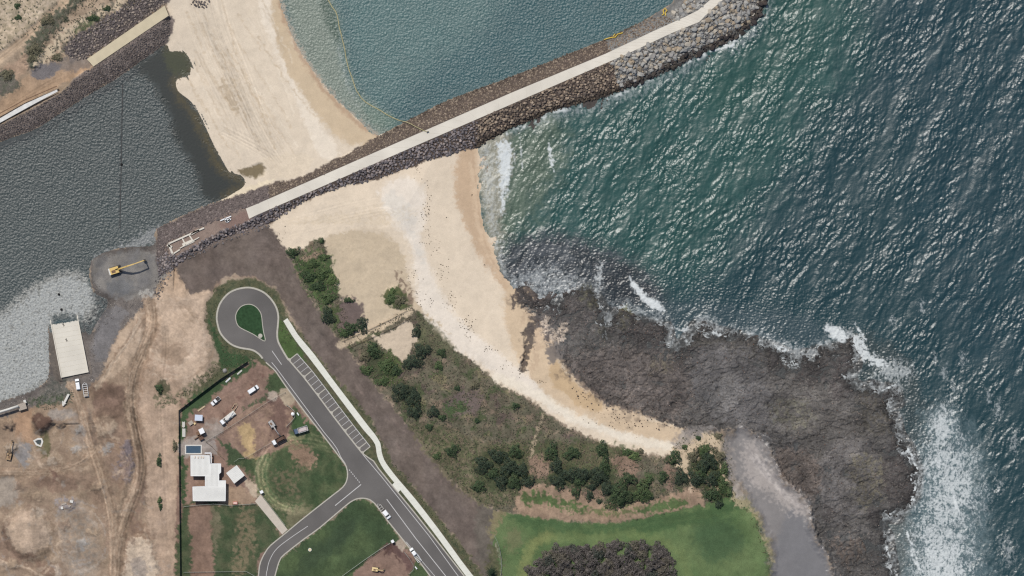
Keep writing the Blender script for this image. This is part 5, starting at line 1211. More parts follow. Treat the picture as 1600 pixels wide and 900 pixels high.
# ------------------------------------------------------------------ vehicles
def ring(x, zb, zt, wb, wt): return [(x, -wb, zb), (x, wb, zb), (x, wt, zt), (x, -wt, zt)]
def wheel_parts(t, xs, w, r=.36, dual=False):
    for x in xs:
        for s in (-1, 1):
            ty = MB().tube([(x, s * (w - .28), r), (x, s * w, r)], r, 12).build('wheel', M_black, t)
            MB().tube([(x, s * (w - .02), r), (x, s * (w + .015), r)], r * .55, 8).build('rim', M_steel, ty)
def ute(name, lb, cat, px, py, hd, kind='van', L_=5.2, W_=1.9, paint=None, tray=None):
    t = empty(name, P(px, py, zat(px, py) + .02), hd); tag(t, lb, cat)
    pm = paint or M_white; x0, x1 = -L_ / 2, L_ / 2; w = W_ / 2
    if kind == 'van':
        b = MB().loft([ring(x0, .45, 1.0, w * .95, w * .95), ring(x0 + .08, .35, 1.12, w, w), ring(x1 - 1.5, .35, 1.12, w, w), ring(x1 - .25, .35, .98, w * .97, w * .93), ring(x1, .45, .75, w * .85, w * .8)])
        b.build('body', pm, t, False, .05)
        c = MB().loft([ring(x0 + .12, 1.1, 1.35, w * .95, w * .9), ring(x0 + .3, 1.1, 1.85, w * .95, w * .86), ring(x1 - 2.0, 1.1, 1.88, w * .95, w * .86), ring(x1 - 1.75, 1.1, 1.8, w * .95, w * .84)])
        c.build('roof', pm, t, False, .05)
        MB().loft([ring(x1 - 1.74, 1.1, 1.78, w * .94, w * .83), ring(x1 - 1.05, 1.09, 1.13, w * .9, w * .86)]).build('windscreen', M_glass, t)
    else:
        MB().loft([ring(x0 + 1.9, .4, 1.12, w, w), ring(x1 - 1.35, .35, 1.12, w, w), ring(x1 - .2, .35, .98, w * .97, w * .93), ring(x1, .45, .75, w * .85, w * .8)]).build('body', pm, t, False, .04)
        MB().loft([ring(x0 + 1.95, 1.1, 1.7, w * .94, w * .84), ring(x0 + 2.1, 1.1, 1.8, w * .95, w * .84), ring(x1 - 1.95, 1.1, 1.78, w * .95, w * .84)]).build('roof', pm, t, False, .04)
        MB().loft([ring(x1 - 1.94, 1.1, 1.75, w * .94, w * .82), ring(x1 - 1.3, 1.09, 1.13, w * .9, w * .85)]).build('windscreen', M_glass, t)
        tr = MB()
        tr.box((x0 + .9, 0, .78), (1.8, W_ * .96, .1)); tr.build('tray', tray or M_dark, t)
        for cx_, cy_, sx_, sy_ in ((x0 + .9, w - .06, 1.8, .1), (x0 + .9, -w + .06, 1.8, .1), (x0 + .04, 0, .09, W_ * .9)):
            MB().box((cx_, cy_, .98), (sx_, sy_, .4)).build('tray_side', pm, t)
    for s in (-1, 1):
        MB().box(((x0 + x1) / 2 - .2, s * (w * .91), 1.42), (L_ * .38, .04, .38)).build('side_window', M_glass, t)
        MB().box((x1 - .1, s * w * .62, .78), (.12, .3, .16)).build('headlight', M_steel, t)
        MB().box((x0 + .02, s * w * .8, .85), (.06, .14, .3)).build('tail_light', M_red, t)
        MB().box((x1 - 1.7, s * (w + .12), 1.15), (.12, .22, .16)).build('mirror', M_black, t)
    wheel_parts(t, (x0 + .95, x1 - .95), w)
    return t
ute('parked_wagon', 'long white wagon with a dark windscreen parked just below the boat ramp', 'wagon', 122.5, 600.3, heading((124,609),(121,591)), 'van', 5.2, 1.95)
ute('parked_utility', 'white utility with a dark tray standing along the fenced yard', 'utility', 337.5, 626.3, heading((343.5,621),(331,632)), 'ute', 5.0, 1.9)
ute('parked_van', 'white van with a dark windscreen parked near the road entrance of the yard', 'van', 396.3, 608.3, heading((388,613.5),(404,603)), 'van', 5.5, 2.0)
ute('roadside_van', 'white van at the kerb just below the corner with an empty frame behind it', 'van', 604.5, 803.5, heading((600.5,798),(609,809)), 'van', 4.3, 2.2)
ute('roadside_wagon', 'white wagon at the kerb beside the soil building site', 'wagon', 645.8, 861.5, heading((650,867),(642,856)), 'van', 3.9, 1.9)
def frame_trailer(lb, px, py, hd, L_, W_, cross=4, boxed=None, mat=None, tri=0):
    t = empty('trailer', P(px, py, zat(px, py) + .02), hd); tag(t, lb, 'trailer'); mat = mat or M_pale
    f = MB()
    for s in (-1, 1): f.bar((-L_ / 2, s * W_ / 2, .75), (L_ / 2 - tri, s * W_ / 2, .75), .16, .25)
    for i in range(cross + 1): x = -L_ / 2 + (L_ - tri) * i / cross; f.bar((x, -W_ / 2, .78), (x, W_ / 2, .78), .12, .16)
    f.build('chassis', mat, t)
    d = MB()
    for s in (-1, 1): d.bar((L_ / 2 - tri, s * W_ / 2, .7), (L_ / 2 + .9, 0, .65), .1, .14)
    d.build('drawbar', mat, t)
    if boxed:
        for x, l in boxed: MB().box((x, 0, 1.15), (l, W_ * .9, .7)).build('crate', M_brick, t)
    wheel_parts(t, (-L_ * .18, -L_ * .32), W_ / 2 + .22, .32)
    return t
frame_trailer('long pale flat trailer with a loaded rear parked beside the white wagon', 134.8, 610, heading((136,620),(133,600)), 5.8, 2.1, 6, [(-2.1, 1.3)], M_white)
frame_trailer('pale ladder framed trailer at the kerb behind the wagon by the soil site', 653, 871.5, heading((658,879),(648,864)), 3.6, 1.9, 5, None, M_white)
frame_trailer('empty triangular trailer frame at the kerb beyond the corner van', 595, 792.5, heading((600,799),(589,785)), 2.6, 1.7, 2, None, M_pale, .2)
frame_trailer('small pale plant trailer behind the long yard truck', 367, 636, heading((364,641),(370,631)), 2.8, 1.5, 1, None, M_wood)
def truck(lb, px, py, hd, L_, W_, cabm, bodym, body='flat', cat='truck'):
    t = empty('truck', P(px, py, zat(px, py) + .02), hd); tag(t, lb, cat); x0, x1 = -L_ / 2, L_ / 2; w = W_ / 2
    MB().loft([ring(x1 - 1.9, .6, 2.4, w, w * .94), ring(x1 - .5, .6, 2.4, w, w * .92), ring(x1, .55, 1.35, w * .97, w * .95)]).build('cab', cabm, t, False, .05)
    MB().loft([ring(x1 - .46, 1.45, 2.3, w * .9, w * .85), ring(x1 - .06, 1.4, 1.5, w * .92, w * .9)]).build('windscreen', M_glass, t)
    MB().box((x0 / 2 + x1 / 2 - .6, 0, .8), (L_ - 1.6, .9, .25)).build('chassis', M_dark, t)
    bx0, bx1 = x0, x1 - 2.05
    if body == 'flat':
        MB().box(((bx0 + bx1) / 2, 0, 1.05), (bx1 - bx0, W_ * .98, .16)).build('flatbed', bodym, t)
        MB().box((bx1 - .6, 0, 1.7), (.7, W_ * .7, 1.1)).build('crane_base', M_dark, t)
        MB().tube([(bx1 - .6, .1, 2.3), ((bx0 + bx1) / 2, .2, 2.6), (bx0 + .5, -.4, 2.0)], .16, 6).build('crane_arm', M_white, t)
        for x, l in ((bx0 + 1.2, 1.7), (bx0 + 3.3, 1.2)): MB().box((x, .1, 1.4), (l, W_ * .6, .5)).build('load', M_pale, t)
    else:
        MB().box(((bx0 + bx1) / 2, 0, 1.15), (bx1 - bx0, W_, .12)).build('tipper_floor', bodym, t)
        for cx_, cy_, sx_, sy_ in (((bx0 + bx1) / 2, w - .05, bx1 - bx0, .1), ((bx0 + bx1) / 2, -w + .05, bx1 - bx0, .1), (bx0 + .05, 0, .1, W_), (bx1 - .05, 0, .1, W_)):
            MB().box((cx_, cy_, 1.75), (sx_, sy_, 1.1)).build('tipper_side', bodym, t)
        if body == 'soil': MB().box(((bx0 + bx1) / 2, 0, 1.7), (bx1 - bx0 - .3, W_ - .3, .9), 0, .6).build('soil_load', M_soil, t)
        if body == 'sand': MB().box(((bx0 + bx1) / 2, 0, 1.6), (bx1 - bx0 - .3, W_ - .3, .8), 0, .7).build('sand_load', flat_mat('grey_load', (206,192,188), .9, .1, .06, 2, .5), t)
    for s in (-1, 1): MB().box((x1 - .02, s * w * .7, .85), (.08, .3, .2)).build('headlight', M_steel, t)
    wheel_parts(t, (x0 + .9, x0 + 2.1, x1 - 1.0), w, .5)
    return t
truck('long white crane truck with pale load parked along the middle yard fence', 356.5, 652.5, heading((366,644.5),(346,660.5)), 8.4, 2.3, M_white, M_pale, 'flat')
truck('white cab tipper truck loaded with dark soil beside the earthworks', 436, 687.3, heading((447,681.5),(427.5,692)), 6.8, 2.3, M_white, M_dark, 'soil')
truck('blue grey cab tipper truck with pale load on the grass by the road', 470.5, 671.5, heading((481,668),(460,674.5)), 6.8, 2.45, M_blue, M_white, 'sand')
def excavator(lb, px, py, hd, track_l, track_w, house_off, boom, bodym, scale=1.0, cabside=1):
    """boom: list of (reach, side, height) points from the house forward"""
    t = empty('excavator', P(px, py, zat(px, py)), hd); tag(t, lb, 'excavator')
    for s in (-1, 1):
        tr = MB(); n = 16; pts = []
        r = .45 * scale; Lh = track_l / 2 - r
        for k in range(n):
            a = 2 * math.pi * k / n; pts.append(((Lh if math.cos(a) > 0 else -Lh) + r * math.cos(a), r + r * math.sin(a)))
        y0 = s * track_w / 2; hw = .3 * scale
        tr.add([(p[0], y0 - hw, p[1]) for p in pts] + [(p[0], y0 + hw, p[1]) for p in pts],
               [tuple(range(n)), tuple(range(2 * n - 1, n - 1, -1))] + [(i, i + n, (i + 1) % n + n, (i + 1) % n) for i in range(n)])
        tr.build('track', M_dark, t)
    MB().box((0, 0, .62 * scale), (track_l * .5, track_w, .4 * scale)).build('undercarriage', M_dark, t)
    hz = 1.0 * scale
    MB().box((-.5 * scale, 0, hz + .55 * scale), (3.3 * scale, 2.5 * scale, 1.0 * scale)).build('body', bodym, t, False, .08)
    MB().box((-2.3 * scale, 0, hz + .5 * scale), (.75 * scale, 2.6 * scale, 1.0 * scale)).build('counterweight', bodym if scale < 1 else M_pale, t, False, .12)
    MB().box((-.9 * scale, -.3 * scale, hz + 1.1 * scale), (1.5 * scale, 1.0 * scale, .15 * scale)).build('engine_cover', M_brown, t)
    cb = MB().box((.55 * scale, .78 * scale * cabside, hz + 1.15 * scale), (1.5 * scale, .95 * scale, 1.6 * scale), 0, .92).build('cab', bodym, t, False, .06)
    MB().box((1.27 * scale, .78 * scale * cabside, hz + 1.3 * scale), (.1 * scale, .8 * scale, 1.0 * scale)).build('window', M_glass, cb)
    bw = .5 * scale
    for i in range(len(boom) - 2):
        MB().bar(boom[i], boom[i + 1], bw * (1 - .18 * i), bw * 1.5 * (1 - .2 * i)).build('boom' if i < 2 else 'arm', bodym if i != 9 else M_dark, t)
        c = Vector(boom[i]) + Vector((0, 0, -.35 * scale)); 
    a, b = Vector(boom[0]), Vector(boom[1])
    for s in (-1, 1): MB().tube([a + Vector((.8 * scale, s * .35 * scale, -.3)), a.lerp(b, .6) + Vector((0, s * .32 * scale, -.1))], .09 * scale, 6).build('hydraulic_ram', M_steel, t)
    MB().bar(boom[-2], boom[-1], .35 * scale, .4 * scale).build('stick', bodym, t)
    e = Vector(boom[-1]); bk_ = MB()
    bk_.loft([[(e.x - .5 * scale, e.y - .5 * scale, e.z - .1), (e.x - .5 * scale, e.y + .5 * scale, e.z - .1), (e.x + .5 * scale, e.y + .5 * scale, e.z), (e.x + .5 * scale, e.y - .5 * scale, e.z)],
              [(e.x - .6 * scale, e.y - .5 * scale, e.z - .8 * scale), (e.x - .6 * scale, e.y + .5 * scale, e.z - .8 * scale), (e.x, e.y + .5 * scale, e.z - .95 * scale), (e.x, e.y - .5 * scale, e.z - .95 * scale)]])
    bk_.build('bucket', M_dark, t)
    return t
hd = heading((180,424),(226,409.5))
excavator('large yellow long reach excavator standing on the grey slurry fill', 181.5, 422, hd, 5.2, 3.0, 0, [(1.0, 0, 2.2), (6.0, 0, 6.6), (9.5, 0, 7.2), (14.0, .2, 6.8), (14.3, .2, 1.8)], M_yel, 1.25)
excavator('dark brown excavator with raised arm parked on bare ground at the west edge', 15.5, 711, heading((15,712),(20,690)), 3.6, 2.3, 0, [(1.0, 0, 1.8), (3.5, 0, 4.2), (5.4, 0, 3.4), (6.9, .1, 1.1)], flat_mat('sand_coloured_machine', (168,140,106), .6), .85)
excavator('pale grey excavator digging in the dark soil behind the trucks', 426.5, 663.5, heading((425,661),(438,680)), 3.4, 2.3, 0, [(1.0, 0, 1.8), (3.2, 0, 4.0), (5.2, 0, 3.2), (6.4, 0, 1.0)], flat_mat('grey_machine', (176,172,168), .6), .85)
excavator('small yellow excavator on the bare soil building site', 588, 889, heading((586,888),(600,890)), 2.7, 1.9, 0, [(.8, 0, 1.4), (1.9, 0, 2.6), (3.0, 0, 2.1), (3.7, .4, .8)], M_yelp, .72)

# ------------------------------------------------------------------ yard things
def boxthing(name, lb, cat, px, py, dims, rz, parts, z0=None):
    t = empty(name, P(px, py, z0), rz); tag(t, lb, cat)
    for pn, c, d, m in parts: MB().box(c, d).build(pn, m, t)
    return t
boxthing('site_shed', 'pale blue grey roofed site shed near the yard fence corner', 'shed', 311.5, 652.3, None, -.05, [('wall', (0, 0, 1.1), (3.2, 2.4, 2.2), M_wall), ('roof', (0, 0, 2.28), (3.6, 2.8, .12), M_skin), ('door', (.4, -1.22, 1.0), (.9, .06, 1.9), M_steel)])
boxthing('site_kiosk', 'tall white square site cabin with brown roofed annexes beside it', 'cabin', 316.3, 673, None, .45, [('wall', (0, 0, 1.6), (2.0, 2.2, 3.2), M_white), ('roof', (0, 0, 3.26), (2.3, 2.5, .12), M_white), ('annex', (-2.0, -.2, .9), (1.7, 1.6, 1.8), M_brown), ('door', (0, -1.12, 1.0), (.8, .05, 1.9), M_steel)])
tag(MB().bar(P(304.5, 686, GZ + .5), P(322, 674.5, GZ + .5), .4, .9).build('retaining_board', M_brown), 'dark brown board wall beside the tall white site cabin', 'board')
boxthing('container', 'low brown soil skip east of the white site cabin', 'skip', 315.5, 684.5, None, .5, [('bin', (0, 0, .6), (2.2, 1.7, 1.2), M_brown), ('load', (0, 0, 1.3), (1.9, 1.4, .3), M_soil)])
boxthing('paver_pallet', 'stack of grey brown pavers on a pallet inside the yard fence', 'pallet', 299, 660.5, None, .6, [('pallet', (0, 0, .1), (2.3, 2.0, .15), M_timb), ('pavers', (0, 0, .55), (2.1, 1.8, .75), M_brick)])
tag(MB().tube([P(305, 661.5, GZ), P(305, 661.5, GZ + .9)], [.4, .5], 10).build('drum', M_yelp), 'small cream drum beside the stack of pavers', 'drum')
def stack(lb, px, py, l, w, rz, n=4, mat=None):
    t = empty('timber_stack', P(px, py), rz); tag(t, lb, 'stack')
    for i in range(n): MB().box((rng.uniform(-.1, .1), (i - (n - 1) / 2) * w / n, .2 + .1 * (i % 2)), (l, w / n * .85, .25)).build('plank', mat or M_pale, t)
stack('upper pale sheet stack along the west yard fence', 287.5, 663, 2.6, 1.3, math.pi / 2, 3)
stack('lower and longer pale sheet stack along the west yard fence', 288, 675.5, 3.9, 1.5, math.pi / 2, 3)
stack('pale plank bundle lying in the grass north of the blue shed', 315.5, 638, 4.0, .7, heading((308,643),(321,634)), 2, M_wood)
stack('white plank bundle lying in the grass below the long fence', 357, 593.5, 3.0, .7, heading((352,597),(361,589)), 3, M_white)
stack('grey plank bundle near the east end of the long fence', 375, 581.5, 2.9, .7, heading((370,585),(379,577)), 3, M_pale)
boxthing('skip', 'small pinkish red rubble skip south east of the house', 'skip', 368.3, 785.3, None, .02, [('bin', (0, 0, .5), (2.1, 1.3, 1.0), M_red), ('rubble', (0, 0, 1.03), (1.8, 1.0, .15), flat_mat('rubble', (226,190,176), .9, .1, .2, 3))])
tk = empty('water_tank', P(458, 646.3)); tag(tk, 'round white water tank on grass beside a curved temporary fence', 'tank')
MB().tube([(0, 0, 0), (0, 0, 1.9)], .75, 20).build('tank_wall', M_white, tk, False); MB().tube([(0, 0, 1.9), (0, 0, 2.15)], [.76, .12], 20).build('tank_roof', M_white, tk)
boxthing('portable_toilet', 'small white portable toilet at the corner of the soil building site', 'toilet', 613.8, 845, None, .5, [('cabin', (0, 0, 1.1), (1.2, 1.2, 2.2), M_white), ('roof', (0, 0, 2.25), (1.35, 1.35, .12), M_white), ('door', (0, -.62, 1.0), (.8, .05, 1.8), M_skin)])
boxthing('portable_toilet', 'small white cabin beside the upper end of the driveway', 'toilet', 409.5, 768, None, .5, [('cabin', (0, 0, 1.0), (1.3, 1.2, 2.0), M_white), ('roof', (0, 0, 2.05), (1.5, 1.35, .12), M_white), ('door', (0, -.62, .95), (.8, .05, 1.7), M_skin)])
ac = empty('access_cover', P(484.6, 858.4, GZ + .04)); tag(ac, 'round pale concrete access cover set in the park lawn', 'cover')
MB().tube([(0, 0, -.05), (0, 0, .12)], .8, 20).build('ring', M_pale, ac); MB().tube([(0, 0, .12), (0, 0, .16)], .5, 16).build('lid', M_yelp, ac)
for (x, y, rz, lb) in ((466,646.5,-1,'white sign board lying on the grass east of the round tank'), (650.3,886.5,-.9,'white sign board on the verge beside the soil building site')):
    boxthing('sign_board', lb, 'sign', x, y, None, rz, [('panel', (0, 0, .7), (1.5, .5, .06), M_white), ('leg', (.5, 0, .33), (.08, .3, .66), M_dark), ('leg', (-.5, 0, .33), (.08, .3, .66), M_dark)])
tag(MB().tube([P(407.3, 524.5, GZ + .1), P(407.3, 524.5, GZ + .16)], 1.0, 20).build('pit_cover', M_kerb), 'pale circular pit cover at the tip of the turning circle island', 'cover')
tag(MB().tube([P(352, 579, GZ), P(352, 579, GZ + .5), P(352, 579, GZ + .9)], [1.1, .95, .4], 14).build('spoil_cone', flat_mat('grey_spoil', (150,146,142), .95, .1, .2, 2, .8)), 'round grey gravel pile on the verge outside the long fence', 'pile')
pd = empty('settling_pit', P(62, 690)); tag(pd, 'small dark water pit with pale liner rim among the earthworks', 'pit')
pp = [(54,688.5),(60,685.5),(65.5,685.5),(67,690),(64.5,697),(58,694.5)]
rim_ = ribbon(pp, .9, zat(60, 690) - .2, zat(60, 690) + .35, closed=True); rm_o = rim_.build('liner_rim', M_pale, pd); rm_o.location = (-pd.location.x, -pd.location.y, -pd.location.z)
wt_ = MB().prism(wp([(56,689),(60.5,687),(64.5,687),(65.5,690),(63.5,695),(58.5,693)]), zat(60, 690) - .2, zat(60, 690) + .12).build('pit_water', flat_mat('pit_water', (78,84,82), .15, .5), pd); wt_.location = rm_o.location
# boards and bars lying about the works
for (x, y, a, l, w_, c_, lb) in ((101,787,.3,5,.8,M_brick,'broken concrete slab in the rubble scatter'), (113,783,-.2,3,1.2,M_pale,'pale broken slab topmost in the rubble scatter'), (98,793,.1,2.2,1.2,M_pale,'small pale slab at the lower end of the rubble scatter'), (110,790,.9,2.2,.8,M_brick,'tilted slab in the middle of the rubble scatter')):
    tag(MB().box(P(x, y, zat(x, y) + .15), (l * .5, w_, .3), a).build('broken_slab', c_), lb, 'slab')

# ------------------------------------------------------------------ fences
def fence(lb, pts, hgt, mat, post_gap=3.0, solid=True, name='fence', wire=None, zf=None):
    t = empty(name, P(*pts[0])); tag(t, lb, 'fence'); o = t.location
    m = MB()
    for a, b in zip(pts[:-1], pts[1:]):
        A = Vector(P(*a)) - o; B = Vector(P(*b)) - o
        if solid: m.bar(A + Vector((0, 0, hgt / 2)), B + Vector((0, 0, hgt / 2)), .06, hgt)
        else:
            for k in (.3, .6, 1.0): m.bar(A + Vector((0, 0, hgt * k)), B + Vector((0, 0, hgt * k)), wire or .05, wire or .05)
    m.build('panel' if solid else 'rail', mat, t)
    L_ = 0; posts = []
    for a, b in zip(pts[:-1], pts[1:]):
        d = math.dist(a, b) * M; n = max(1, int(d / post_gap))
        for i in range(n): posts.append(lerp(a, b, i / n))
    posts.append(pts[-1])
    pm = MB().box((0, 0, hgt / 2 + .05), (.12, .12, hgt + .1)); me = None
    for q in posts[:100]:
        p = pm.build('post', mat, t) if me is None else link('post', me, None, t)
        me = me or p.data; p.location = Vector(P(*q)) - o
    return t
fence('tall dark solid fence enclosing the house plots on the west and north sides', [(283,990),(282.6,900),(281.6,800),(280.8,700),(280.2,641),(300,626),(344,592.5),(387,565)], 2.3, M_fence, 3.0)
fence('light wire fence dividing the northern yard from the earthworks plot', [(446,612.5),(430,621),(410,633.5),(390,647),(372,659),(348,674),(322,689)], 1.7, M_wire, 4, False, wire=.06)
fence('light wire fence between the earthworks plot and the ring track paddock', [(432,688),(414,697),(396,708),(382,715.5),(374,716),(367,721)], 1.7, M_wire, 4, False, wire=.06)
fence('short wire fence running from the cabin down to the garage', [(322,689),(332,697),(344,710),(350,716)], 1.5, M_timb, 4, False, wire=.08)
fence('low wire fence along the south side of the house plot', [(288,791),(310,788.5),(335,787),(360,789),(400,786.5)], 1.4, M_wire, 4, False, wire=.08)
fence('low pale wire fence across the foot of the lower plots', [(288,893.5),(320,893),(360,892.5),(386,892.5),(398,899)], 1.2, M_wire, 4, False, wire=.06)
fence('thin wire fence beside the driveway down to the road', [(404,762),(412,776),(425,793),(446,820)], 1.2, M_wire, 4, False, wire=.07)
fence('curved temporary fence around the round white tank', [(448,632),(455,637),(461,643),(461.5,651),(455,659),(448,666)], 1.6, M_wire, 2.4, False, wire=.10)
fence('pale temporary fence along the north side of the soil building site', [(530,903),(548,890),(570,874),(592,859),(610,848)], 1.8, M_wire, 3, False, wire=.10)
fence('curved temporary fence along the east side of the soil building site', [(632,862),(640,872),(646,882),(646,890),(640,896)], 1.8, M_wire, 3, False, wire=.06)
fence('northern post and rail fence of the sandy beach access track', [(535,533),(560,522),(580,513.5),(610,499),(636,485)], 1.0, M_timb, 2.5, False, wire=.07)
fence('southern post and rail fence of the sandy beach access track', [(545,544),(575,530),(600,519),(620,509),(640,498)], 1.0, M_timb, 2.5, False, wire=.07)
fence('thin curved fence along the west edge of the fairway', [(772,836),(777,845),(781,858),(783.5,872),(783.5,888),(782,905)], 1.1, M_wire, 3, False, wire=.08)

# ------------------------------------------------------------------ floating booms
BOOM = catmull([(508,-14),(513,0),(519,11),(525,19),(528.5,32),(531,46),(535,62),(538.5,76),(541,92),(545,108),(550,121),(555,137),(561,148),(569,157.5),(580,165),(593,172),(606,180),(617,185.5),(625,188.5)], 4, False)
tag(MB().tube([P(x + rng.normal(0, .15), y, 0.18) for x, y in BOOM], .22, 6).build('floating_boom', M_boom), 'long curved yellowish floating boom across the harbour from beach to breakwater', 'floating boom')
tag(MB().tube([P(625,188.5,.3), P(634,190.5,1.6), P(642,194,2.8), P(650,198.5,4.0), P(661,204,4.7), P(668,206.5,4.7)], .16, 6).build('mooring_rope', M_boom), 'pale mooring rope climbing the rocks from the boom to the path', 'rope')
bl = empty('bollard', P(668.5, 206.5, bz)); tag(bl, 'dark mooring bollard on the breakwater path where the rope ends', 'bollard')
MB().tube([(0, 0, 0), (0, 0, .6)], .3, 10).build('post', M_dark, bl); MB().box((0, 0, .65), (1.1, .35, .15), .5).build('crossbar', M_dark, bl)
tag(MB().tube([P(x, y, zat(x, y) + .9) for x, y in [(944,62),(950,60),(957,58.5),(961,58.5),(965,53.5),(973,51.5)]], .24, 6).tube([P(x, y, zat(x, y) + .9) for x, y in [(958,57),(961,53)]], .2, 6).build('stranded_boom', M_org), 'yellow boom length stranded in an S on the north rocks of the breakwater', 'boom')
tag(MB().tube([P(x, y, zat(x, y) + .9) for x, y in [(1034,24),(1037,22.5),(1036,17),(1039,13),(1042,17),(1039,20),(1040,25)]], .26, 6).build('stranded_boom', M_org), 'crumpled yellow boom on the north rocks near the pale boulders', 'boom')
tag(MB().tube([P(x, y, zat(x, y) + .9) for x, y in [(1196,-8),(1198,-4)]], .26, 6).build('stranded_boom', M_org), 'tiny piece of boom', 'boom') if False else None

# ------------------------------------------------------------------ boulders
def rock_templates(n, sub):
    out = []
    for i in range(n):
        bm = bmesh.new(); bmesh.ops.create_icosphere(bm, subdivisions=sub, radius=1.0)
        v = np.array([q.co[:] for q in bm.verts]); bm.verts.ensure_lookup_table()
        f = np.array([[q.index for q in t.verts] for t in bm.faces]); bm.free()
        for _ in range(15):                   # cut flat facets
            d = rng.normal(0, 1, 3); d /= np.linalg.norm(d); lim = rng.uniform(.48, .8); s = v @ d
            v = v - np.maximum(s - lim, 0)[:, None] * d
        v *= np.array([1.0, rng.uniform(.7, .95), rng.uniform(.55, .8)])
        out.append((v, f))
    return out
TS = rock_templates(8, 1); TBIG = rock_templates(8, 2)
def scatter(poly, gap, seed, keep=None):
    r = np.random.default_rng(seed); p = np.array(poly, float); mn, mx = p.min(0), p.max(0)
    xs, ys = np.meshgrid(np.arange(mn[0], mx[0], gap), np.arange(mn[1], mx[1], gap * .87))
    xs = xs + (np.arange(len(ys)) % 2)[:, None] * gap / 2
    x = (xs + r.uniform(-.42, .42, xs.shape) * gap).ravel(); y = (ys + r.uniform(-.42, .42, ys.shape) * gap).ravel()
    k = inside(p, x, y) & (x > X0 + 2) & (x < X1 - 2) & (y > Y0 + 2) & (y < Y1 - 2)
    x, y = x[k], y[k]
    if keep is not None: k = keep(x, y); x, y = x[k], y[k]
    return x, y
def zarr(x, y):
    i = ((x - X0) / S).astype(int); j = ((y - Y0) / S).astype(int); return H[j, i], LC[j, i]
def rocks(name, x, y, size, cols, mat, tmpl, lb=None, cat=None, sink=.25, dk=None):
    """one mass of stones that nobody could count"""
    n = len(x); z, _ = zarr(x, y); Vs = []; Fs = []; Cs = []; b = 0
    a = rng.uniform(0, 6.28, n); ti = rng.integers(0, len(tmpl), n)
    tilt = rng.normal(0, .25, (n, 2))
    for k in range(len(tmpl)):
        m = np.where(ti == k)[0]
        if len(m) == 0: continue
        v, f = tmpl[k]; nv = len(v); s = size[m][:, None]
        c, sn = np.cos(a[m])[:, None], np.sin(a[m])[:, None]
        X_ = (v[:, 0] * c - v[:, 1] * sn) * s; Y_ = (v[:, 0] * sn + v[:, 1] * c) * s; Z_ = v[:, 2] * s + tilt[m][:, :1] * X_ + tilt[m][:, 1:] * Y_
        X_ += wx(x[m])[:, None]; Y_ += wy(y[m])[:, None]; Z_ += z[m][:, None] + s * (.5 - sink)
        Vs.append(np.stack([X_, Y_, Z_], -1).reshape(-1, 3))
        Fs.append((f[None] + (np.arange(len(m)) * nv)[:, None, None] + b).reshape(-1, 3)); b += nv * len(m)
        Cs.append(np.repeat(cols[m], nv, 0))
    o = mesh_np(name, np.concatenate(Vs), np.concatenate(Fs), mat, np.concatenate(Cs))
    return tag(o, lb, cat, kind='stuff')
M_boul = attr_mat('boulder', 3, .84, 1.14, .85, .6, .3)
def tones(n, pal, w=.12, wetm=None):
    pal = np.array([alb(c) for c in pal]); c = pal[rng.integers(0, len(pal), n)] * (1 + rng.normal(0, w, (n, 1)))
    return np.clip(c, .01, .8)
def wet_of(x, y):
    """how far a stone lies in the wave-wetted band: 1 wet, 0 dry"""
    i = ((x - X0) / S).astype(int); j = ((y - Y0) / S).astype(int)
    z = H[j, i]; sea = sSEA[j, i] > -60
    lim = np.where(sea, 1.35, .55)
    return np.clip((lim - z + rng.normal(0, .25, len(x))) / .5, 0, 1)
notpath = lambda x, y: sdf_at(np.array(PATH, float), x, y) < -1.0
headp = lambda x, y: x > 955 + .25 * (y - 90)
nearpoly = [(246,357),(312,326),(345,314),(400,297),(430,287),(452,284),(485,272),(522,252),(557,234),(590,213),(640,186),(700,156),(800,119),(875,89),(945,61),(1000,35),(1050,4),(1075,-40),(1165,-55),(1222,-50),(1207,-20),(1198,5),(1182,32),(1164,52),(1137,67),(1086,89),(1051,109),(975,141),(932,156),(862,174),(800,201),(747,230),(682,247),(640,261),(590,279),(537,291),(480,312),(427,347),(400,357),(350,373),(300,397),(265,425),(250,430),(244,405)]
notcrest = lambda x, y: notpath(x, y) & (sdf_at(np.array([(258,380),(385,324),(391,343),(345,362),(310,380),(275,402)], float), x, y) < .5)
SOUTH_ = lambda x, y: y > np.interp(x, [240, 388, 660, 800, 960, 1040, 1080, 1120, 1150], [405, 335, 225, 155, 88, 55, 36, -2, -45])
# south face, ordinary stones
x, y = scatter(nearpoly, 4.0, 1, lambda x, y: notcrest(x, y) & SOUTH_(x, y) & ~headp(x, y))
cm = np.where((x < 745)[:, None], tones(len(x), [(126,118,118),(142,132,130),(112,106,106),(154,142,136),(100,94,96)]), tones(len(x), [(136,120,104),(152,134,114),(120,106,94),(168,150,130),(108,96,86)]))
wv = wet_of(x, y)[:, None]; wv = wv * (x > 740)[:, None]
rocks('rubble_armour', x, y, rng.uniform(.6, 1.08, len(x)), cm * (1 - .68 * wv), M_boul, TS, 'brown rubble stones covering the seaward face of the breakwater', 'rubble')
# north face, small stones
x, y = scatter(nearpoly, 3.0, 2, lambda x, y: notcrest(x, y) & ~SOUTH_(x, y) & ((x < 1005 + .4 * (40 - y)) | (x < 1050) & (y > 27)))
cm = np.where((x < 420)[:, None], tones(len(x), [(118,106,102),(130,118,112),(104,94,90)]), tones(len(x), [(126,110,96),(140,124,106),(110,96,84),(152,136,118)]))
wv = wet_of(x, y)[:, None] * (x > 560)[:, None]
rocks('rubble_armour', x, y, rng.uniform(.45, .8, len(x)), cm * (1 - .55 * wv), M_boul, TS, 'small brown stones covering the harbour face of the breakwater', 'rubble')
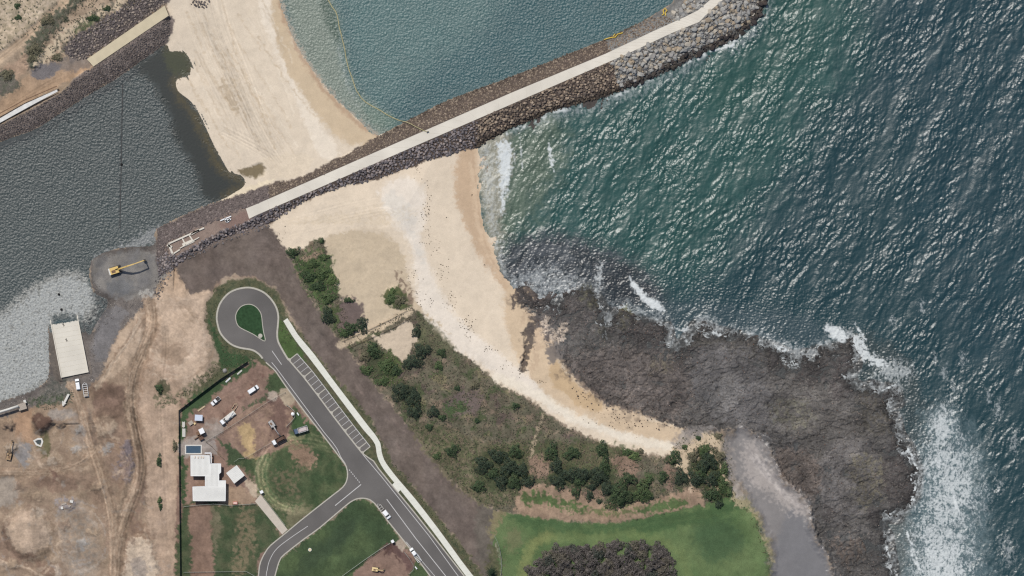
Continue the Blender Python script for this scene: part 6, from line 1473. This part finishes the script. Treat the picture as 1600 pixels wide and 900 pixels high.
# pale head
HEADK = lambda x, y: notpath(x, y) & (headp(x, y) & SOUTH_(x, y) | ~SOUTH_(x, y) & (x > 1048) & (x + .9 * y > 1068))
x, y = scatter(nearpoly, 6.0, 3, HEADK)
PALE = [(164,161,154),(176,172,163),(150,148,143),(182,172,156),(168,152,130),(156,152,146)]
wv = wet_of(x, y); vis = (x > -10) & (y > -12)
score = np.where(wv < .4, 1, 0) * vis * rng.uniform(.5, 1, len(x))
idx = np.argsort(-score)[:300]; ind = np.zeros(len(x), bool); ind[idx] = True
sz = .85 + 1.15 * rng.random(len(x)) ** 1.4
cm = tones(len(x), PALE, .09)
k = ~ind
cw2 = np.where(wv[k][:, None] > .5, tones(k.sum(), [(72,64,60),(60,54,52),(84,76,68)], .15), cm[k])
rocks('rubble_armour', x[k], y[k], sz[k], cw2, M_boul, TBIG, 'dark wet boulders at the water edge of the breakwater head', 'rubble')
bmats = []
for q, c_ in enumerate(PALE):
    bmats.append(flat_mat('boulder_stone', c_, .85, .3, .16, 1.6, .6))
bmesh_lib = []
for ti_, (v, f) in enumerate(TBIG):
    for q in range(len(PALE)):
        me = bpy.data.meshes.new('boulder'); me.from_pydata([tuple(a) for a in v], [], [tuple(int(i) for i in a) for a in f]); me.materials.append(bmats[q]); me.update(); bmesh_lib.append(me)
for i in idx:
    o = bpy.data.objects.new('boulder', bmesh_lib[rng.integers(0, len(bmesh_lib))]); COL.objects.link(o)
    o.location = (wx(x[i]), wy(y[i]), zat(x[i], y[i]) + sz[i] * .2); o.rotation_euler = (rng.normal(0, .2), rng.normal(0, .2), rng.uniform(0, 6.28)); o.scale = (sz[i],) * 3
    tag(o, 'large pale grey boulder among its likes on the breakwater head', 'boulder', 'pale boulders on the breakwater head')
# small filler stones between the big ones
x, y = scatter(nearpoly, 4.0, 4, HEADK); wv = wet_of(x, y)[:, None]
rocks('rubble_armour', x, y, rng.uniform(.5, .95, len(x)), tones(len(x), [(138,136,132),(150,146,138),(118,114,110),(150,138,120)]) * (1 - .6 * wv), M_boul, TS, 'small filler stones wedged between boulders on the breakwater head', 'rubble', .3)
# lagoon north bank and the stone apron above it
x, y = scatter(BANK, 2.6, 5); rocks('rubble_bank', x, y, rng.uniform(.28, .52, len(x)), tones(len(x), [(122,112,106),(136,124,116),(104,96,92),(94,86,84)], .14) * (1 - .4 * wet_of(x, y)[:, None]), M_boul, TS, 'dark stones lining the north bank of the lagoon', 'rubble')
x, y = scatter([(104,86),(110,64),(130,50),(165,30),(195,10),(205,-30),(258,-60),(258,8),(137,91),(120,95)], 4.0, 6)
rocks('rubble_apron', x, y, rng.uniform(.5, .9, len(x)), tones(len(x), [(132,120,114),(146,134,124),(112,102,98),(100,92,90),(156,142,128)], .12), M_boul, TS, 'loose boulders covering the ground above the concrete ramp', 'rubble')
x, y = scatter([(140,405),(246,376),(262,382),(270,402),(262,430),(240,455),(238,472),(205,500),(180,530),(160,580),(146,600),(122,612),(60,632),(0,650),(-60,665),(0,628),(60,605),(76,590),(76,500),(84,600),(140,598),(141,522),(160,492),(166,478),(146,455)], 3.0, 7, lambda x, y: (sdf_at(RAMP, x, y) < -1) & (sdf_at(np.array([(148,410),(215,390),(256,400),(240,450),(205,470),(160,465)], float), x, y) < 0) & (rng.random(len(x)) < .55) & (sdf_at(np.array([(150,520),(205,480),(180,540),(150,600),(115,590),(118,640),(145,640)],float), x, y) < 0))
rocks('gravel', x, y, rng.uniform(.16, .38, len(x)), tones(len(x), [(134,126,118),(112,106,100),(156,150,142),(90,86,84)], .15), M_boul, TS, 'loose gravel and stones on the south bank of the lagoon', 'gravel')
x, y = scatter([(246,402),(262,395),(270,398),(300,396),(350,372),(400,356),(424,350),(424,356),(400,362),(352,380),(300,404),(275,414),(264,440),(250,470),(240,460)], 4.0, 8)
rocks('rubble_toe', x, y, rng.uniform(.3, .8, len(x)), tones(len(x), [(112,106,104),(128,120,116),(92,88,88)], .15), M_boul, TS, 'loose stones along the foot of the causeway beside the brown strip', 'rubble')
x, y = scatter([(297,-10),(329,-10),(329,4),(322,12),(312,15),(302,10),(297,4)], 3.6, 9)
rocks('rubble_heap', x, y, rng.uniform(.5, .8, len(x)), tones(len(x), [(104,96,94),(118,108,102),(88,82,82)], .12), M_boul, TS, 'dark heap of rubble on the sand at the top of the picture', 'rubble')
# rock debris where platform meets sand, stones on the platform
x, y = scatter([(890,600),(940,628),(985,642),(1060,664),(1050,672),(1000,672),(940,650),(900,625)], 4.0, 10, lambda x, y: rng.random(len(x)) < .35)
rocks('shore_stones', x, y, rng.uniform(.18, .6, len(x)), tones(len(x), [(84,72,66),(104,90,80),(120,104,92)], .15), M_boul, TS, 'scattered dark stones where rock platform meets the beach', 'stones')
x, y = scatter(RK, 4.2, 11, lambda x, y: (rng.random(len(x)) < .30 + .3 * (x < 1100)) & (zarr(x, y)[0] > .1))
rocks('shore_stones', x, y, rng.uniform(.10, .42, len(x)), tones(len(x), [(120,108,98),(98,88,82),(82,74,70),(146,128,116),(108,86,74)], .15), M_boul, TS, 'small loose stones strewn over the rock platform', 'stones')
# wrack line on the sand
wr = []
for cx_, cy_, sx_, sy_, n in ((652,262,3,7,26), (668,310,3,12,30), (667,335,6,6,36), (668,360,5,8,20), (684,385,3,6,16), (668,385,8,8,16), (692,425,7,12,40), (706,470,6,8,44), (733,513,5,9,60), (728,500,6,4,20), (765,546,6,4,24), (795,572,9,5,20), (640,430,6,10,30), (655,462,9,8,30), (675,475,2,3,8), (737,305,.5,1.5,5), (757,414,.8,1.2,4), (699,340,2,1,4), (812,587,.6,2,6), (845,596,5,2,12), (960,660,40,10,60), (440,372,6,14,30), (285,120,10,30,10), (505,480,3,3,1)):
    for _ in range(int(n * .75)): wr.append((cx_ + rng.normal(0, sx_), cy_ + rng.normal(0, sy_), rng.uniform(.1, .32)))
wr = np.array(wr)
rocks('seaweed_wrack', wr[:, 0], wr[:, 1], wr[:, 2] * 1.1, tones(len(wr), [(72,62,52),(88,78,64),(60,54,48)], .15), M_boul, TS, 'dark seaweed and driftwood scraps strewn along the beach', 'seaweed')
#@@PLANTS
# ------------------------------------------------------------------ plants
def leaf_cards(n, cx_, cy_, z0, rx, ry, rz_, size, r, top=.15, tilt=.7, lump=None):
    """n leaf clumps spread through a lumpy dome: returns verts, quads"""
    th = r.uniform(0, 2 * np.pi, n); u = r.uniform(0, 1, n) ** .5
    h = np.sqrt(np.clip(1 - u * u, 0, 1))
    zz = h * r.uniform(top, 1, n) ** .5
    lobe = 1 + .24 * np.sin(th * 3 + lump[0]) + .16 * np.sin(th * 2 + lump[2]) + .13 * np.sin(th * 5 + lump[1]) + .08 * np.sin(th * 9 + lump[2])
    x = cx_ + rx * u * lobe * np.cos(th); y = cy_ + ry * u * lobe * np.sin(th)
    bump_ = .22 * np.sin(x * 1.9 + lump[0]) * np.cos(y * 2.1 + lump[1])
    z = z0 + rz_ * (zz + bump_ * .8)
    nx = np.cos(th) * u * .6 + r.normal(0, tilt, n) * .5; ny = np.sin(th) * u * .6 + r.normal(0, tilt, n) * .5; nz = np.ones(n) * .9
    N = np.stack([nx, ny, nz], 1); N /= np.linalg.norm(N, axis=1)[:, None]
    A = r.normal(0, 1, (n, 3)); A -= (A * N).sum(1)[:, None] * N; A /= np.linalg.norm(A, axis=1)[:, None]
    B = np.cross(N, A); s = (size * r.uniform(.6, 1.35, n))[:, None]; c = np.stack([x, y, z], 1)
    V_ = np.stack([c - A * s, c - B * s * .62, c + A * s, c + B * s * .62], 1).reshape(-1, 3)
    return V_, np.arange(n * 4).reshape(-1, 4)
def leaf_mat(name):
    m, nt, b = nodes(name)
    at = nt.nodes.new('ShaderNodeAttribute'); at.attribute_name = 'Col'
    nt.links.new(at.outputs['Color'], b.inputs['Base Color']); b.inputs['Roughness'].default_value = .75; b.inputs['Specular IOR Level'].default_value = .25
    return m
M_leaf = leaf_mat('leaves'); M_bark = flat_mat('bark', (112,98,86), .95, .1, .2, 3, .5)
def plant(name, lb, cat, px, py, rx, ry, hgt, c1, c2, n=None, size=.30, group=None, rz=0, sd=0, stem=True):
    r = np.random.default_rng(int(px * 7 + py * 13 + sd)); t = empty(name, P(px, py)); t.location.z -= .05
    tag(t, lb, cat, group)
    lump = r.uniform(0, 6.28, 3); RX, RY = rx * M, ry * M
    n = n or int(RX * RY * 46 + 60)
    V_, Q = leaf_cards(n, 0, 0, hgt * .15, RX, RY, hgt * .85, size, r, lump=lump)
    if rz: c, s = math.cos(rz), math.sin(rz); V_[:, :2] = np.stack([V_[:, 0] * c - V_[:, 1] * s, V_[:, 0] * s + V_[:, 1] * c], 1)
    a, b = alb(c1), alb(c2)
    cl = .5 + .5 * np.sin(V_[::4, 0] * 1.3 + lump[0]) * np.cos(V_[::4, 1] * 1.5 + lump[1]); k = np.clip(cl * .7 + r.normal(0, .25, n) + .1, 0, 1)[:, None]
    cc = (a * (1 - k) + b * k) * (1 + r.normal(0, .16, (n, 1)))
    mesh_np('foliage', V_, Q, M_leaf, np.repeat(cc, 4, 0), False, t)
    if stem:
        m = MB().tube([(0, 0, -.2), (.05, 0, hgt * .35), (0, .08, hgt * .6)], [.09 + hgt * .03, .07 + hgt * .02, .04], 7)
        for k_ in range(4):
            a_ = k_ * 1.57 + lump[0]; m.tube([(0, 0, hgt * .25), (RX * .5 * math.cos(a_), RY * .5 * math.sin(a_), hgt * .6)], [.06 + hgt * .012, .03], 5)
        m.build('stem', M_bark, t)
    return t
DG = ((46,64,42), (76,92,58)); MG = ((60,80,48), (94,108,68)); LG = ((74,96,56), (112,126,78)); OL = ((92,90,70), (120,114,90)); BL = ((42,56,44), (66,78,56))
SH = [ # x, y, rx, ry, h, palette, label
 (458,394,10,8,2.6,DG,'round dark bush on sand at the upper end of the brown strip'),
 (503.5,376.5,3.4,4,1.4,DG,'tiny round bush alone on the sand near the breakwater'),
 (514,466,10,9,2.2,MG,'green bush above the purple grey mound'), (513,494,11,12,2.6,BL,'dark bush on the west side of the purple grey mound'),
 (545,469,8,4,1.8,DG,'flat dark bush at the north rim of the purple grey mound'),
 (550,513,12,10,3.0,DG,'dark green bush at the south foot of the purple grey mound'), (567,507,8,13,2.8,BL,'tall narrow dark bush at the east foot of the purple grey mound'), (538,520,9,7,2.2,MG,'mid green bush at the southwest foot of the purple grey mound'),
 (651,518,6.5,10,2.4,BL,'narrow dark bush just south of the beach access track'), (660,548,14,10,3.4,BL,'large dark bush east of the sandy clearing, upper half'), (645,566,15,10,3.4,BL,'large dark bush east of the sandy clearing, lower half'),
 (584,548,11,13,2.6,DG,'dark bush west of the sandy clearing below the track'), (572,556,9,8,2.0,OL,'olive grey bush between the brown strip and the sandy clearing'), (604,572,13,11,1.8,MG,'bright green low bush south of the sandy clearing'), (619,579,7,9,2.2,DG,'dark bush at the southern tip of the sandy clearing'), (574,578,10,8,1.8,MG,'green bush hugging the east edge of the brown strip'), (598,596,10,7,1.6,MG,'low green bush above the big dark clump'),
 (627,611,16,13,3.8,BL,'biggest dark bush of the clump east of the brown strip'), (646,622,11,15,3.6,BL,'dark bush on the right side of the big clump'), (648,643,10,11,3.2,BL,'dark bush at the lower end of the big clump'),
 (677,643,8.5,8.5,3.0,BL,'lone round dark bush right of the big clump'), (671,667,5.5,5.5,2.0,DG,'small round dark bush south of the lone round one'), (691,652,6,5,1.8,DG,'small bush touching the lone round dark bush'),
 (745.5,657,4.2,4.2,1.6,DG,'tiny dark bush in the open middle of the headland'), (715,606,4,4,1.4,DG,'tiny bush in the upper open part of the headland'), (713,600,4,4,1.2,OL,'tiny olive bush beside another in the upper open headland'), (690,551,7,7,2.2,DG,'dark bush close to the beach rim'), (742,602,7,6,1.6,OL,'olive bush on the rim of the bare purple patch'), (686,571,7,6,1.8,MG,'green bush south of the beach rim bush'),
 (805,634,5.5,5.5,2.0,DG,'small round dark bush near the narrow sand trail'),
 (707,704,11,9,2.6,DG,'dark bush at the top of the brown strip bend'), (683,712,6,6,1.6,MG,'small green bush left of the dark bend bush'), (755,726,14,12,3.2,BL,'dark tree like bush north of the bend in the strip'), (778,712,12,11,3.2,BL,'dark bush in the western thicket, upper part'), (795,730,14,13,3.4,BL,'dark bush in the western thicket, centre'), (783,752,12,10,3.0,BL,'dark bush in the western thicket, lower part'), (803,752,11,11,3.0,DG,'green dark bush at the thicket edge above the bare rim'), (806,705,10,11,2.8,DG,'dark bush at the western thicket top corner'), (815,735,10,12,3.0,BL,'dark bush filling the western thicket east side'), (748,760,12,8,2.2,DG,'low dark bush near the strip bend'), (770,740,10,8,2.6,DG,'dark green bush inside the western thicket'),
 (862,706,11,14,3.2,DG,'tall dark bush right of the pink bare patch'), (870,728,9,14,3.0,BL,'dark bush below the tall one beside the pink patch'), (893,708,12,10,2.8,DG,'dark spreading bush in the middle scrub'), (889,741,15,11,3.4,BL,'dark bush at the west end of the central thicket'), (912,741,15,11,3.6,BL,'dark bush second along the central thicket'), (935,744,14,12,3.6,BL,'dark bush third along the central thicket'), (872,752,12,11,3.0,BL,'dark bush below the west end of the central thicket'), (825,752,11,9,2.8,BL,'dark bush above the west rim of bare earth'), (945,729,9,14,3.0,DG,'upright dark bush rising above the central thicket'),
 (941,702,10,12,3.2,DG,'separate dark bush below the beach, north of the thicket'), (950,762,12,12,3.6,BL,'dark bush joining the thicket to the largest crown'), (967,774,20,19,5.0,DG,'largest round dark tree crown in the scrub above the fairway'), (981,748,12,10,3.2,DG,'dark bush above and right of the largest crown'), (1004,768,15,16,3.8,MG,'greener round tree right of the largest crown'), (1014,748,7,7,2.0,MG,'small green bush over the greener round tree'), (1036,745,7.5,9,2.6,DG,'dark upright bush between bare brown patches'), (900,768,7.5,9,2.4,DG,'small dark bush above the green bank'), (921,774,5.5,8,2.2,BL,'narrow dark bush above the green bank'), (936,783,4,3.5,1.2,BL,'tiny dark bush on the bare rim'), (1017,777,3,3,1.2,BL,'tiny dark bush at the foot of the greener round tree'), (904,752,9,7,2.6,DG,'bush on the lower side of the central thicket'), (925,760,8,5,2.2,BL,'low bush under the central thicket'),
 (980,706,9,6,1.6,MG,'low green bush at the beach edge'), (992,713,9,6,1.6,LG,'bright low green bush at the beach edge'), (1000,705,6,4,1.2,OL,'olive tuft bush at the beach edge'),
 (1053,715,11,12,2.8,DG,'dark bush left of the sandy path junction'), (1064,745,12,11,3.0,BL,'dark bush left of the lower sandy path'), (1088,748,13,10,3.2,BL,'dark bush right of the lower sandy path'), (1104,722,14,16,3.4,BL,'dark bush filling the wedge between sand trails'), (1100,703,9,9,2.2,MG,'green bush at the top of the wedge'), (1083,712,8,10,2.2,OL,'olive bush left of the wedge'), (1112,748,12,12,3.0,BL,'dark bush in the lower wedge'), (1114,772,12,11,2.8,DG,'dark bush near the fairway corner'), (1128,757,10,13,2.4,MG,'green bush by the long sand trail'), (1124,712,7,9,2.0,OL,'olive bush right of the long sand trail'), (1131,733,7,9,2.0,MG,'green bush on the inlet side of the sand trail'), (1122,787,7,5.5,2.6,BL,'dark bush standing on the fairway edge'), (1096,738,9,9,2.8,DG,'dark bush in the middle of the wedge'), (1069,698,5,4,1.0,MG,'small green tuft bush on the dune sand'), (1091,684,4,3.4,.9,DG,'small dark tuft bush on the dune sand'), (1122,681,6,4,1.2,OL,'olive tuft bush near the wet sand'), (1138,768,6,8,1.8,MG,'green bush where fairway meets the wet sand'),
 (249.5,720,4.2,9,1.6,DG,'narrow green bush alone on the western haul strip'), (250.5,781,3.4,4,1.3,MG,'upper of two small bushes lower on the haul strip'), (251.5,791,2.6,6,1.3,DG,'lower of two small bushes on the haul strip'), (250,607,6,7,1.8,DG,'small dark bush near the dirt embankment'), (274,697,4,8,1.4,OL,'thin olive bush against the dark fence'),
 (490,412,9,7,1.6,MG,'low green bush in the north patch of scrub'), (482,432,11,9,1.8,DG,'dark low bush in the middle of the north scrub patch'), (505,428,11,10,1.8,MG,'broad green low bush in the north scrub patch'), (520,437,8,10,1.6,LG,'bright green bush on the sand side of the north scrub'), (507,402,8,5,1.4,MG,'green bush at the top of the north scrub patch'), (498,447,10,9,1.6,DG,'dark bush at the lower end of the north scrub patch'),
 (612,466,9,8,1.6,MG,'green bush at the west corner of the dune patch'), (624,470,9,9,1.4,OL,'olive bush in the middle of the dune patch'), (613,455,4,6,1.2,LG,'bright green bush tip of the dune patch'),
 (146,29,10,5,1.2,DG,'green bush beside the boulder apron in the northwest'), (55,78,9,10,1.8,OL,'grey green bush beside the northwest dirt track'), (75,32,12,8,1.6,OL,'grey green bush inside the bend of the northwest track'), (52,92,7,7,1.2,OL,'olive bush at the track fork in the northwest'), (90,90,7,6,1.0,OL,'small olive bush below the northwest sand strip'), (12,118,10,8,1.4,OL,'grey green bush at the far northwest rim'), (30,28,5,4,1.0,DG,'tiny bush in the sandy northwest corner'), (28,10,5,4,1.0,DG,'tiny bush highest in the sandy northwest corner'), (168,14,6,4,1.2,DG,'dark bush at the top of the northwest sand strip')]
for (x, y, rx, ry, h_, pal, lb) in SH:
    plant('shrub', lb, 'shrub', x, y, rx, ry, h_, pal[0], pal[1])
# the grove on the fairway: close crowns of dull purple brown
gv = 0
gp_ = [(828,905),(832,884),(842,868),(858,858),(880,852),(900,856),(920,852),(950,850),(985,846),(1010,852),(1035,860),(1052,876),(1059,895),(1058,990),(828,990)]
gx_, gy_ = scatter(gp_, 13.5, 77)
for i in range(len(gx_)):
    if gy_[i] > 918: continue
    edge_ = sdf_at(np.array(gp_, float), gx_[i:i+1], gy_[i:i+1])[0]
    pal = ((68,64,60), (112,104,98)) if rng.random() < .65 else (((74,70,60), (118,110,96)) if rng.random() < .6 else ((50,54,50), (82,86,74)))
    rr = rng.uniform(8.5, 11.5); plant('tree', 'dull purple brown tree crown in the dense grove on the fairway', 'tree', gx_[i], gy_[i], rr, rr * rng.uniform(.85, 1.1), rng.uniform(3.2, 4.6) * (1 if edge_ > 10 else .6), pal[0], pal[1], group='crowns of the grove on the fairway', n=520)
# young conifer: whorls of straight branches
cf = empty('conifer', P(768, 893)); tag(cf, 'star shaped young conifer between the brown strip and the fairway', 'conifer')
MB().tube([(0, 0, 0), (0, 0, 6.5)], [.2, .04], 8).build('trunk', M_bark, cf)
m = MB()
for lv in range(9):
    z_ = .6 + lv * .65; l_ = 3.4 * (1 - lv / 10)
    for k_ in range(8):
        a_ = k_ * math.pi / 4 + lv * .35; d_ = Vector((math.cos(a_), math.sin(a_), 0)); tip = d_ * l_ + Vector((0, 0, z_ + .25)); m.bar((0, 0, z_), tip, .10, .08)
        for q_ in range(1, 6):
            c_ = Vector((0, 0, z_)).lerp(tip, q_ / 6); s_ = Vector((-d_.y, d_.x, 0)) * .38 * (1.2 - q_ / 6)
            m.bar(c_ - s_ + d_ * .1, c_ + s_ + d_ * .1, .14, .05)
cn = m.build('foliage', flat_mat('conifer_green', (46,62,44), .8, .2, .2, 2), cf)
# low growth: tufts too many to count
def tufts(name, poly, gap, seed, pal, size, lb, hgt=.5, prob=1.0, keep=None):
    r = np.random.default_rng(seed)
    x, y = scatter(poly, gap, seed, keep)
    cl = fbm(x / 14 + seed, y / 14, 3, .5, seed=seed) ; k = r.random(len(x)) < prob * np.clip(.55 + 1.2 * cl, .05, 1); x, y = x[k], y[k]
    if len(x) == 0: return
    z, base = zarr(x, y); per = 3; n = len(x) * per
    X_ = np.repeat(wx(x), per) + r.normal(0, size * .6, n); Y_ = np.repeat(wy(y), per) + r.normal(0, size * .6, n); Z_ = np.repeat(z, per) + r.uniform(.05, hgt, n)
    N = np.stack([r.normal(0, .45, n), r.normal(0, .45, n), np.ones(n)], 1); N /= np.linalg.norm(N, axis=1)[:, None]
    A = r.normal(0, 1, (n, 3)); A -= (A * N).sum(1)[:, None] * N; A /= np.linalg.norm(A, axis=1)[:, None]; B = np.cross(N, A)
    s = (size * r.uniform(.5, 1.3, n))[:, None]; c = np.stack([X_, Y_, Z_], 1)
    V_ = np.stack([c - A * s, c - B * s * .6, c + A * s, c + B * s * .6], 1).reshape(-1, 3)
    p_ = np.array([alb(q) for q in pal]); col = np.repeat(p_[r.integers(0, len(p_), len(x))], per, 0) * (1 + r.normal(0, .18, (n, 1)))
    o = mesh_np(name, V_, np.arange(n * 4).reshape(-1, 4), M_leaf, np.repeat(col, 4, 0)); return tag(o, lb, 'ground cover', kind='stuff')
clsat = lambda x, y: CLS[((y - Y0) / S).astype(int), ((x - X0) / S).astype(int)]
tufts('heath', SCR, 2.6, 5, [(106,96,78),(90,86,66),(76,82,58),(126,112,94),(112,98,86),(68,74,54)], .27, 'low mixed heath and dry grass covering the headland', .5, .8, lambda x, y: clsat(x, y) == SCRUB)
tufts('rough_grass', [(500,490),(560,560),(620,640),(700,740),(770,860),(790,905),(740,905),(690,830),(600,720),(560,660),(470,540),(440,490),(430,455),(345,440),(325,490),(345,560),(300,600),(290,615),(340,590),(400,562),(440,545)], 3.2, 6, [(80,84,58),(66,80,50),(104,100,74),(58,72,46)], .24, 'rough weedy grass on the verges beside the road and path', .35, .75, lambda x, y: (clsat(x, y) == GRASS) & (sdf_at(np.array(road_poly), x, y) < -3) & (sdf_at(np.array(FP_W + FP_E, float), x, y) < -2) & (sdf_at(np.array([(440,560),(465,540),(585,700),(570,712)], float), x, y) < 0) & (sdf_at(ISL, x, y) < -2))
tufts('dune_grass', [(-60,-60),(140,-60),(100,0),(60,45),(0,85),(-60,110)], 4.4, 8, [(96,96,74),(116,108,86),(78,84,62)], .34, 'sparse dune grass in the sandy northwest corner', .5, .6)
tufts('dune_grass', [(42,100),(45,72),(62,48),(80,26),(108,5),(150,-30),(200,-30),(250,-20),(190,25),(110,70),(90,95)], 3.4, 9, [(96,92,72),(82,84,62),(118,106,86)], .32, 'grey green weeds between the northwest track and the boulders', .5, .7)
tufts('dune_grass', [(1040,715),(1055,690),(1085,672),(1120,675),(1140,700),(1150,770),(1165,790),(1190,830),(1205,880),(1198,885),(1170,800),(1140,785),(1075,765),(1060,735)], 3.2, 12, [(96,94,66),(120,110,82),(72,78,54)], .26, 'sparse dune grass along the sand at the east end of the beach', .4, .6)
tufts('weeds', [(50,622),(100,608),(118,612),(112,632),(70,640)], 2.6, 14, [(76,84,64),(92,94,76)], .26, 'weeds on the bank west of the parked wagon', .4, .8)
tufts('weeds', [(244,620),(275,618),(300,600),(330,575),(352,558),(356,575),(312,606),(272,634),(248,634)], 2.8, 15, [(100,98,74),(78,84,58)], .26, 'weeds in a strip outside the long dark fence', .4, .7)
